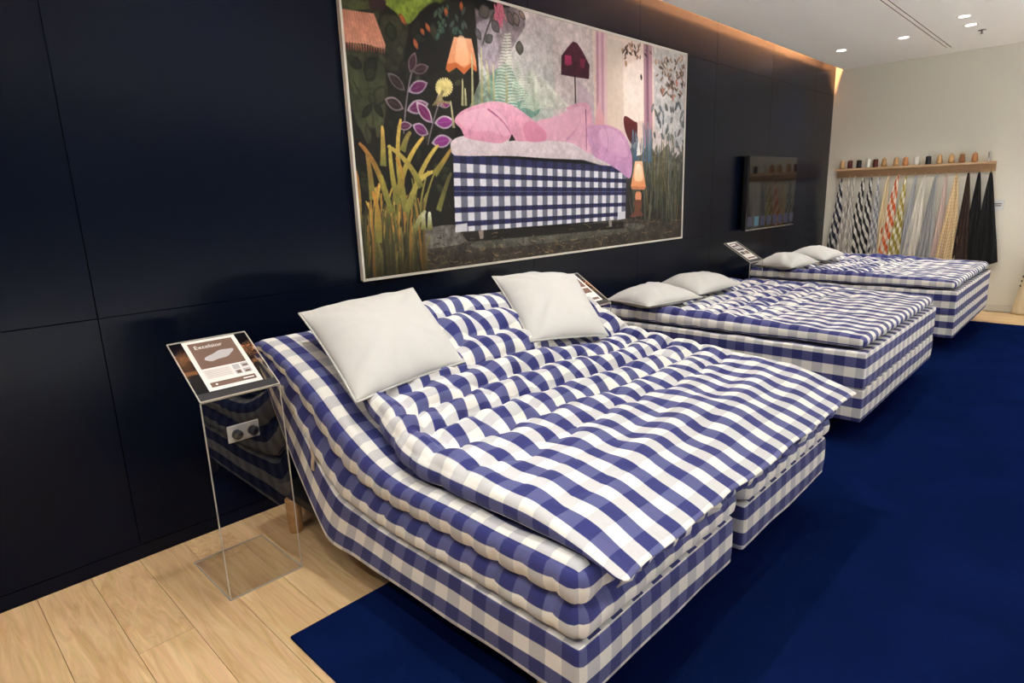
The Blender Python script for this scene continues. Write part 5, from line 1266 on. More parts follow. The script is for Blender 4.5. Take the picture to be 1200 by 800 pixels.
('B',(30,26,22),(30,26,22),2.5,1,.7,[(.368,.904),(.3666,.9089),(.3666,.9015)]),
('B',(150,120,76),(150,120,76),2.5,1,.7,[(.7765,.9058),(.7776,.9083),(.7725,.9168)]),
('B',(116,92,60),(116,92,60),2.5,1,.7,[(.1705,.9554),(.1677,.9456),(.1535,.9462)]),
('B',(40,34,28),(40,34,28),2.5,1,.7,[(.1598,.9419),(.1677,.9346),(.1513,.926)]),
('B',(150,120,76),(150,120,76),2.5,1,.7,[(.4938,.9511),(.5045,.948),(.4955,.956)]),
('B',(116,92,60),(116,92,60),2.5,1,.7,[(.3249,.978),(.3331,.97),(.3116,.9768)]),
('B',(40,34,28),(40,34,28),2.5,1,.7,[(.0799,.9174),(.0802,.9235),(.0907,.918)]),
('B',(170,140,100),(170,140,100),2.5,1,.7,[(.0329,.9297),(.0346,.9352),(.0323,.9358)]),
('B',(170,140,100),(170,140,100),2.5,1,.7,[(.4368,.9266),(.4326,.9168),(.4215,.9229)]),
('B',(170,140,100),(170,140,100),2.5,1,.7,[(.311,.9743),(.3071,.9749),(.3212,.9682)]),
('B',(170,140,100),(170,140,100),2.5,1,.7,[(.3119,.8985),(.3184,.8991),(.3108,.8972)]),
('B',(30,26,22),(30,26,22),2.5,1,.7,[(.3992,.9468),(.3887,.9517),(.4122,.9474)]),
('B',(40,34,28),(40,34,28),2.5,1,.7,[(.1977,.989),(.2011,.9902),(.1949,.9914)]),
('B',(30,26,22),(30,26,22),2.5,1,.7,[(.4915,.9321),(.4776,.9358),(.4807,.9315)]),
('B',(116,92,60),(116,92,60),2.5,1,.7,[(.5031,.9841),(.515,.992),(.4975,.978)]),
('B',(116,92,60),(116,92,60),2.5,1,.7,[(.1144,.9859),(.1195,.9908),(.1227,.9792)]),
('B',(170,140,100),(170,140,100),2.5,1,.7,[(.1221,.9517),(.1215,.9437),(.1365,.9609)]),
('B',(116,92,60),(116,92,60),2.5,1,.7,[(.5167,.893),(.5283,.885),(.5414,.896)]),
('B',(170,140,100),(170,140,100),2.5,1,.7,[(.3102,.9358),(.319,.9291),(.3011,.9278)]),
('B',(116,92,60),(116,92,60),2.5,1,.7,[(.085,.9095),(.0864,.9009),(.0737,.9095)]),
('B',(30,26,22),(30,26,22),2.5,1,.7,[(.5986,.9333),(.5912,.9388),(.5878,.9217)]),
('B',(170,140,100),(170,140,100),2.5,1,.7,[(.4765,.9859),(.4898,.9878),(.4535,.9792)]),
('B',(150,120,76),(150,120,76),2.5,1,.7,[(.4793,.9572),(.468,.9443),(.5025,.9682)]),
('B',(40,34,28),(40,34,28),2.5,1,.7,[(.4156,.9872),(.4215,.9786),(.4017,.9933)]),
('B',(30,26,22),(30,26,22),2.5,1,.7,[(.7949,.904),(.7839,.8997),(.8207,.8869)]),
('B',(90,84,70),(90,84,70),2.5,1,.7,[(.3235,.9058),(.3309,.9113),(.3068,.8991)]),
('B',(40,34,28),(40,34,28),2.5,1,.7,[(.0195,.9492),(.0195,.9425),(.017,.9358)]),
('B',(90,84,70),(90,84,70),2.5,1,.7,[(.0266,.9578),(.0204,.959),(.0408,.9578)]),
('B',(150,120,76),(150,120,76),2.5,1,.7,[(.7334,.9303),(.7382,.9303),(.7266,.9138)]),
('B',(150,120,76),(150,120,76),2.5,1,.7,[(.2034,.9804),(.2116,.9872),(.2034,.9651)]),
('B',(170,140,100),(170,140,100),2.5,1,.7,[(.2694,.9156),(.2637,.9168),(.2819,.9089)]),
('B',(150,120,76),(150,120,76),2.5,1,.7,[(.2541,.9407),(.2589,.9468),(.2524,.9278)]),
('B',(150,120,76),(150,120,76),2.5,1,.7,[(.7343,.9547),(.7204,.9468),(.7552,.9358)]),
('B',(150,120,76),(150,120,76),2.5,1,.7,[(.6167,.9101),(.6312,.9107),(.6306,.8979)]),
('B',(170,140,100),(170,140,100),2.5,1,.7,[(.4992,.97),(.4907,.9755),(.5042,.9633)]),
('B',(30,26,22),(30,26,22),2.5,1,.7,[(.6045,.9688),(.6153,.959),(.6153,.9609)]),
('B',(116,92,60),(116,92,60),2.5,1,.7,[(.1286,.9859),(.1221,.9859),(.1252,.9743)]),
('B',(40,34,28),(40,34,28),2.5,1,.7,[(.0538,.8789),(.0592,.8826),(.0391,.8826)]),
('B',(170,140,100),(170,140,100),2.5,1,.7,[(.2895,.9346),(.2972,.9358),(.2878,.9187)]),
('B',(90,84,70),(90,84,70),2.5,1,.7,[(.5346,.9737),(.5365,.97),(.5408,.9804)]),
('B',(40,34,28),(40,34,28),2.5,1,.7,[(.2025,.9761),(.2074,.9682),(.2144,.9706)]),
('B',(40,34,28),(40,34,28),2.5,1,.7,[(.2082,.9713),(.2159,.9792),(.1949,.978)]),
('B',(90,84,70),(90,84,70),2.5,1,.7,[(.3414,.9713),(.3374,.9602),(.3586,.9755)]),
('B',(90,84,70),(90,84,70),2.5,1,.7,[(.2068,.8777),(.215,.8783),(.1898,.8679)]),
('B',(116,92,60),(116,92,60),2.5,1,.7,[(.0768,.9076),(.0691,.9034),(.0839,.9174)]),
('B',(90,84,70),(90,84,70),2.5,1,.7,[(.1873,.9676),(.1901,.9609),(.1875,.956)]),
('B',(170,140,100),(170,140,100),2.5,1,.7,[(.1989,.978),(.198,.9719),(.1881,.9774)]),
('B',(30,26,22),(30,26,22),2.5,1,.7,[(.1569,.959),(.1513,.9621),(.1459,.9584)]),
('B',(90,84,70),(90,84,70),2.5,1,.7,[(.4989,.9486),(.5,.9456),(.4918,.9511)]),
('B',(30,26,22),(30,26,22),2.5,1,.7,[(.7212,.9125),(.7241,.9076),(.7448,.9131)]),
('B',(90,84,70),(90,84,70),2.5,1,.7,[(.6198,.9248),(.621,.9303),(.6215,.9223)]),
('B',(40,34,28),(40,34,28),2.5,1,.7,[(.8708,.9144),(.8558,.9162),(.8686,.9003)]),
('B',(116,92,60),(116,92,60),2.5,1,.7,[(.8054,.8862),(.8195,.8856),(.802,.8838)]),
('B',(150,120,76),(150,120,76),2.5,1,.7,[(.5524,.9823),(.553,.9859),(.5731,.9969)]),
('B',(30,26,22),(30,26,22),2.5,1,.7,[(.2195,.9009),(.2255,.9003),(.2093,.9083)]),
('B',(30,26,22),(30,26,22),2.5,1,.7,[(.166,.937),(.1703,.9315),(.1578,.9443)]),
('B',(116,92,60),(116,92,60),2.5,1,.7,[(.0351,.981),(.0431,.9774),(.0312,.9841)]),
('B',(150,120,76),(150,120,76),2.5,1,.7,[(.5278,.9847),(.5204,.9817),(.5241,.9872)]),
('B',(116,92,60),(116,92,60),2.5,1,.7,[(.8235,.8942),(.8079,.8997),(.8337,.9028)]),
('B',(150,120,76),(150,120,76),2.5,1,.7,[(.2164,.8893),(.217,.896),(.2201,.8997)]),
('B',(116,92,60),(116,92,60),2.5,1,.7,[(.6824,.9541),(.687,.9554),(.6714,.937)]),
('B',(116,92,60),(116,92,60),2.5,1,.7,[(.4725,.967),(.462,.9639),(.481,.9798)]),
('B',(170,140,100),(170,140,100),2.5,1,.7,[(1.0023,.9529),(.998,.9382),(1.0164,.9413)]),
('B',(150,120,76),(150,120,76),2.5,1,.7,[(.9181,.9621),(.9116,.9517),(.9085,.9602)]),
('B',(116,92,60),(116,92,60),2.5,1,.7,[(.2688,.9884),(.2635,.9859),(.2731,.9835)]),
('B',(40,34,28),(40,34,28),2.5,1,.7,[(.1524,.97),(.1453,.967),(.1533,.9755)]),
('B',(170,140,100),(170,140,100),2.5,1,.7,[(.0836,.9101),(.0805,.9046),(.0688,.9113)]),
('B',(170,140,100),(170,140,100),2.5,1,.7,[(.0436,.9156),(.0445,.9107),(.0371,.9101)]),
('B',(150,120,76),(150,120,76),2.5,1,.7,[(.636,.9688),(.6269,.967),(.6127,.9498)]),
('B',(150,120,76),(150,120,76),2.5,1,.7,[(.4635,.9823),(.4643,.9847),(.4487,.9694)]),
('B',(40,34,28),(40,34,28),2.5,1,.7,[(.7603,.9327),(.7547,.9223),(.7326,.9187)]),
('B',(40,34,28),(40,34,28),2.5,1,.7,[(.5708,.9052),(.5592,.9076),(.5487,.9101)]),
('B',(40,34,28),(40,34,28),2.5,1,.7,[(.7269,.9407),(.7176,.9339),(.7068,.9401)]),
('B',(40,34,28),(40,34,28),2.5,1,.7,[(.1144,.8917),(.1218,.8972),(.1085,.8936)]),
('B',(30,26,22),(30,26,22),2.5,1,.7,[(.1085,.9131),(.1164,.9199),(.0975,.9187)]),
('B',(116,92,60),(116,92,60),2.5,1,.7,[(.5218,.9829),(.5218,.9853),(.5062,.978)]),
('B',(40,34,28),(40,34,28),2.5,1,.7,[(.2652,.8905),(.2686,.8887),(.272,.8832)]),
('B',(90,84,70),(90,84,70),2.5,1,.7,[(.3312,.9076),(.3263,.9058),(.3329,.8985)]),
('B',(90,84,70),(90,84,70),2.5,1,.7,[(.6734,.8826),(.6671,.8697),(.698,.8673)]),
('B',(116,92,60),(116,92,60),2.5,1,.7,[(.6331,.937),(.6295,.9431),(.6479,.9468)]),
('B',(150,120,76),(150,120,76),2.5,1,.7,[(.1212,.9009),(.1161,.904),(.1224,.8972)]),
('B',(116,92,60),(116,92,60),2.5,1,.7,[(.3181,.9431),(.3133,.9407),(.2992,.9321)]),
('B',(150,120,76),(150,120,76),2.5,1,.7,[(.6618,.9694),(.6572,.9651),(.6606,.9651)]),
('B',(30,26,22),(30,26,22),2.5,1,.7,[(.4561,.8771),(.4606,.8667),(.4382,.8765)]),
('B',(30,26,22),(30,26,22),2.5,1,.7,[(.2907,.9113),(.2841,.9028),(.2875,.9052)]),
('B',(30,26,22),(30,26,22),2.5,1,.7,[(.1972,.8838),(.2008,.8801),(.204,.8801)]),
('B',(116,92,60),(116,92,60),2.5,1,.7,[(.1346,.9664),(.1323,.9682),(.1465,.9768)]),
('B',(30,26,22),(30,26,22),2.5,1,.7,[(.4674,.9829),(.464,.9847),(.4875,.9817)]),
('B',(170,140,100),(170,140,100),2.5,1,.7,[(.1201,.9462),(.1113,.9425),(.1331,.9554)]),
('B',(30,26,22),(30,26,22),2.5,1,.7,[(.2527,.9003),(.2581,.8954),(.2555,.8942)]),
('B',(150,120,76),(150,120,76),2.5,1,.7,[(.0581,.8862),(.0578,.8917),(.0462,.882)]),
('B',(116,92,60),(116,92,60),2.5,1,.7,[(.1147,.8924),(.1108,.8905),(.1195,.8954)]),
('B',(150,120,76),(150,120,76),2.5,1,.7,[(.1159,.9908),(.1238,.9951),(.1042,.9786)]),
('B',(116,92,60),(116,92,60),2.5,1,.7,[(.232,.893),(.2255,.8887),(.2436,.8948)]),
('B',(116,92,60),(116,92,60),2.5,1,.7,[(.2867,.9199),(.2881,.9193),(.2765,.9107)]),
('B',(90,84,70),(90,84,70),2.5,1,.7,[(.1071,.9486),(.1028,.9468),(.1221,.9431)]),
('B',(40,34,28),(40,34,28),2.5,1,.7,[(.5592,.9529),(.555,.9584),(.5572,.9572)]),
('B',(40,34,28),(40,34,28),2.5,1,.7,[(.3025,.882),(.3085,.8844),(.2864,.8722)]),
('B',(30,26,22),(30,26,22),2.5,1,.7,[(.7751,.9333),(.7731,.9205),(.7694,.9223)]),
('B',(90,84,70),(90,84,70),2.5,1,.7,[(.1946,.918),(.1986,.9125),(.1841,.9254)]),
('B',(150,120,76),(150,120,76),2.5,1,.7,[(.2408,.9786),(.2357,.9829),(.2465,.9872)]),
('B',(40,34,28),(40,34,28),2.5,1,.7,[(.6405,.9694),(.6377,.9572),(.6391,.9639)]),
('B',(40,34,28),(40,34,28),2.5,1,.7,[(.721,.9138),(.7331,.9168),(.6975,.8966)]),
('B',(30,26,22),(30,26,22),2.5,1,.7,[(.3731,.9474),(.3646,.9407),(.355,.9291)]),
('B',(116,92,60),(116,92,60),2.5,1,.7,[(.0408,.9419),(.0487,.9443),(.0436,.9394)]),
('B',(170,140,100),(170,140,100),2.5,1,.7,[(.8773,.8979),(.8805,.8942),(.887,.8826)]),
('B',(170,140,100),(170,140,100),2.5,1,.7,[(.6547,.893),(.655,.8979),(.6714,.8972)]),
('B',(150,120,76),(150,120,76),2.5,1,.7,[(.4159,.9633),(.4269,.9645),(.4017,.9443)]),
('B',(150,120,76),(150,120,76),2.5,1,.7,[(.264,.9792),(.2654,.9737),(.2518,.9792)]),
('B',(116,92,60),(116,92,60),2.5,1,.7,[(.6122,.9321),(.6252,.9278),(.5878,.9211)]),
('B',(30,26,22),(30,26,22),2.5,1,.7,[(.2411,.9853),(.2439,.9878),(.2448,.9755)]),
('B',(30,26,22),(30,26,22),2.5,1,.7,[(.3711,.926),(.3768,.918),(.3722,.9333)]),
('B',(90,84,70),(90,84,70),2.5,1,.7,[(.149,.959),(.1527,.9621),(.1448,.9657)]),
('B',(40,34,28),(40,34,28),2.5,1,.7,[(.9949,.9798),(.9989,.9743),(1.0184,.9792)]),
('B',(40,34,28),(40,34,28),2.5,1,.7,[(.2881,.9688),(.285,.9609),(.2975,.9554)]),
('B',(40,34,28),(40,34,28),2.5,1,.7,[(.2618,.9676),(.2643,.9682),(.2541,.959)]),
('B',(116,92,60),(116,92,60),2.5,1,.7,[(.6224,.9817),(.6329,.9847),(.6289,.9853)]),
('B',(40,34,28),(40,34,28),2.5,1,.7,[(.4479,.9119),(.4436,.907),(.4714,.9107)]),
('B',(40,34,28),(40,34,28),2.5,1,.7,[(.5187,.9761),(.5235,.9688),(.5309,.9804)]),
('B',(170,140,100),(170,140,100),2.5,1,.7,[(.5448,.9382),(.5513,.9382),(.5195,.9462)]),
('B',(150,120,76),(150,120,76),2.5,1,.7,[(.289,.9841),(.2955,.981),(.2867,.9945)]),
('B',(116,92,60),(116,92,60),2.5,1,.7,[(.6856,.9651),(.689,.9676),(.6977,.9725)]),
('B',(150,120,76),(150,120,76),2.5,1,.7,[(.2255,.9835),(.2272,.9865),(.2323,.9853)]),
('B',(40,34,28),(40,34,28),2.5,1,.7,[(.3705,.907),(.3802,.9076),(.3646,.9162)]),
('B',(40,34,28),(40,34,28),2.5,1,.7,[(.9402,.9058),(.9493,.9052),(.9119,.8856)]),
('B',(40,34,28),(40,34,28),2.5,1,.7,[(.2839,.9376),(.281,.9352),(.2737,.9339)]),
('B',(30,26,22),(30,26,22),2.5,1,.7,[(.4819,.956),(.4771,.9541),(.4949,.967)]),
('B',(150,120,76),(150,120,76),2.5,1,.7,[(.3861,.9798),(.3824,.9835),(.3952,.9798)]),
('B',(170,140,100),(170,140,100),2.5,1,.7,[(.2983,.9725),(.2887,.9645),(.2873,.9554)]),
('B',(90,84,70),(90,84,70),2.5,1,.7,[(.0535,.9235),(.055,.9291),(.0482,.9291)]),
('B',(150,120,76),(150,120,76),2.5,1,.7,[(1.0023,.8826),(.9935,.8795),(1.0187,.8746)]),
('B',(40,34,28),(40,34,28),2.5,1,.7,[(.4926,.9817),(.4952,.981),(.4941,.9804)]),
('B',(116,92,60),(116,92,60),2.5,1,.7,[(.4836,.9278),(.4907,.9235),(.4711,.9229)]),
('B',(116,92,60),(116,92,60),2.5,1,.7,[(.0462,.9584),(.0385,.9566),(.0334,.9437)]),
('B',(90,84,70),(90,84,70),2.5,1,.7,[(.0847,.9859),(.0884,.9798),(.0955,.9957)]),
('B',(90,84,70),(90,84,70),2.5,1,.7,[(.7181,.8777),(.73,.8691),(.7377,.8654)]),
('B',(90,84,70),(90,84,70),2.5,1,.7,[(.4918,.9437),(.4785,.948),(.5164,.9554)]),
('B',(30,26,22),(30,26,22),2.5,1,.7,[(.3482,.959),(.3555,.9633),(.3453,.9541)]),
('B',(170,140,100),(170,140,100),2.5,1,.7,[(.396,.9235),(.4085,.9309),(.4147,.9321)]),
('B',(116,92,60),(116,92,60),2.5,1,.7,[(.8538,.8911),(.872,.8807),(.8465,.8789)]),
('B',(116,92,60),(116,92,60),2.5,1,.7,[(.9915,.8972),(1.0006,.8942),(1.0255,.9064)]),
('B',(90,84,70),(90,84,70),2.5,1,.7,[(.0314,.9303),(.0312,.9309),(.0241,.9223)]),
('B',(40,34,28),(40,34,28),2.5,1,.7,[(.3164,.9774),(.3093,.9755),(.3119,.9664)]),
('B',(116,92,60),(116,92,60),2.5,1,.7,[(.489,.9841),(.5011,.9817),(.4793,.9914)]),
('B',(170,140,100),(170,140,100),2.5,1,.7,[(.2326,.9468),(.2306,.9376),(.2156,.9358)]),
('B',(170,140,100),(170,140,100),2.5,1,.7,[(.638,.9584),(.6351,.9602),(.6388,.9437)]),
('B',(150,120,76),(150,120,76),2.5,1,.7,[(.2635,.9333),(.2737,.9401),(.2547,.9413)]),
('B',(90,84,70),(90,84,70),2.5,1,.7,[(.1212,.9908),(.1255,.9884),(.1127,.9927)]),
('B',(90,84,70),(90,84,70),2.5,1,.7,[(.4487,.9627),(.4609,.9535),(.4439,.959)]),
('B',(30,26,22),(30,26,22),2.5,1,.7,[(.047,.9291),(.0527,.9346),(.0365,.9321)]),
('B',(170,140,100),(170,140,100),2.5,1,.7,[(.449,.9853),(.4388,.989),(.4283,.9633)]),
('B',(170,140,100),(170,140,100),2.5,1,.7,[(.5295,.9743),(.5229,.9761),(.5295,.9676)]),
('B',(90,84,70),(90,84,70),2.5,1,.7,[(.6445,.8807),(.6331,.8691),(.6626,.882)]),
('B',(90,84,70),(90,84,70),2.5,1,.7,[(.1754,.9817),(.1833,.9768),(.1671,.9645)]),
('B',(150,120,76),(150,120,76),2.5,1,.7,[(.0748,.9174),(.0669,.9205),(.0839,.9107)]),
('B',(150,120,76),(150,120,76),2.5,1,.7,[(.4193,.9798),(.4102,.9829),(.4303,.9768)]),
('B',(116,92,60),(116,92,60),2.5,1,.7,[(.1147,.9297),(.1093,.9235),(.1017,.9205)]),
('B',(90,84,70),(90,84,70),2.5,1,.7,[(.9858,.937),(1.0051,.9443),(.9516,.9211)]),
('B',(30,26,22),(30,26,22),2.5,1,.7,[(.5924,.918),(.5782,.907),(.6068,.9309)]),
('B',(170,140,100),(170,140,100),2.5,1,.7,[(.7003,.9339),(.6992,.9376),(.7116,.9419)]),
('B',(150,120,76),(150,120,76),2.5,1,.7,[(.302,.9743),(.2943,.9694),(.2992,.9609)]),
('B',(30,26,22),(30,26,22),2.5,1,.7,[(.5108,.9517),(.5099,.945),(.4909,.9468)]),
('B',(116,92,60),(116,92,60),2.5,1,.7,[(.1683,.9199),(.164,.9229),(.1623,.9113)]),
('B',(170,140,100),(170,140,100),2.5,1,.7,[(.0901,.9407),(.0827,.9352),(.0827,.9413)]),
('B',(170,140,100),(170,140,100),2.5,1,.7,[(.302,.8765),(.2935,.8771),(.2847,.8801)]),
('B',(90,84,70),(90,84,70),2.5,1,.7,[(.0295,.9908),(.0278,.9951),(.034,.9988)]),
('B',(40,34,28),(40,34,28),2.5,1,.7,[(.4173,.9737),(.4142,.9676),(.4351,.9792)]),
('B',(40,34,28),(40,34,28),2.5,1,.7,[(.6686,.9193),(.685,.9248),(.6484,.9248)]),
('B',(90,84,70),(90,84,70),2.5,1,.7,[(.3884,.9725),(.3887,.97),(.3844,.956)]),
('B',(170,140,100),(170,140,100),2.5,1,.7,[(.0499,.8887),(.0544,.8948),(.0465,.893)]),
('B',(30,26,22),(30,26,22),2.5,1,.7,[(.7122,.9823),(.7108,.9719),(.7442,.9688)]),
('B',(170,140,100),(170,140,100),2.5,1,.7,[(.7382,.978),(.7329,.9749),(.7484,.9596)]),
('G',[(.2,.5725),(.7331,.6067),(.7295,.8654),(.196,.8612)]),
('P',(214,214,222),(214,214,222),1.0,.0,0,[(.1972,.8336),(.2255,.8306),(.2246,.8618),(.198,.863)]),
('P',(214,214,222),(214,214,222),1.0,.0,0,[(.6994,.8281),(.7309,.8263),(.7312,.863),(.6994,.8667)]),
('P',(150,132,122),(150,132,122),1.0,.0,0,[(.2518,.8636),(.2649,.8636),(.264,.8954),(.2552,.8979)]),
('P',(150,140,130),(150,140,130),1.0,.0,0,[(.662,.8667),(.6754,.8661),(.6754,.8979),(.6652,.8966)]),
('P',(226,210,214),(206,190,196),1.0,.08,1,[(.1952,.5456),(.2017,.5205),(.238,.5015),(.3578,.4936),(.4836,.496),(.5983,.5321),(.6357,.5853),(.598,.5786),(.4555,.5768),(.3445,.5719),(.2255,.5774),(.2,.5725)]),
('P',(222,160,184),(226,172,194),1.0,.07,1,[(.5402,.3755),(.5122,.3706),(.4847,.4031),(.4323,.4171),(.4017,.455),(.3864,.4911),(.4567,.5021),(.5334,.5064),(.5983,.5474),(.6048,.4324),(.5989,.3651),(.5841,.326),(.5462,.3327),(.5125,.3596)]),
('P',(232,180,200),(224,164,186),.7,.0,1,[(.4269,.4385),(.4986,.3798),(.5694,.3401),(.5807,.3976),(.5337,.4697),(.4569,.4844)]),
('P',(206,152,186),(196,144,190),1.0,.07,1,[(.5807,.4349),(.6297,.4141),(.6745,.4165),(.7184,.4434),(.7467,.5064),(.7581,.581),(.7479,.6612),(.702,.6239),(.6487,.5847),(.6105,.5627),(.5924,.5174)]),
('P',(222,176,206),(214,164,200),.7,.0,1,[(.6295,.4373),(.6813,.4312),(.7289,.4911),(.7363,.5566),(.6816,.5431),(.636,.4985)]),
('B',(120,60,90),(150,90,120),3,2,1.0,[(.5782,.3529),(.5807,.4349),(.5802,.5333)]),
('B',(160,110,140),(160,110,140),2,2,.7,[(.6487,.4269),(.668,.4844),(.6552,.5364)]),
('P',(230,168,190),(216,146,170),1.0,.07,1,[(.2076,.4508),(.2258,.4141),(.2671,.3829),(.3102,.3657),(.3547,.3743),(.4014,.4128),(.4445,.4593),(.447,.5028),(.4057,.5083),(.3691,.5113),(.3402,.5076),(.317,.5235),(.2683,.5193),(.2326,.5095),(.2212,.4795)]),
('P',(238,186,206),(228,170,192),.75,.0,1,[(.2147,.4502),(.2357,.4165),(.2824,.3939),(.3201,.408),(.3411,.4624),(.3346,.496),(.2907,.4801),(.2436,.4807)]),
('P',(216,132,158),(206,122,150),.7,.0,1,[(.3824,.4489),(.4071,.4287),(.4445,.4636),(.4436,.5015),(.3932,.5089)]),
('B',(176,96,130),(200,130,160),4,2,1.0,[(.2878,.3969),(.336,.4379),(.349,.4942)]),
('P',(30,22,24),(30,22,24),1.0,.0,0,[(.3493,.4844),(.3586,.5089),(.3399,.5138)]),
('B',(196,124,152),(226,166,190),5,2,.5,[(.2278,.5058),(.2598,.4557),(.2663,.408)]),
('B',(196,124,152),(226,166,190),5,2,.5,[(.2686,.5138),(.2963,.4795),(.2921,.4281)]),
('B',(196,124,152),(226,166,190),4,2,.5,[(.3232,.5009),(.3076,.4581),(.2977,.419)]),
('B',(196,124,152),(226,166,190),4,2,.5,[(.4059,.4979),(.4127,.4667),(.4068,.4416)]),
('B',(196,124,152),(226,166,190),4,2,.5,[(.2431,.5003),(.2388,.474),(.2448,.4422)]),
('B',(188,120,158),(220,164,190),5,2,.5,[(.5108,.4972),(.5569,.4373),(.5691,.3694)]),
('B',(188,120,158),(220,164,190),5,2,.5,[(.6782,.608),(.7017,.5339),(.6745,.4557)]),
('B',(188,120,158),(220,164,190),5,2,.5,[(.6295,.5694),(.6108,.5083),(.6295,.4446)]),
('P',(250,200,160),(236,150,100),1.0,.03,0,[(.7697,.5761),(.8014,.5749),(.8184,.7076),(.7527,.704)]),
('P',(255,240,216),(252,210,160),.9,.0,1,[(.7739,.5976),(.7966,.5969),(.8042,.6697),(.7688,.6697)]),
('P',(200,124,86),(200,124,86),1.0,.0,0,[(.7527,.7021),(.8184,.7058),(.8133,.7211),(.7578,.7174)]),
('P',(214,140,100),(214,140,100),1.0,.0,1,[(.7754,.7327),(.7963,.7333),(.7983,.7682),(.7884,.7823),(.7731,.767)]),
('P',(110,64,48),(110,64,48),1.0,.0,1,[(.7674,.7761),(.8011,.778),(.7958,.8275),(.8062,.8532),(.7516,.8581),(.772,.8257)]),
('B',(96,92,44),(150,140,70),7,3,1.0,[(.0688,.9401),(.0703,.8251),(.079,.7498)]),
('B',(96,92,44),(122,116,58),7,3,1.0,[(.036,.9413),(.0493,.7988),(.0419,.7046)]),
('B',(96,92,44),(122,116,58),7,3,1.0,[(.0938,.9388),(.1085,.7896),(.0822,.6899)]),
('B',(96,92,44),(150,140,70),7,3,1.0,[(.1099,.9382),(.1068,.8606),(.117,.811)]),
('B',(96,92,44),(206,166,76),7,3,1.0,[(.032,.9413),(.0337,.789),(.0346,.6899)]),
('B',(96,92,44),(122,116,58),7,3,1.0,[(.0762,.9394),(.0785,.8587),(.072,.8043)]),
('B',(96,92,44),(206,166,76),7,3,1.0,[(.0632,.9401),(.0722,.8349),(.0462,.7627)]),
('B',(96,92,44),(122,116,58),7,3,1.0,[(.1167,.9376),(.117,.7688),(.1076,.6593)]),
('B',(96,92,44),(190,130,58),7,3,1.0,[(.0875,.9388),(.0958,.8171),(.0847,.7364)]),
('B',(96,92,44),(206,166,76),7,3,1.0,[(.0408,.9413),(.0433,.7798),(.072,.6752)]),
('B',(96,92,44),(190,130,58),7,3,1.0,[(.0807,.9394),(.0935,.8024),(.0737,.7113)]),
('B',(96,92,44),(190,130,58),7,3,1.0,[(.0224,.9419),(.0261,.7804),(.0428,.6758)]),
('B',(96,92,44),(206,166,76),7,3,1.0,[(.017,.9425),(.0303,.767),(.049,.6526)]),
('B',(96,92,44),(176,140,66),7,3,1.0,[(.0363,.9413),(.0363,.8477),(.0501,.7878)]),
('B',(96,92,44),(150,140,70),7,3,1.0,[(.1014,.9382),(.1085,.7914),(.1436,.6954)]),
('B',(96,92,44),(190,130,58),7,3,1.0,[(.0229,.9419),(.0227,.855),(.0105,.7969)]),
('B',(96,92,44),(150,140,70),7,3,1.0,[(.0153,.9425),(.0201,.8569),(.0346,.8018)]),
('B',(96,92,44),(190,130,58),7,3,1.0,[(.0666,.9401),(.0671,.8049),(.0969,.718)]),
('B',(96,92,44),(150,140,70),7,3,1.0,[(.0615,.9401),(.0697,.7639),(.0708,.6489)]),
('B',(96,92,44),(206,166,76),7,3,1.0,[(.0666,.9401),(.0751,.8318),(.0779,.7602)]),
('B',(96,92,44),(176,140,66),7,3,1.0,[(.0762,.9394),(.0895,.8434),(.0603,.7761)]),
('B',(96,92,44),(122,116,58),7,3,1.0,[(.0569,.9407),(.0674,.8018),(.0586,.7101)]),
('B',(96,92,44),(190,130,58),7,3,1.0,[(.07,.9401),(.0705,.8654),(.0618,.8159)]),
('B',(96,92,44),(122,116,58),7,3,1.0,[(.0272,.9419),(.034,.8239),(.0224,.745)]),
('B',(96,92,44),(176,140,66),7,3,1.0,[(.0178,.9425),(.0252,.7878),(.038,.6869)]),
('B',(96,92,44),(206,166,76),7,3,1.0,[(.0365,.9413),(.0496,.8183),(.0708,.7376)]),
('B',(96,92,44),(190,130,58),7,3,1.0,[(.0351,.9413),(.0439,.8012),(.0459,.7095)]),
('B',(96,92,44),(150,140,70),7,3,1.0,[(.015,.9425),(.0272,.8336),(.0552,.7633)]),
('B',(96,92,44),(122,116,58),7,3,1.0,[(.0402,.9413),(.0459,.8612),(.0289,.8067)]),
('B',(96,92,44),(122,116,58),7,3,1.0,[(.0898,.9388),(.1008,.7584),(.0853,.6404)]),
('B',(96,92,44),(122,116,58),7,3,1.0,[(.1051,.9382),(.1187,.7633),(.1125,.6489)]),
('B',(96,92,44),(206,166,76),7,3,1.0,[(.0864,.9388),(.0907,.8526),(.115,.7976)]),
('B',(96,92,44),(190,130,58),7,3,1.0,[(.0428,.9413),(.0558,.8446),(.0371,.778)]),
('B',(96,92,44),(122,116,58),7,3,1.0,[(.0669,.9401),(.0686,.7602),(.0901,.644)]),
('B',(96,92,44),(122,116,58),7,3,1.0,[(.1105,.9382),(.1244,.8031),(.1017,.7119)]),
('B',(96,92,44),(206,166,76),7,3,1.0,[(.0572,.9407),(.0654,.8355),(.0433,.7633)]),
('B',(96,92,44),(122,116,58),7,3,1.0,[(.0739,.9394),(.0833,.8575),(.1085,.8043)]),
('B',(96,92,44),(206,166,76),7,3,1.0,[(.0323,.9413),(.036,.8165),(.0164,.7339)]),
('B',(96,92,44),(190,130,58),7,3,1.0,[(.1076,.9382),(.1229,.8122),(.1176,.7278)]),
('B',(96,92,44),(150,140,70),7,3,1.0,[(.1082,.9382),(.1153,.7529),(.1425,.6318)]),
('B',(96,92,44),(176,140,66),7,3,1.0,[(.0125,.9425),(.0139,.8477),(.011,.7853)]),
('B',(96,92,44),(150,140,70),7,3,1.0,[(.115,.9376),(.1218,.7554),(.1578,.6355)]),
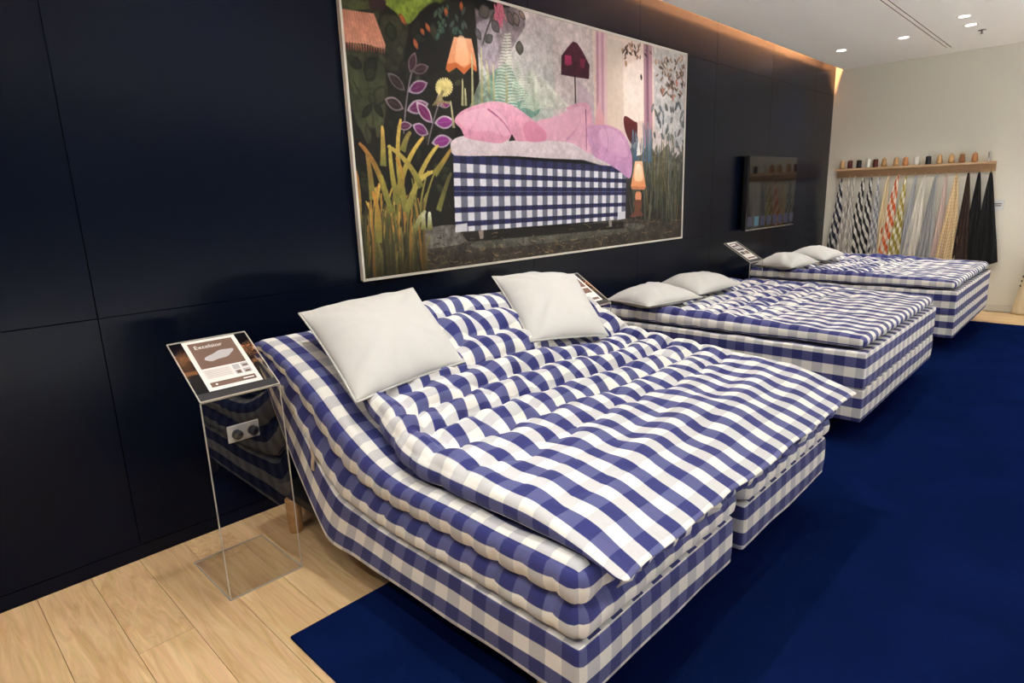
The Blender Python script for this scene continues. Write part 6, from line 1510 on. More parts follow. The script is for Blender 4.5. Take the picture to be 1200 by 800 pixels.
('B',(96,92,44),(190,130,58),7,3,1.0,[(.0989,.9382),(.1116,.8275),(.102,.7529)]),
('B',(96,92,44),(176,140,66),7,3,1.0,[(.0788,.9394),(.0907,.7737),(.0898,.6648)]),
('B',(96,92,44),(122,116,58),7,3,1.0,[(.0912,.9388),(.1048,.7719),(.0813,.6618)]),
('B',(96,92,44),(206,166,76),7,3,1.0,[(.0176,.9425),(.0258,.8196),(.0204,.7382)]),
('B',(82,58,25),(184,130,56),6,2,1.0,[(.0793,.9957),(.0773,.945),(.0737,.8887)]),
('B',(67,50,22),(150,112,50),6,2,1.0,[(.083,.9951),(.0822,.9364),(.0924,.8734)]),
('B',(82,58,25),(184,130,56),6,2,1.0,[(.0008,.9963),(-.0017,.8911),(.0159,.7847)]),
('B',(38,37,19),(86,84,44),6,2,1.0,[(.1105,.9951),(.1136,.8685),(.1105,.7388)]),
('B',(38,37,19),(86,84,44),6,2,1.0,[(.015,.9957),(.0164,.9541),(.0023,.9034)]),
('B',(82,58,25),(184,130,56),6,2,1.0,[(.0771,.9957),(.0773,.8966),(.0884,.7951)]),
('B',(67,50,22),(150,112,50),6,2,1.0,[(.0388,.9957),(.0343,.9284),(.0456,.8593)]),
('B',(82,58,25),(184,130,56),6,2,1.0,[(.0289,.9957),(.032,.9046),(.0391,.8092)]),
('B',(46,41,20),(104,92,46),6,2,1.0,[(.0989,.9951),(.0935,.9113),(.0904,.8245)]),
('B',(57,54,27),(128,120,62),6,2,1.0,[(-.0028,.9963),(-.0051,.8887),(.0071,.7804)]),
('B',(57,54,27),(128,120,62),6,2,1.0,[(.0195,.9957),(.0232,.8844),(.0164,.7676)]),
('B',(82,58,25),(184,130,56),6,2,1.0,[(-.0102,.9963),(-.0127,.9462),(-.0193,.8899)]),
('B',(38,37,19),(86,84,44),6,2,1.0,[(.064,.9957),(.0694,.8593),(.0657,.7193)]),
('B',(67,50,22),(150,112,50),6,2,1.0,[(.0827,.9951),(.0788,.9572),(.0782,.9138)]),
('B',(27,25,16),(60,56,36),6,2,1.0,[(.0317,.9957),(.0261,.9566),(.0261,.9125)]),
('B',(38,37,19),(86,84,44),6,2,1.0,[(.0739,.9957),(.0765,.9131),(.0856,.8269)]),
('B',(27,25,16),(60,56,36),6,2,1.0,[(.03,.9957),(.0249,.9578),(.0348,.9174)]),
('B',(46,41,20),(104,92,46),6,2,1.0,[(.0887,.9951),(.0915,.8832),(.085,.7664)]),
('B',(82,58,25),(184,130,56),6,2,1.0,[(.0042,.9957),(.0062,.9229),(.0161,.8459)]),
('B',(57,54,27),(128,120,62),6,2,1.0,[(.0657,.9957),(.0649,.9609),(.0691,.9211)]),
('B',(57,54,27),(128,120,62),6,2,1.0,[(.0745,.9957),(.0768,.8936),(.0669,.7865)]),
('B',(27,25,16),(60,56,36),6,2,1.0,[(.0598,.9957),(.0643,.8862),(.0558,.7719)]),
('B',(46,41,20),(104,92,46),6,2,1.0,[(.0807,.9951),(.0836,.8869),(.081,.7743)]),
('B',(38,37,19),(86,84,44),6,2,1.0,[(.0785,.9957),(.0822,.8801),(.0847,.7609)]),
('B',(82,58,25),(184,130,56),6,2,1.0,[(.0688,.9957),(.07,.9529),(.0708,.9052)]),
('B',(27,25,16),(60,56,36),6,2,1.0,[(.1031,.9951),(.1045,.945),(.0904,.8862)]),
('B',(38,37,19),(86,84,44),6,2,1.0,[(.0822,.9951),(.0793,.9443),(.0731,.8875)]),
('B',(67,50,22),(150,112,50),6,2,1.0,[(.0507,.9957),(.0467,.9064),(.0507,.8147)]),
('B',(27,25,16),(60,56,36),6,2,1.0,[(.0765,.9957),(.0759,.907),(.0813,.8153)]),
('B',(38,37,19),(86,84,44),6,2,1.0,[(.0527,.9957),(.0484,.9217),(.0652,.8465)]),
('B',(67,50,22),(150,112,50),6,2,1.0,[(.0555,.9957),(.0518,.9352),(.051,.8703)]),
('B',(82,58,25),(184,130,56),6,2,1.0,[(.0595,.9957),(.0609,.9235),(.055,.8453)]),
('B',(27,25,16),(60,56,36),6,2,1.0,[(.1136,.9951),(.1071,.9584),(.1008,.9168)]),
('B',(27,25,16),(60,56,36),6,2,1.0,[(.0538,.9957),(.0564,.8887),(.055,.7774)]),
('B',(27,25,16),(60,56,36),6,2,1.0,[(.1193,.9951),(.1173,.8624),(.1289,.7278)]),
('B',(27,25,16),(60,56,36),6,2,1.0,[(.1227,.9951),(.1181,.8899),(.1303,.7829)]),
('B',(57,54,27),(128,120,62),6,2,1.0,[(.0578,.9957),(.0547,.8777),(.0595,.7584)]),
('B',(67,50,22),(150,112,50),6,2,1.0,[(.0402,.9957),(.0399,.9297),(.0295,.8569)]),
('B',(67,50,22),(150,112,50),6,2,1.0,[(.0637,.9957),(.0606,.918),(.0745,.8385)]),
('B',(82,58,25),(184,130,56),6,2,1.0,[(.1062,.9951),(.1096,.8844),(.1037,.7682)]),
('B',(38,37,19),(86,84,44),6,2,1.0,[(.0552,.9957),(.0558,.8881),(.0581,.7774)]),
('B',(57,54,27),(128,120,62),6,2,1.0,[(-.0085,.9963),(-.0068,.9199),(.0008,.8398)]),
('B',(67,50,22),(150,112,50),6,2,1.0,[(.0399,.9957),(.0431,.8752),(.0584,.7517)]),
('B',(82,58,25),(184,130,56),6,2,1.0,[(.0496,.9957),(.0476,.9572),(.0581,.915)]),
('B',(67,50,22),(150,112,50),6,2,1.0,[(.0343,.9957),(.0371,.8991),(.0365,.7982)]),
('B',(38,37,19),(86,84,44),6,2,1.0,[(.0176,.9957),(.017,.956),(.0263,.9119)]),
('B',(82,58,25),(184,130,56),6,2,1.0,[(.0734,.9957),(.0768,.8948),(.0717,.789)]),
('B',(57,54,27),(128,120,62),6,2,1.0,[(.1255,.9951),(.1224,.9315),(.1388,.8648)]),
('B',(27,25,16),(60,56,36),6,2,1.0,[(.0805,.9951),(.0782,.9248),(.0853,.8508)]),
('B',(67,50,22),(150,112,50),6,2,1.0,[(.1093,.9951),(.1127,.8985),(.1204,.7969)]),
('B',(67,50,22),(150,112,50),6,2,1.0,[(.0881,.9951),(.0898,.9229),(.0858,.8446)]),
('B',(46,41,20),(104,92,46),6,2,1.0,[(.0343,.9957),(.03,.9168),(.0382,.8355)]),
('B',(38,37,19),(86,84,44),6,2,1.0,[(.0612,.9957),(.0632,.9095),(.0538,.8171)]),
('B',(82,58,25),(184,130,56),6,2,1.0,[(.0796,.9957),(.0839,.8716),(.0898,.745)]),
('B',(46,41,20),(104,92,46),6,2,1.0,[(.0076,.9957),(.0048,.9339),(.0065,.8673)]),
('B',(82,58,25),(184,130,56),6,2,1.0,[(.1227,.9951),(.1195,.9235),(.1159,.8477)]),
('B',(46,41,20),(104,92,46),6,2,1.0,[(.0456,.9957),(.0467,.9566),(.0533,.9131)]),
('B',(27,25,16),(60,56,36),6,2,1.0,[(.1122,.9951),(.1091,.9266),(.1184,.8544)]),
('B',(57,54,27),(128,120,62),6,2,1.0,[(.0161,.9957),(.0159,.9376),(.0215,.8752)]),
('B',(57,54,27),(128,120,62),6,2,1.0,[(.0946,.9951),(.096,.9456),(.0878,.8893)]),
('B',(27,25,16),(60,56,36),6,2,1.0,[(.0261,.9957),(.0255,.9462),(.036,.8924)]),
('B',(82,58,25),(184,130,56),6,2,1.0,[(.0844,.9951),(.0873,.8673),(.0861,.7352)]),
('B',(57,54,27),(128,120,62),6,2,1.0,[(.0292,.9957),(.0286,.8826),(.028,.7664)]),
('B',(38,37,19),(86,84,44),6,2,1.0,[(.1178,.9951),(.1176,.8862),(.1127,.7725)]),
('B',(57,54,27),(128,120,62),6,2,1.0,[(.0034,.9963),(.0017,.8862),(.0127,.7743)]),
('B',(38,37,19),(86,84,44),6,2,1.0,[(.1034,.9951),(.1062,.9248),(.115,.8502)]),
('B',(57,54,27),(128,120,62),6,2,1.0,[(.0943,.9951),(.0909,.9291),(.0949,.8587)]),
('B',(38,37,19),(86,84,44),6,2,1.0,[(.0975,.9951),(.0969,.9572),(.0904,.9125)]),
('B',(38,37,19),(86,84,44),6,2,1.0,[(.0385,.9957),(.0382,.9138),(.051,.8287)]),
('B',(46,41,20),(104,92,46),6,2,1.0,[(.119,.9951),(.121,.9321),(.1255,.8636)]),
('B',(57,54,27),(128,120,62),6,2,1.0,[(.0054,.9957),(.0023,.9089),(.0144,.8202)]),
('B',(27,25,16),(60,56,36),6,2,1.0,[(.0057,.9957),(.0082,.8777),(.0176,.7566)]),
('B',(27,25,16),(60,56,36),6,2,1.0,[(.0218,.9957),(.0215,.8997),(.0184,.7994)]),
('B',(46,41,20),(104,92,46),6,2,1.0,[(.1232,.9951),(.1241,.8716),(.1173,.7443)]),
('B',(46,41,20),(104,92,46),6,2,1.0,[(.0365,.9957),(.0397,.9113),(.0337,.8208)]),
('B',(46,41,20),(104,92,46),6,2,1.0,[(-.0093,.9963),(-.0099,.9235),(.0031,.8483)]),
('B',(27,25,16),(60,56,36),6,2,1.0,[(.1227,.9951),(.1246,.8544),(.1142,.7107)]),
('B',(38,37,19),(86,84,44),6,2,1.0,[(.0799,.9957),(.0822,.9346),(.0717,.8661)]),
('B',(27,25,16),(60,56,36),6,2,1.0,[(.1028,.9951),(.102,.8636),(.1079,.7303)]),
('B',(67,50,22),(150,112,50),6,2,1.0,[(.0507,.9957),(.0533,.8979),(.0606,.7963)]),
('B',(46,41,20),(104,92,46),6,2,1.0,[(.0901,.9951),(.0858,.948),(.0941,.8966)]),
('B',(38,37,19),(86,84,44),6,2,1.0,[(.0034,.9963),(.0051,.8899),(.0144,.781)]),
('B',(57,54,27),(128,120,62),6,2,1.0,[(-.0102,.9963),(-.0082,.9486),(-.0017,.8972)]),
('B',(38,37,19),(86,84,44),6,2,1.0,[(.0244,.9957),(.0258,.9156),(.0371,.8318)]),
('B',(38,37,19),(86,84,44),6,2,1.0,[(.119,.9951),(.121,.9064),(.1065,.811)]),
('B',(67,50,22),(150,112,50),6,2,1.0,[(.0524,.9957),(.0518,.8826),(.0666,.7676)]),
('B',(67,50,22),(150,112,50),6,2,1.0,[(.0122,.9957),(.0127,.8673),(.0235,.7364)]),
('B',(67,50,22),(150,112,50),6,2,1.0,[(.0411,.9957),(.0377,.9083),(.0436,.8177)]),
('B',(38,37,19),(86,84,44),6,2,1.0,[(.0598,.9957),(.0567,.907),(.0754,.8171)]),
('B',(38,37,19),(86,84,44),6,2,1.0,[(.0144,.9957),(.0164,.9339),(.0229,.8679)]),
('B',(38,37,19),(86,84,44),6,2,1.0,[(.0524,.9957),(.0572,.8789),(.0456,.7572)]),
('B',(82,58,25),(184,130,56),6,2,1.0,[(.0892,.9951),(.0861,.9162),(.0864,.833)]),
('B',(57,54,27),(128,120,62),6,2,1.0,[(.0779,.9957),(.0788,.9138),(.0799,.8269)]),
('B',(46,41,20),(104,92,46),6,2,1.0,[(.0807,.9951),(.0788,.9144),(.0949,.8312)]),
('B',(38,37,19),(86,84,44),6,2,1.0,[(.0326,.9957),(.0363,.8654),(.0484,.7327)]),
('B',(57,54,27),(128,120,62),6,2,1.0,[(.1108,.9951),(.1079,.855),(.1125,.7131)]),
('B',(67,50,22),(150,112,50),6,2,1.0,[(.0207,.9957),(.0198,.9107),(.0292,.8232)]),
('B',(27,25,16),(60,56,36),6,2,1.0,[(.0839,.9951),(.0836,.8606),(.0836,.7242)]),
('B',(27,25,16),(60,56,36),6,2,1.0,[(.0688,.9957),(.0703,.9015),(.072,.8037)]),
('B',(27,25,16),(60,56,36),6,2,1.0,[(.0864,.9951),(.083,.9028),(.0915,.8073)]),
('B',(82,58,25),(184,130,56),6,2,1.0,[(-.0105,.9963),(-.0071,.8685),(.0014,.7382)]),
('B',(67,50,22),(150,112,50),6,2,1.0,[(.0365,.9957),(.0365,.959),(.0408,.9174)]),
('B',(46,41,20),(104,92,46),6,2,1.0,[(.1051,.9951),(.1023,.9003),(.1062,.8024)]),
('B',(67,50,22),(150,112,50),6,2,1.0,[(.0085,.9957),(.0068,.9621),(.0105,.9242)]),
('B',(38,37,19),(86,84,44),6,2,1.0,[(.1091,.9951),(.1085,.8777),(.1105,.7572)]),
('B',(27,25,16),(60,56,36),6,2,1.0,[(-.0025,.9963),(.0023,.8899),(.0074,.7798)]),
('B',(27,25,16),(60,56,36),6,2,1.0,[(.0272,.9957),(.0238,.9015),(.0275,.8043)]),
('B',(57,54,27),(128,120,62),6,2,1.0,[(.0697,.9957),(.0728,.9217),(.0841,.844)]),
('B',(46,41,20),(104,92,46),6,2,1.0,[(.0564,.9957),(.0561,.8905),(.0516,.7817)]),
('B',(57,54,27),(128,120,62),6,2,1.0,[(.0887,.9951),(.0881,.8581),(.1048,.7193)]),
('B',(57,54,27),(128,120,62),6,2,1.0,[(.1108,.9951),(.1125,.9162),(.1076,.8312)]),
('B',(38,37,19),(86,84,44),6,2,1.0,[(.049,.9957),(.0496,.8789),(.0592,.7602)]),
('B',(57,54,27),(128,120,62),6,2,1.0,[(.0235,.9957),(.0292,.8648),(.0249,.7303)]),
('B',(46,41,20),(104,92,46),6,2,1.0,[(.0354,.9957),(.0368,.8709),(.0518,.745)]),
('B',(27,25,16),(60,56,36),6,2,1.0,[(.0139,.9957),(.0116,.9596),(.0221,.9205)]),
('B',(46,41,20),(104,92,46),6,2,1.0,[(.0289,.9957),(.0266,.948),(.0411,.8985)]),
('B',(38,37,19),(86,84,44),6,2,1.0,[(-.0048,.9963),(.0,.8881),(.0091,.7768)]),
('B',(57,54,27),(128,120,62),6,2,1.0,[(.0371,.9957),(.0357,.9095),(.0283,.819)]),
('B',(27,25,16),(60,56,36),6,2,1.0,[(.0167,.9957),(.0201,.8765),(.0312,.7541)]),
('B',(38,37,19),(86,84,44),6,2,1.0,[(.0615,.9957),(.0618,.9346),(.0527,.8667)]),
('B',(67,50,22),(150,112,50),6,2,1.0,[(-.0065,.9963),(-.0119,.9578),(-.0079,.9168)]),
('B',(27,25,16),(60,56,36),6,2,1.0,[(.0476,.9957),(.0436,.9498),(.0561,.9009)]),
('B',(46,41,20),(104,92,46),6,2,1.0,[(.0708,.9957),(.0688,.9046),(.0722,.8104)]),
('B',(82,58,25),(184,130,56),6,2,1.0,[(.0204,.9957),(.0238,.8654),(.0261,.7321)]),
('B',(27,25,16),(60,56,36),6,2,1.0,[(.0,.9963),(.0025,.8691),(.0167,.7401)]),
('B',(67,50,22),(150,112,50),6,2,1.0,[(.0462,.9957),(.0456,.9462),(.0422,.8905)]),
('B',(46,41,20),(104,92,46),6,2,1.0,[(.0476,.9957),(.045,.8728),(.055,.7486)]),
('B',(57,54,27),(128,120,62),6,2,1.0,[(.0408,.9957),(.0402,.9315),(.032,.8606)]),
('B',(38,37,19),(86,84,44),6,2,1.0,[(.0847,.9951),(.0799,.9609),(.0901,.9242)]),
('B',(57,54,27),(128,120,62),6,2,1.0,[(.0992,.9951),(.0983,.9003),(.1062,.8024)]),
('B',(38,37,19),(86,84,44),6,2,1.0,[(.072,.9957),(.0691,.8893),(.0657,.7804)]),
('B',(27,25,16),(60,56,36),6,2,1.0,[(.1054,.9951),(.1014,.9609),(.1127,.9235)]),
('B',(38,37,19),(86,84,44),6,2,1.0,[(.0079,.9957),(.0099,.9193),(.0139,.8379)]),
('B',(38,37,19),(86,84,44),6,2,1.0,[(.0569,.9957),(.0615,.882),(.0589,.7633)]),
('B',(38,37,19),(86,84,44),6,2,1.0,[(.1031,.9951),(.104,.9064),(.117,.8141)]),
('B',(38,37,19),(86,84,44),6,2,1.0,[(.0405,.9957),(.0436,.8752),(.0592,.7523)]),
('B',(82,58,25),(184,130,56),6,2,1.0,[(.0932,.9951),(.0946,.8642),(.1068,.7309)]),
('B',(46,41,20),(104,92,46),6,2,1.0,[(.1218,.9951),(.1212,.8661),(.1292,.7352)]),
('B',(46,41,20),(104,92,46),6,2,1.0,[(.0754,.9957),(.0711,.9162),(.0861,.8349)]),
('B',(38,37,19),(86,84,44),6,2,1.0,[(.0873,.9951),(.0887,.8673),(.1037,.7376)]),
('B',(57,54,27),(128,120,62),6,2,1.0,[(.1261,.9951),(.1261,.9346),(.1351,.8697)]),
('B',(82,58,25),(184,130,56),6,2,1.0,[(.1156,.9951),(.1195,.8716),(.1116,.7431)]),
('B',(57,54,27),(128,120,62),6,2,1.0,[(.0654,.9957),(.0637,.956),(.0691,.9119)]),
('B',(27,25,16),(60,56,36),6,2,1.0,[(.002,.9963),(.0059,.8703),(.0028,.7407)]),
('B',(46,41,20),(104,92,46),6,2,1.0,[(-.0059,.9963),(-.0048,.8765),(.0037,.7547)]),
('B',(67,50,22),(150,112,50),6,2,1.0,[(.0017,.9963),(-.0008,.9131),(.0003,.8269)]),
('B',(27,25,16),(60,56,36),6,2,1.0,[(.1142,.9951),(.1093,.926),(.1074,.852)]),
('B',(27,25,16),(60,56,36),6,2,1.0,[(.0422,.9957),(.0428,.8856),(.0416,.7725)]),
('B',(46,41,20),(104,92,46),6,2,1.0,[(.0946,.9951),(.0946,.9376),(.104,.8765)]),
('B',(67,50,22),(150,112,50),6,2,1.0,[(.1221,.9951),(.1246,.8771),(.1306,.7554)]),
('B',(112,112,52),(214,178,84),12,6,1.0,[(.0907,.7725),(.0737,.5761),(.0941,.4606)]),
('B',(112,112,52),(196,170,76),12,6,1.0,[(.0768,.7492),(.0666,.6477),(.0688,.5486)]),
('B',(112,112,52),(222,184,84),12,6,1.0,[(.0728,.7413),(.096,.5896),(.138,.5156)]),
('B',(112,112,52),(214,184,92),12,6,1.0,[(.0975,.7651),(.1303,.6024),(.1688,.5413)]),
('B',(112,112,52),(206,180,90),12,6,1.0,[(.0924,.7798),(.1153,.6471),(.1569,.6355)]),
('B',(112,112,52),(190,160,80),12,6,1.0,[(.1266,.6917),(.1045,.589),(.0646,.5523)]),
('B',(112,112,52),(180,118,52),12,6,1.0,[(.0567,.7333),(.0428,.5988),(.0127,.5462)]),
('B',(112,112,52),(206,166,84),12,6,1.0,[(.0535,.6196),(.0569,.5498),(.0575,.4875)]),
('B',(112,112,52),(196,140,60),12,6,1.0,[(.0737,.7199),(.1014,.6691),(.0793,.5902)]),
('B',(112,112,52),(160,116,60),12,6,1.0,[(.0286,.7315),(.0295,.6336),(.0246,.5725)]),
('B',(112,112,52),(196,136,56),12,6,1.0,[(.034,.8758),(.0425,.7755),(.03,.7034)]),
('B',(112,112,52),(150,140,60),12,6,1.0,[(.0629,.7774),(.0538,.7046),(.0484,.6477)]),
('B',(112,112,52),(176,134,60),12,6,1.0,[(.1558,.6471),(.181,.5933),(.1958,.5547)]),
('B',(112,112,52),(150,130,70),12,6,1.0,[(.0929,.5682),(.1037,.5107),(.1125,.5021)]),
('B',(112,112,52),(190,190,150),12,6,1.0,[(.1074,.8416),(.1181,.7969),(.1326,.7755)]),
('B',(112,112,52),(216,216,196),12,6,1.0,[(.1391,.8459),(.1394,.8067),(.1405,.7798)]),
('B',(112,112,52),(200,196,170),12,6,1.0,[(.1252,.844),(.1255,.8135),(.1286,.7829)]),
('B',(112,112,52),(184,120,60),12,6,1.0,[(-.0028,.8275),(.0076,.7303),(.0028,.6343)]),
('B',(112,112,52),(90,84,46),12,6,1.0,[(.1603,.778),(.1776,.6936),(.1938,.6391)]),
('S',1,0,1)
]
def paint_mural(Wp=1500, Hp=693):
    S = 2; W, H = Wp, Hp
    rs = np.random.RandomState(11)
    img = np.zeros((H, W, 3), np.float32)
    big = [vnoise(*np.meshgrid(np.arange(W)/s, np.arange(H)/s), seed=q) for q, s in ((1, 40.), (2, 14.), (3, 5.), (4, 2.2))]
    nz = .2*big[0]+.3*big[1]+.25*big[2]+.2*big[3]
    def fill(pts, c0, c1, a, n, horiz=None):
        pts = np.asarray(pts, np.float32)
        x0, y0 = np.floor(pts.min(0)).astype(int)-1; x1, y1 = np.ceil(pts.max(0)).astype(int)+2
        x0, y0, x1, y1 = max(x0, 0), max(y0, 0), min(x1, W), min(y1, H)
        if x1 <= x0 or y1 <= y0: return
        xs = (np.arange((x1-x0)*S)+.5)/S+x0; ys = (np.arange((y1-y0)*S)+.5)/S+y0
        m = np.zeros((len(ys), len(xs)), bool)
        for (ax, ay), (bx, by) in zip(pts, np.roll(pts, -1, 0)):
            if ay == by: continue
            r = (ys >= min(ay, by)) & (ys < max(ay, by))
            xc = ax+(ys[r]-ay)*(bx-ax)/(by-ay)
            m[r] ^= xs[None, :] > xc[:, None]
        cov = m.reshape(y1-y0, S, x1-x0, S).mean((1, 3))*a
        t = np.clip((np.arange(y0, y1)-pts[:, 1].min())/max(pts[:, 1].max()-pts[:, 1].min(), 1), 0, 1)[:, None, None]
        col = np.array(c0, np.float32)*(1-t)+np.array(c1, np.float32)*t
        if n: col = col*(1+n*1.6*nz[y0:y1, x0:x1, None])
        img[y0:y1, x0:x1] = img[y0:y1, x0:x1]*(1-cov[..., None])+col*cov[..., None]
    def smooth(p, k=6):
        p = np.asarray(p, np.float32); n = len(p); out = []
        for i in range(n):
            a, b, c, d = p[i-1], p[i], p[(i+1) % n], p[(i+2) % n]
            for t in np.arange(k)/k:
                out.append(.5*(2*b+(c-a)*t+(2*a-5*b+4*c-d)*t*t+(3*b-a-3*c+d)*t**3))
        return out
    px = lambda q: np.array([(u*W, v*H) for u, v in q], np.float32)
    for op in MURAL_PRINT:
        k = op[0]
        if k == 'S':
            X0, X1 = int(op[2]*W), int(op[3]*W); sub = img[:, X0:X1]
            for _ in range(op[1]):
                p = np.pad(sub, ((1, 1), (1, 1), (0, 0)), 'edge'); p = (p[:-2]+2*p[1:-1]+p[2:])/4; sub[:] = (p[:, :-2]+2*p[:, 1:-1]+p[:, 2:])/4
        elif k == 'P':
            p = px(op[6]); fill(smooth(p) if op[5] else p, op[1], op[2], op[3], op[4])
        elif k == 'B':
            p = px(op[6]); t = np.linspace(0, 1, 9)[:, None]
            c = (1-t)**2*p[0]+2*t*(1-t)*p[1]+t*t*p[2]
            d = np.gradient(c, axis=0); d /= np.maximum(np.linalg.norm(d, axis=1, keepdims=True), 1e-6)
            w = (op[3]*(1-t)+op[4]*t)*W/2000*np.where(t > .9, .7, 1); nrm = np.stack((-d[:, 1], d[:, 0]), 1)
            tip = p[2][1] < p[0][1]
            fill(np.concatenate((c+nrm*w, (c-nrm*w)[::-1])), op[2] if tip else op[1], op[1] if tip else op[2], op[5], .12)
        elif k == 'L':
            p = px(op[5]); ax = p[1]-p[0]; ln = np.linalg.norm(ax)
            if ln < 1e-3: continue
            nrm = np.array((-ax[1], ax[0]))/ln; t = np.linspace(0, 1, 9)
            for sc, c in ((1.0, op[2]), (.74, op[1])):
                s = (1-sc)*.45; tt = s+(1-2*s)*t
                wd_ = op[3]*W/2000*2*sc*np.sin(pi*t)**.8
                cc = p[0]+tt[:, None]*ax
                fill(np.concatenate((cc+nrm*wd_[:, None]*.5, (cc-nrm*wd_[:, None]*.5)[::-1])), c, tuple(v*.85 for v in c), 1, .15)
            fill(np.array((p[0]+nrm*.6, p[1]+nrm*.3, p[1]-nrm*.3, p[0]-nrm*.6)), op[2], op[2], .6, 0)
        elif k == 'G':
            q = px(op[1]); NR = 12.3
            rows = [(0, .11, 1), (.11, .225, 0), (.225, .30, 1), (.30, .40, 0), (.40, .535, 1), (.535, .68, 0), (.68, .75, 1), (.75, .865, 0), (.865, .935, 1), (.935, 1, 0)]
            lerp = lambda u, v: (q[0]*(1-u)+q[1]*u)*(1-v)+(q[3]*(1-u)+q[2]*u)*v
            for v0, v1, dk in rows:
                nc = 17
                for c in range(nc*2):
                    u0, u1 = c/(nc*2), (c+1)/(nc*2); odd = c % 2
                    col = ((24, 26, 62) if odd else (40, 42, 88)) if dk else ((112, 114, 132) if odd else (232, 230, 236))
                    fill([lerp(u0, v0), lerp(u1+.002, v0), lerp(u1+.002, v1+.004), lerp(u0, v1+.004)], col, col, 1, .035)
            for v in (.47,): fill([lerp(0, v-.006), lerp(1, v-.006), lerp(1, v+.006), lerp(0, v+.006)], (120, 120, 140), (120, 120, 140), .8, 0)
    img *= 1+.05*nz[..., None]
    a = np.ones((H, W, 4), np.float32); a[..., :3] = np.clip(img*.93, 0, 255)[::-1]/255
    im = bpy.data.images.new('mural_print', W, H); im.pixels.foreach_set(a.ravel()); im.update(); im.pack()
    return im
def mural_mat():
    m, nt, b, o = new_mat('mural_print'); im = N(nt, 'ShaderNodeTexImage'); im.image = paint_mural(); im.extension = 'EXTEND'
    uv = N(nt, 'ShaderNodeUVMap', uv_map='metres'); nt.links.new(uv.outputs[0], im.inputs[0])
    nt.links.new(im.outputs[0], b.inputs['Base Color']); b.inputs['Roughness'].default_value = .6; b.inputs['Specular IOR Level'].default_value = .25
    return m
mu = empty('mural', (MX0, 0, MZ0)); tag(mu, 'wide framed wall print of a checked bed with pink bedding among jungle plants', 'picture')
mw_, mh_ = MX1-MX0, MZ1-MZ0
box('board', (.004, -.026, .004), (mw_-.004, -.001, mh_-.004), M['mural_edge'], mu)
obj('print', [(.006, -.0268, .006), (mw_-.006, -.0268, .006), (mw_-.006, -.0268, mh_-.006), (.006, -.0268, mh_-.006)], [(0, 1, 2, 3)], mural_mat(), mu, [(0, 0), (1, 0), (1, 1), (0, 1)])
for lo, hi in (((0, 0), (.014, mh_)), ((mw_-.014, 0), (mw_, mh_)), ((.0145, 0), (mw_-.0145, .014)), ((.0145, mh_-.014), (mw_-.0145, mh_))):
    box('frame_strip', (lo[0], -.034, lo[1]), (hi[0], -.0272 if False else -.027, hi[1]), M['mural_edge'], mu)

# ================================================================== TELEVISION
tv = empty('television', (6.68, 0, 1.112)); tag(tv, 'black wall-mounted screen on the dark wall above the far bed', 'television')
box('casing', (0, -.088, 0), (1.375, -.03, .80), M['black'], tv, .006); box('mount', (.45, -.03, .25), (.95, -.001, .6), M['dark_frame'], tv)
box('screen', (.012, -.0925, .016), (1.363, -.0885, .790), M['screen'], tv, .001)
for k, x in enumerate(np.linspace(.09, 1.28, 8)):
    box('screen_icon', (x-.06, -.0932, .045), (x+.06, -.0927, .15), M['icon_cyan'] if k == 1 else M['icon_blue'], tv)
bm = bmesh.new(); add_box(bm, (.0, -.094, .002), (1.375, -.0882, .013), .001); from_bm('lower_trim', bm, M['steel'], tv)

# ================================================================== BEDS
def catmull(pts):
    pts = np.array(pts, float); Ls = pts[:, 0]
    def f(L):
        L = np.asarray(L, float); out = []
        for c in (1, 2):
            y = pts[:, c]; m = np.gradient(y, Ls)
            Lc = np.clip(L, Ls[0], Ls[-1]); i = np.clip(np.searchsorted(Ls, Lc, 'right')-1, 0, len(Ls)-2)
            h = Ls[i+1]-Ls[i]; t = (Lc-Ls[i])/h
            v = (2*t**3-3*t**2+1)*y[i]+(t**3-2*t**2+t)*h*m[i]+(-2*t**3+3*t**2)*y[i+1]+(t**3-t**2)*h*m[i+1]
            v = v+np.where(L < Ls[0], (L-Ls[0])*m[0], 0)+np.where(L > Ls[-1], (L-Ls[-1])*m[-1], 0)
            out.append(v)
        return np.stack(out, -1)
    return f
LB = 1.97
T1 = catmull([(0, -.26, .995), (.25, -.50, .945), (.5, -.76, .845), (.75, -.985, .715), (1.0, -1.20, .630), (1.5, -1.66, .603), (LB, -2.12, .598)])
B1 = catmull([(0, -.33, .80), (.25, -.405, .67), (.5, -.545, .43), (.72, -.70, .22), (.80, -.755, .165), (1.0, -.99, .163), (1.5, -1.58, .166), (LB, -2.12, .17)])
HB, HM = .205, .43            # heights of base top and mattress top in the flat bed
T2 = catmull([(0, -.26, .985), (.25, -.50, .925), (.5, -.76, .812), (.75, -.985, .672), (1.0, -1.20, .612), (1.5, -1.66, .603), (LB, -2.12, .598)])
def top_curve(x, L):
    k = np.clip((x-1.9)/.9, 0, 1); k = (k*k*(3-2*k))[:, None]
    return T1(L)*(1-k)+T2(L)*k
def map_raised(W):
    far = W[:, 0].mean() > 2.1
    t, b = (T2 if far else T1)(W[:, 1]), B1(W[:, 1]); s = W[:, 2]/HM
    s = (s-.22*np.clip(1-W[:, 1]/.13, 0, 1)**2*np.clip((s-.45)/.55, 0, 1))[:, None]
    yz = b*(1-s)+t*s
    return np.column_stack((W[:, 0], yz))
def map_flat(y0, z0):
    return lambda W: np.column_stack((W[:, 0], y0-W[:, 1], z0+W[:, 2]))
def base_disp(x, l, s, n):
    side = np.maximum(np.abs(n[:, 0]), np.abs(n[:, 1]))
    return side*(.004*vnoise(l*5+x*5, s*9, 3)+.004*np.sin(pi*np.clip(s/HB, 0, 1)))
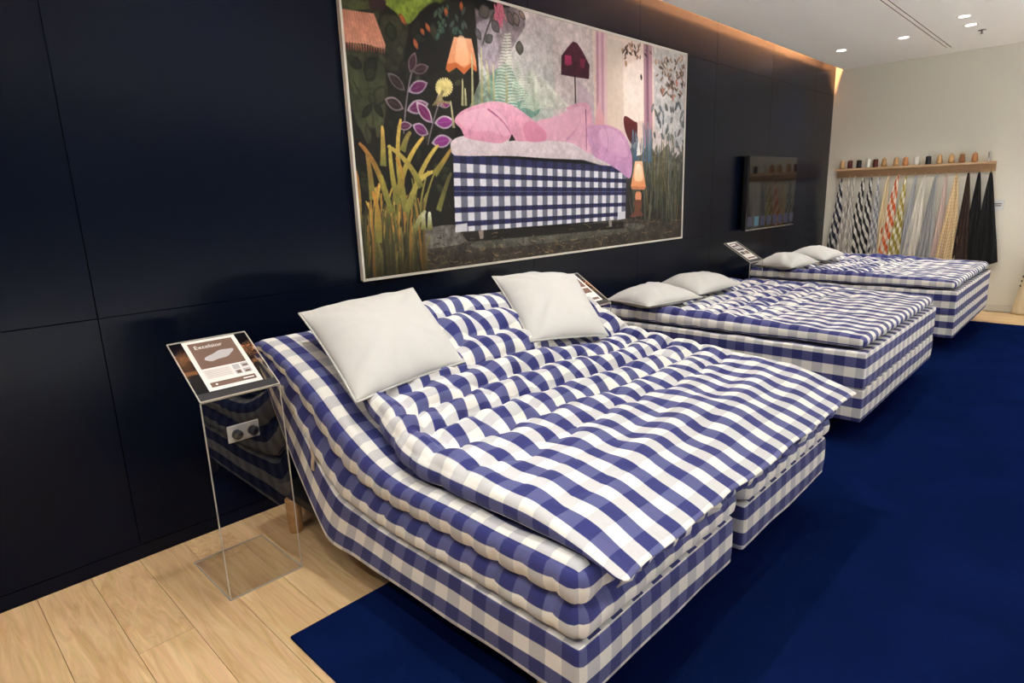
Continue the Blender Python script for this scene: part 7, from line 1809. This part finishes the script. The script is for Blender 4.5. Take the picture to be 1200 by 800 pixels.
def mattress_disp(puff):
    def f(x, l, s, n):
        side = np.maximum(np.abs(n[:, 0]), np.abs(n[:, 1])); along = np.where(np.abs(n[:, 0]) > np.abs(n[:, 1]), l, x)
        h = (s-HB)/(HM-HB); roll = np.abs(np.sin(2*pi*np.clip(h, 0, 1)))**.6         # two rolls, stitched at mid height
        scal = np.abs(np.sin(pi*along/.111))**.5                                        # side stitches
        d = side*puff*(roll*(.6+.4*scal)-.35)-side*puff*.6*(1-scal)*np.exp(-((h-.5)/.16)**2)+side*.003*vnoise(along*8, s*20, 5)
        d += np.maximum(n[:, 2], 0)*(.006*vnoise(x*6, l*6, 8))
        return d
    return f
def leg_set(root, spots, z):
    for x, y in spots:
        bm = bmesh.new(); add_lathe(bm, [(.030, .0125 if y < -1.0 else 0), (.033, .018), (.037, z-.004), (.037, z)], 18, (x, y, 0)); from_bm('leg', bm, M['oak_leg'], root, True)

def bed_half(x0, x1, which):
    gx, gl = fine(x0, x1, 24, .04), fine(0, LB, 130, .04)
    b = empty('box_spring'); tag(b, which[0], 'bed base', 'bases of the raised bed')
    soft_box('base_body', gx, gl, fine(0, HB-.006, 5, .02), .016, base_disp, map_raised, M['check'], b, s_uv=.09)
    # dark slatted frame that carries the raised head end
    box('under_frame', (x0+.06, -1.10, .172), (x1-.06, -.20, .215), M['dark_frame'], b, .004)
    leg_set(b, ((x0+.075, -.31), (x1-.075, -.31), (x0+.06, -1.955), (x1-.06, -1.955)), .172)
    if which[2]:
        st = [(x0-.010, -.735, .575), (x0-.017, -.755, .545), (x0-.015, -.74, .51), (x0-.008, -.72, .47)]
        V = []
        for x, y, z in st: V += [(x, y-.011, z), (x, y+.011, z)]
        o = obj('strap', V, [(2*i, 2*i+1, 2*i+3, 2*i+2) for i in range(3)], M['strap'], b)
        md = o.modifiers.new('thickness', 'SOLIDIFY'); md.thickness = .004
    rebase(b, ((x0+x1)/2, -1.1, 0))
    m = empty('mattress'); tag(m, which[1], 'mattress', 'mattresses of the raised bed')
    soft_box('mattress_body', gx, gl, fine(HB, HM, 15, .015, 2), .03, mattress_disp(.026), map_raised, M['check'], m, s_uv=.075)
    rebase(m, ((x0+x1)/2, -1.1, .4))
BX = (1.12, 2.055, 2.150, 3.075)
bed_half(BX[0], BX[1], ('checked blue and white base of the nearest raised bed, near half with the beige strap', 'checked mattress with raised head, near half of the raised bed', True))
bed_half(BX[2], BX[3], ('checked blue and white base of the raised bed, its far half beyond the gap', 'checked mattress with raised head, far half of the raised bed', False))

def tuft_field(x, l, sx, sl, fade, seed):
    """rows of plump puffs, staggered like bricks, with hand-pulled tufts where their seams meet: 0 in the seams, about 1 on the puffs"""
    x = x+.065*vnoise(x*3+9, l*3, seed+31); l = l+.046*vnoise(x*3.4, l*3+5, seed+32)
    ph = np.where(np.floor(l/sl).astype(int) % 2 == 0, 0, .5)
    l2 = l+.020*np.cos(2*pi*(x/sx))*np.where(np.floor(l/sl+.5).astype(int) % 2 == 0, 1, -1)
    row = np.abs(np.sin(pi*l2/sl))
    ph = np.where(np.floor(l2/sl).astype(int) % 2 == 0, 0, .5)
    col = np.abs(np.sin(pi*(x/sx-ph)))
    return row**.48*(.30+.70*col**.45)
def topper(name, x0, x1, Lt, thick, amp, fade0, fade1, mapping, seed, label, group, nxl=(120, 124), ripple=.0, s_uv=-.008, press=()):
    gx, gl = fine(x0, x1, nxl[0], .05, 5), fine(0, Lt, nxl[1], .05, 5); gs = fine(0, thick, 4, .02, 3)
    def disp(x, l, s, n):
        f = 1-np.clip((l-fade0)/(fade1-fade0), 0, 1)*.88
        up = np.maximum(n[:, 2], 0)
        puff = tuft_field(x-x0, l+.02, .25, .185, f, seed)
        xa = x-x0
        xe = np.minimum(x-x0, x1-x); le = np.minimum(l, Lt-l); e = np.clip(np.minimum(xe, le)/.10, 0, 1)
        pr = np.zeros_like(x)                     # where pillows weigh on it
        for px_, pl_ in press: pr = np.maximum(pr, np.clip(1.35-np.maximum(np.abs(x-px_), np.abs(l-pl_))/.30, 0, 1))
        f = f*(1-.75*pr)
        d = -up*.02*pr+up*e*(amp*f*(puff-.45)+.010*vnoise(x*7+3, l*3.5, seed)+(1-f)*ripple*np.sin(2*pi*(l+.35*x)/.24+2.2*vnoise(x*2.5, l*2, seed+2)))
        d += up*.004*vnoise(x*17+5, l*14, seed+1)
        d += up*f*np.clip(l/.2, 0, 1)**1.5*(.030*np.exp(-((xe-.055)/.04)**2)-.020*np.exp(-((xe-.125)/.018)**2))
        side = np.abs(n[:, 0]); sc = np.abs(np.sin(pi*l/.165))**.6
        d += side*(.016*sc*f-.004+.006*vnoise(l*7, s*10+x*5, seed+4))
        foot = np.maximum(n[:, 1], 0)
        d += foot*(.005*vnoise(x*14, s*8, seed+6))
        return d
    t = empty(name); tag(t, label, 'mattress topper', group)
    soft_box('cover', gx, gl, gs, thick*.46, disp, mapping, M['check'], t, end_uv='along', s_uv=s_uv, su=.93)
    return t
# topper of the raised bed: starts below the head roll, sags over the bend, and its empty flap hangs past the foot
L0 = .19
def map_topper1(W):
    L = W[:, 1]+L0; Ts = top_curve(W[:, 0], L); dT = top_curve(W[:, 0], L+.01)-top_curve(W[:, 0], L-.01); dT /= np.linalg.norm(dT, axis=1, keepdims=True)
    nrm = np.column_stack((dT[:, 1], -dT[:, 0])); nrm *= np.sign(nrm[:, 1])[:, None]
    end = np.clip((L-1.72)/.36, 0, 1); end = end*end*(3-2*end)
    edge = np.clip((L-LB+.03)/.14, 0, 1)
    s = W[:, 2]*(1-.80*end)
    bow = .03*np.exp(-((L-.95)/.28)**2)
    yz = Ts+nrm*(.012+s+bow)[:, None]
    yz[:, 1] -= .022*edge**1.6+edge*.006*vnoise(W[:, 0]*5, L*0+3, 21)
    corner = np.clip(1-np.minimum(W[:, 0]-1.155, 3.13-W[:, 0])/.08, 0, 1)
    yz[:, 0] -= edge*(.006*vnoise(W[:, 0]*4, L*0+7, 22)+.022*corner**2)
    hd = 1-np.clip((L-.25)/.95, 0, 1)
    x = W[:, 0]+.17*hd**1.2*np.clip((2.1-W[:, 0])/.95, 0, 1)-.17*hd**.6*np.clip((W[:, 0]-2.5)/.63, 0, 1)
    return np.column_stack((x, yz))
t1 = topper('mattress_topper', 1.155, 3.13, 2.075-L0, .085, .068, 1.05, 1.45, map_topper1, 3, 'plump tufted checked topper lying over the bend of the raised bed', 'checked toppers', (160, 160), ripple=.009, press=((1.50, .30), (2.62, .32)))
# crumpled underside of the flap at the foot edge
xs = np.linspace(1.24, 3.06, 190); V = []
for k, x in enumerate(xs):
    wv = .016*sin(x*58)+.012*sin(x*23+1)
    for z, q in ((.565, .4), (.547, 1.0), (.525, .8), (.508, .2)): V.append((x+.006*sin(x*80), -2.158-.012*q+wv*q, z+.006*sin(x*31)))
F, U = [], []
for k in range(len(xs)-1):
    for j in range(3):
        F.append((4*k+j, 4*k+j+1, 4*k+j+5, 4*k+j+4))
        for kk, jj in ((k, j), (k, j+1), (k+1, j+1), (k+1, j)): U.append((xs[kk]*1.25, jj*.02))
o = obj('underside_ruffle', V, F, M['check'], t1, U, True); md = o.modifiers.new('thickness', 'SOLIDIFY'); md.thickness = .004
rebase(t1, (2.1, -1.2, .6))

def flat_bed(x0, x1, yh, yf, z0, words):
    Lb = yh-yf
    gx, gl = fine(x0, x1, 30, .04), fine(0, Lb, 56, .04)
    b = empty('box_spring'); tag(b, words[0], 'bed base', 'bases of the flat beds')
    soft_box('base_body', gx, gl, fine(0, HB-.001, 5, .02), .008, lambda x, l, s, n: base_disp(x, l, s, n), map_flat(yh, z0), M['check'], b, s_uv=.0217, su=.9)
    leg_set(b, ((x0+.30, yh-.20), (x1-.30, yh-.20), (x0+.45, yf+.50), (x1-.30, yf+.50)), z0+.002)
    rebase(b, ((x0+x1)/2, (yh+yf)/2, 0))
    m = empty('mattress'); tag(m, words[1], 'mattress', 'mattresses of the flat beds')
    soft_box('mattress_body', gx, gl, fine(HB, HM, 9, .015, 2), .010, mattress_disp(.003), map_flat(yh, z0), M['check'], m, s_uv=.0, su=.9)
    rebase(m, ((x0+x1)/2, (yh+yf)/2, z0+HB))
    zt = z0+HM+.012
    def mp(W):
        end = np.clip((W[:, 1]-(Lb-.30))/.30, 0, 1)
        return np.column_stack((W[:, 0], yh-W[:, 1], zt+W[:, 2]*(1-.15*end)))
    t = topper('mattress_topper', x0+.03, x1-.02, Lb-.02, .085, .05, 1.0, 1.5, mp, words[3], words[2], 'checked toppers', (120, 110), ripple=.004, s_uv=.035)
    rebase(t, ((x0+x1)/2, (yh+yf)/2, zt))
flat_bed(3.93, 5.85, -.12, -2.05, .165, ('checked base of the middle bed, with level rows of blue and white', 'checked mattress on the base of the middle bed', 'tufted checked topper lying flat on the middle bed', 11))
flat_bed(6.72, 8.68, -.12, -2.05, .165, ('checked base of the farthest bed, in front of the hanging textiles', 'checked mattress on the base of the farthest bed', 'tufted checked topper lying flat on the farthest bed', 17))

# ------------------------------------------------------------------ pillows
pillow(((1.25, -.48, 1.09), (1.93, -.40, 1.11), (1.755, -.985, .845), (1.165, -1.03, .82)), .17, 'plain white pillow leaning near the acrylic stand, on the near half of the raised bed', 'white pillows', 1, .035)
pillow(((2.54, -.37, 1.10), (3.06, -.575, 1.07), (2.72, -1.08, .80), (2.19, -.99, .855)), .17, 'plain white pillow leaning on the far half of the raised bed', 'white pillows', 2, .035)
pillow(((3.97, -.17, .715), (4.60, -.20, .73), (4.36, -.80, .735), (3.85, -.63, .72)), .17, 'white pillow lying flat on the near half of the middle bed', 'white pillows', 3, .07, .03)
pillow(((4.78, -.14, .73), (5.42, -.18, .74), (5.15, -.74, .735), (4.45, -.72, .735)), .17, 'white pillow lying flat on the far half of the middle bed', 'white pillows', 4, .07, .03)
pillow(((6.75, -.18, .72), (7.40, -.20, .73), (7.22, -.70, .73), (6.62, -.62, .72)), .17, 'white pillow on the farthest bed, partly behind the sign stand', 'white pillows', 5, .07, .03)
pillow(((7.60, -.18, .735), (8.30, -.22, .74), (8.05, -.72, .74), (7.35, -.72, .735)), .17, 'white pillow on the farthest bed, closest to the hanging textiles', 'white pillows', 6, .07, .03)
# ================================================================== ACRYLIC SIGN STANDS
def text(name, body, size, mat, parent, loc, mtx):
    cu_ = bpy.data.curves.new(name, 'FONT'); cu_.body = body; cu_.size = size; cu_.extrude = 0
    tmp = bpy.data.objects.new(name, cu_); COL.objects.link(tmp)
    bpy.context.view_layer.update()
    me = bpy.data.meshes.new_from_object(tmp.evaluated_get(bpy.context.evaluated_depsgraph_get())); bpy.data.objects.remove(tmp)
    me.materials.clear(); me.materials.append(mat)
    me.transform(mtx @ Matrix.Translation(loc))
    o = bpy.data.objects.new(name, me); COL.objects.link(o); o.parent = parent
    return o
def stand(x, y, label, variant, w=.31, d=.40, hf=.84, hb=1.021):
    """one bent sheet: base plate, upright front, sloping top that climbs to the back; origin under the front edge"""
    r = empty('sign_stand', (x, y, 0)); tag(r, label, 'sign stand', 'acrylic sign stands')
    th = .006; h = w/2
    fl = 0.0
    box('base_plate', (-h, 0, fl), (h, d, fl+th), M['acrylic'], r)
    box('front_sheet', (-h, 0, fl+th+.0005), (h, th, hf-.0005), M['acrylic'], r)
    run = .285; ang = math.atan2(hb-hf, run); ln = math.hypot(run, hb-hf)
    mt = Matrix.Translation((0, 0, hf)) @ Matrix.Rotation(ang, 4, 'X')
    def tilt(name, lo, hi, mat, par=r):
        bm = bmesh.new(); add_box(bm, lo, hi, 0, mt); return from_bm(name, bm, mat, par)
    tilt('top_sheet', (-h, 0, 0), (h, ln, th), M['acrylic'])
    # light caught in the polished edges, painted as pale half-opaque strips
    e = .0022
    for sx in (-h, h):
        box('edge', (sx-e, -e, fl+th), (sx+e, e, hf), M['acrylic_edge'], r)
        tilt('edge', (sx-e, 0, th-e), (sx+e, ln, th+e), M['acrylic_edge'])
        box('edge', (sx-e, 0, fl), (sx+e, d, fl+th+.0004), M['acrylic_edge'], r)
    tilt('edge', (-h, ln-e, th-e), (h, ln+e, th+e), M['acrylic_edge']); tilt('edge', (-h, -e, -e), (h, e, th+e), M['acrylic_edge'])
    box('edge', (-h, d-e, fl), (h, d+e, fl+th), M['acrylic_edge'], r); box('edge', (-h, -e, fl), (h, e, fl+th), M['acrylic_edge'], r)
    # dark lip along the front of the slope and the printed sheet
    tilt('lip', (-h+.004, .004, th+.0003), (h-.004, .040, th+.0016), M['dark_frame'])
    p = tilt('paper', (-.105, .042, th+.0004), (.105, .332, th+.0012), M['paper'])
    zt = th+.0012
    def ink(name, x0, y0, x1, y1, mat, k=1): return tilt(name, (x0, y0-.021, zt+.0002*k), (x1, y1-.021, zt+.0002*k+.0001), mat, p)
    if variant == 0:
        ink('picture_field', -.088, .185, .088, .338, M['brown_ink'])
        V = []
        for k in range(40):
            a = 2*pi*k/40; rx = .062+.004*sin(3*a); ry = .022+.003*sin(5*a+1)
            V.append((rx*cos(a)+.006, .227+ry*sin(a)+.25*rx*cos(a), zt+.0006))
        me = bpy.data.meshes.new('bed_picture'); me.from_pydata([tuple(mt @ Vector(v)) for v in V], [], [tuple(range(40))]); me.materials.append(M['grey_ink'])
        o = bpy.data.objects.new('bed_picture', me); COL.objects.link(o); o.parent = p
        text('title', 'Excelsior', .030, M['white_ink'], p, (-.072, .279, zt+.0008), mt)
        ink('text_block', -.088, .125, .018, .178, M['pale_ink'])
        for k in range(5): ink('text_line', -.082, .132+k*.009, .010, .1345+k*.009, M['grey_ink'], 2)
        for q in ((.024, .150, .052, .178), (.058, .154, .088, .180), (.024, .122, .050, .146), (.056, .122, .088, .148)): ink('small_picture', *q, M['grey_ink'])
        for q in ((.030, .126, .046, .142), (.064, .160, .084, .170), (.062, .126, .082, .136)): ink('small_picture', *q, M['brown_ink'], 2)
        ink('footer', -.088, .080, .088, .106, M['brown_ink'])
        for q in ((-.070, .089, -.062, .097), (.038, .090, .080, .096)): ink('footer_mark', *q, M['white_ink'], 2)
    else:
        ink('picture_field', -.088, .215, .088, .338, M['dark_ink'] if variant == 2 else M['brown_ink'])
        ink('bed_picture', -.060, .245, .060, .285, M['grey_ink'], 2); ink('title_bar', -.07, .305, .03, .322, M['white_ink'], 2)
        ink('small_picture', -.088, .150, -.010, .200, M['dark_ink']); ink('small_picture', .006, .150, .088, .200, M['brown_ink'])
        for k in range(3): ink('text_line', -.082, .118+k*.009, .08, .1205+k*.009, M['grey_ink'])
        ink('footer', -.088, .078, .088, .100, M['brown_ink'])
    return r
stand(.905, -.625, 'clear acrylic sign stand with brown printed sheet, on the oak floor before the first bed', 0)
stand(3.50-.255, -.62, 'acrylic sign stand mostly hidden behind the far pillow of the raised bed', 1, w=.30)
stand(6.22, -.42, 'acrylic sign stand between the middle bed and the farthest bed', 2)

# wall socket with two black plugs
so = empty('wall_socket', (1.125, 0, .464)); tag(so, 'pale double wall socket holding two black plugs', 'socket')
box('face_plate', (-.078, -.010, -.043), (.078, -.0004, .043), M['white_plastic'], so, .003)
for sx in (-.038, .040):
    bm = bmesh.new(); add_lathe(bm, [(.021, .011), (.024, .014), (.024, .040), (.012, .052)], 18)
    bmesh.ops.transform(bm, matrix=Matrix.Translation((sx, 0, -.002)) @ Matrix.Rotation(pi/2, 4, 'X'), verts=bm.verts)
    from_bm('plug', bm, M['black'], so, True)

# ================================================================== TEXTILE RACK ON THE END WALL
YR0, YR1 = -.125, -1.875
rk = empty('textile_rack', (FARX, -1.0, 1.66)); tag(rk, 'long wooden rail with a shelf and pegs on the end wall', 'rack')
box('back_board', (-.024, YR1+1.0, .012), (-.0005, YR0+1.0, .098), M['oak'], rk, .002)
box('shelf', (-.125, YR1+1.0, .0985), (-.0005, YR0+1.0, .128), M['oak'], rk, .003)
# pegs: (y, kind of cloth, depth offset, bottom width, bottom z, lean)
CLOTH = {
 'navy': gingham('navy_check', srgb(20, 22, 40), srgb(60, 62, 80), srgb(190, 188, 184), srgb(228, 224, 214), .05, pi/4),
 'black': gingham('black_check', srgb(14, 14, 18), srgb(40, 40, 46), srgb(214, 210, 200), srgb(232, 228, 216), .05, pi/4),
 'pale': gingham('pale_check', srgb(170, 164, 156), srgb(190, 184, 176), srgb(206, 200, 190), srgb(224, 218, 208), .05, pi/4),
 'grey_check': gingham('grey_check', srgb(128, 128, 134), srgb(160, 160, 166), srgb(190, 188, 190), srgb(220, 216, 210), .05, pi/4),
 'orange': gingham('orange_check', srgb(196, 88, 44), srgb(214, 130, 90), srgb(226, 196, 168), srgb(236, 228, 214), .055, pi/4),
 'olive': gingham('olive_check', srgb(146, 128, 44), srgb(176, 160, 90), srgb(206, 196, 150), srgb(236, 230, 214), .055, pi/4),
 'sand': gingham('sand_check', srgb(196, 164, 116), srgb(204, 176, 130), srgb(214, 190, 150), srgb(222, 204, 168), .02, 0),
 'cream': plain('cream_cloth', srgb(224, 204, 164), .9, 0, .08, 20), 'white': plain('white_cloth', srgb(216, 210, 196), .9, 0, .06, 20),
 'grey': plain('grey_cloth', srgb(158, 158, 156), .9, 0, .1, 60), 'light_grey': plain('light_grey_cloth', srgb(178, 178, 180), .9, 0, .08, 20),
 'pink': plain('pink_cloth', srgb(206, 184, 172), .9, 0, .1, 20), 'brown': plain('brown_cloth', srgb(58, 40, 32), .95, 0, .1, 20),
 'ink': plain('black_cloth', srgb(12, 12, 15), .95, 0, .1, 20)}
def cloth(ytop, yl, yr, zb, key, label, dep, seed, corner=0.0):
    """a square of cloth hung from a peg by one corner: folds open downwards"""
    ns_, nt_ = 26, 33; V, F, U = [], [], []
    zt = 1.665
    for i in range(ns_):
        s = i/(ns_-1)
        for j in range(nt_):
            t = j/(nt_-1)
            a = s**.85
            y0 = ytop+.010+(yl-ytop-.010)*a; y1 = ytop-.010+(yr-ytop+.010)*a
            y = y0+(y1-y0)*t
            fold = .020*(s**.6)*sin(2*pi*(2.4+.5*(seed % 3))*t+1.7*seed)+.008*sin(7*t+3*s+1.7*seed)
            z = zt-(zt-zb)*s*(1-corner*abs(t-.35)*s)
            V.append((FARX-.055-dep+fold, y+1.0-.006*sin(5*s+seed)*s, z-1.66)); 
            U.append((t*.42*(.25+.75*s), s*1.15))
    for i in range(ns_-1):
        for j in range(nt_-1):
            F.append((i*nt_+j, (i+1)*nt_+j, (i+1)*nt_+j+1, i*nt_+j+1))
    uv = [U[k] for f in F for k in f]
    r = empty('hanging_cloth', (0, -1.0, 1.66)); tag(r, label, 'cloth', 'textile samples on the rail')
    o = obj('drape', [(a-FARX+.06, b, c) for a, b, c in V], F, CLOTH[key], r, uv, True)
    r.location = (FARX-.06, -1.0, 1.66)
    md = o.modifiers.new('thickness', 'SOLIDIFY'); md.thickness = .003; md.offset = 0
    bm = bmesh.new(); pts = 10
    for k in range(pts):
        a0, a1 = 2*pi*k/pts, 2*pi*(k+1)/pts
    add_box(bm, (-.006-dep, ytop+1.0-.004, -.004), (-.002-dep, ytop+1.0+.004, .030), .001)
    from_bm('hanger_loop', bm, CLOTH[key] if key in ('ink', 'brown', 'sand') else M['strap'], r)
    return r
items = [(-.196, -.085, -.255, .50, 'navy', 'navy and white checked cloth, first on the rail next to the dark wall'),
 (-.300, -.215, -.330, .50, 'pale', 'pale beige checked cloth right after the first navy one'),
 (-.370, -.300, -.400, .50, 'pale', 'pale beige checked cloth just before the two black and white ones'),
 (-.477, -.337, -.488, .50, 'black', 'black and white checked cloth, first of the two'),
 (-.567, -.471, -.622, .50, 'black', 'black and white checked cloth, second of the two, before the grey check'),
 (-.662, -.602, -.715, .50, 'grey_check', 'grey and white checked cloth after the black and white pair'),
 (-.767, -.673, -.775, .50, 'cream', 'narrow cream yellow cloth before the orange check'),
 (-.877, -.707, -.880, .50, 'orange', 'orange and white checked cloth on the rail'),
 (-.967, -.850, -.990, .50, 'olive', 'olive and white checked cloth on the rail'),
 (-1.074, -.980, -1.085, .50, 'light_grey', 'light grey cloth between the olive check and the white cloth'),
 (-1.178, -1.015, -1.195, .50, 'white', 'plain off-white cloth on the rail'),
 (-1.298, -1.172, -1.330, .50, 'grey', 'plain mid grey cloth on the rail'),
 (-1.398, -1.330, -1.440, .50, 'pink', 'narrow pinkish cloth before the sand coloured one'),
 (-1.507, -1.400, -1.610, .50, 'sand', 'sand coloured woven cloth on the rail'),
 (-1.626, -1.585, -1.725, .50, 'brown', 'dark brown cloth on the rail'),
 (-1.726, -1.665, -1.840, .52, 'ink', 'black cloth next to the brown one'),
 (-1.840, -1.770, -2.005, .53, 'ink', 'black cloth at the far end of the rail')]
for k, (yt, yl, yr, zb, key, lab) in enumerate(items):
    box('peg', (-.070-.012*(k % 3), yt+1.0-.008, .006), (-.0245, yt+1.0+.008, .024), M['oak'], rk, .003)
    cloth(yt, yl+.02, yr-.012, zb, key, lab, .012*(k % 3), k, .10)
# bed-leg samples standing on the shelf
tan, red, blk, wht, org, brn, clr = (plain('leg_tan', srgb(196, 152, 100), .45, 0, .15), plain('leg_dark_red', srgb(92, 34, 28), .4, 0, .15), plain('leg_black', srgb(22, 22, 28), .4),
    plain('leg_white', srgb(226, 222, 212), .4), plain('leg_orange_wood', srgb(190, 126, 74), .45, 0, .15), plain('leg_brown', srgb(150, 96, 54), .45, 0, .2), M['steel'])
legs = [(-.196, tan, 'c', 'tan wooden bed leg sample, first on the shelf by the dark wall'), (-.295, red, 's', 'dark red bed leg sample beside the first tan one'),
 (-.403, blk, 's', 'black bed leg sample between the dark red and the pale one'), (-.515, wht, 's', 'pale bed leg sample near the two dark red ones'),
 (-.600, red, 's', 'dark red bed leg sample right after the pale one'), (-.700, tan, 'c', 'tan tapered bed leg sample after the second dark red one'),
 (-.837, tan, 'c', 'tan tapered bed leg sample above the orange checked cloth'), (-.944, org, 'c', 'orange brown bed leg sample just before the white one'),
 (-1.064, wht, 's', 'white bed leg sample in the middle of the shelf'), (-1.190, blk, 's', 'black bed leg sample next to the white one in the middle'),
 (-1.308, tan, 'c', 'tan tapered bed leg sample right after the black one'), (-1.431, tan, 'c', 'tan tapered bed leg sample, two after the middle black one'),
 (-1.538, brn, 'c', 'brown tapered bed leg sample above the dark brown cloth'), (-1.665, org, 'c', 'orange brown bed leg sample beside the clear one'),
 (-1.806, clr, 'n', 'silvery bed leg sample at the far end of the shelf')]
for y, mat, kind, lab in legs:
    t = empty('bed_leg_sample', (FARX-.062, y, 1.66+.1285)); tag(t, lab, 'bed leg', 'bed leg samples on the shelf')
    if kind == 'c': prof = [(.026, 0), (.032, .004), (.034, .03), (.024, .098), (.022, .100)]
    elif kind == 's': prof = [(.028, 0), (.030, .003), (.030, .095), (.028, .100)]
    else: prof = [(.026, 0), (.026, .006), (.014, .02), (.014, .080), (.020, .095), (.020, .102)]
    lathe('shaft', prof, mat, t, 16)
    lathe('mounting_plate', [(.016, .1005 if kind != 'n' else .1025), (.016, .106), (.004, .107), (.004, .125)], M['oak'] if kind == 'c' else M['steel'], t, 12)

# small white notice beside the last cloth
nt_ = empty('wall_notice', (FARX, -1.945, 1.275)); tag(nt_, 'small white notice on the end wall beside the last black cloth', 'notice')
box('card', (-.008, -.055, -.058), (-.0005, .055, .058), M['white_plastic'], nt_, .002)
for k, (a, b) in enumerate(((-.035, .04), (-.03, .03))): box('printed_line', (-.0088, a, .010-.022*k), (-.0081, b, .022-.022*k), M['dark_ink'], nt_)
# rolled pale throw leaning in the corner of the view
th = empty('folded_throw', (9.36, -2.33, 0)); tag(th, 'cream throw with dark specks standing on the floor against the end wall', 'throw')
V, F = [], []
for i in range(20):
    s = i/19
    for j in range(24):
        a = 2*pi*j/24; r = (.095-.045*s)*(1+.10*sin(5*a+2*s)+.05*sin(9*a)); V.append((.55*r*cos(a)+.04*s, r*sin(a)-.035*s, .68*s+.0))
for i in range(19):
    for j in range(24): F.append((i*24+j, i*24+(j+1) % 24, (i+1)*24+(j+1) % 24, (i+1)*24+j))
F.append(tuple(range(23, -1, -1))); F.append(tuple(19*24+j for j in range(24)))
obj('cloth', V, F, CLOTH['cream'], th, None, True)
for k in range(7):
    z = .34+.055*k; s = z/.68; r = (.095-.045*s)
    box('dark_tuft', (.04*s-.012, r-.035*s-.006, z-.010), (.04*s+.012, r-.035*s+.008, z+.012), M['dark_ink'], th, .003)
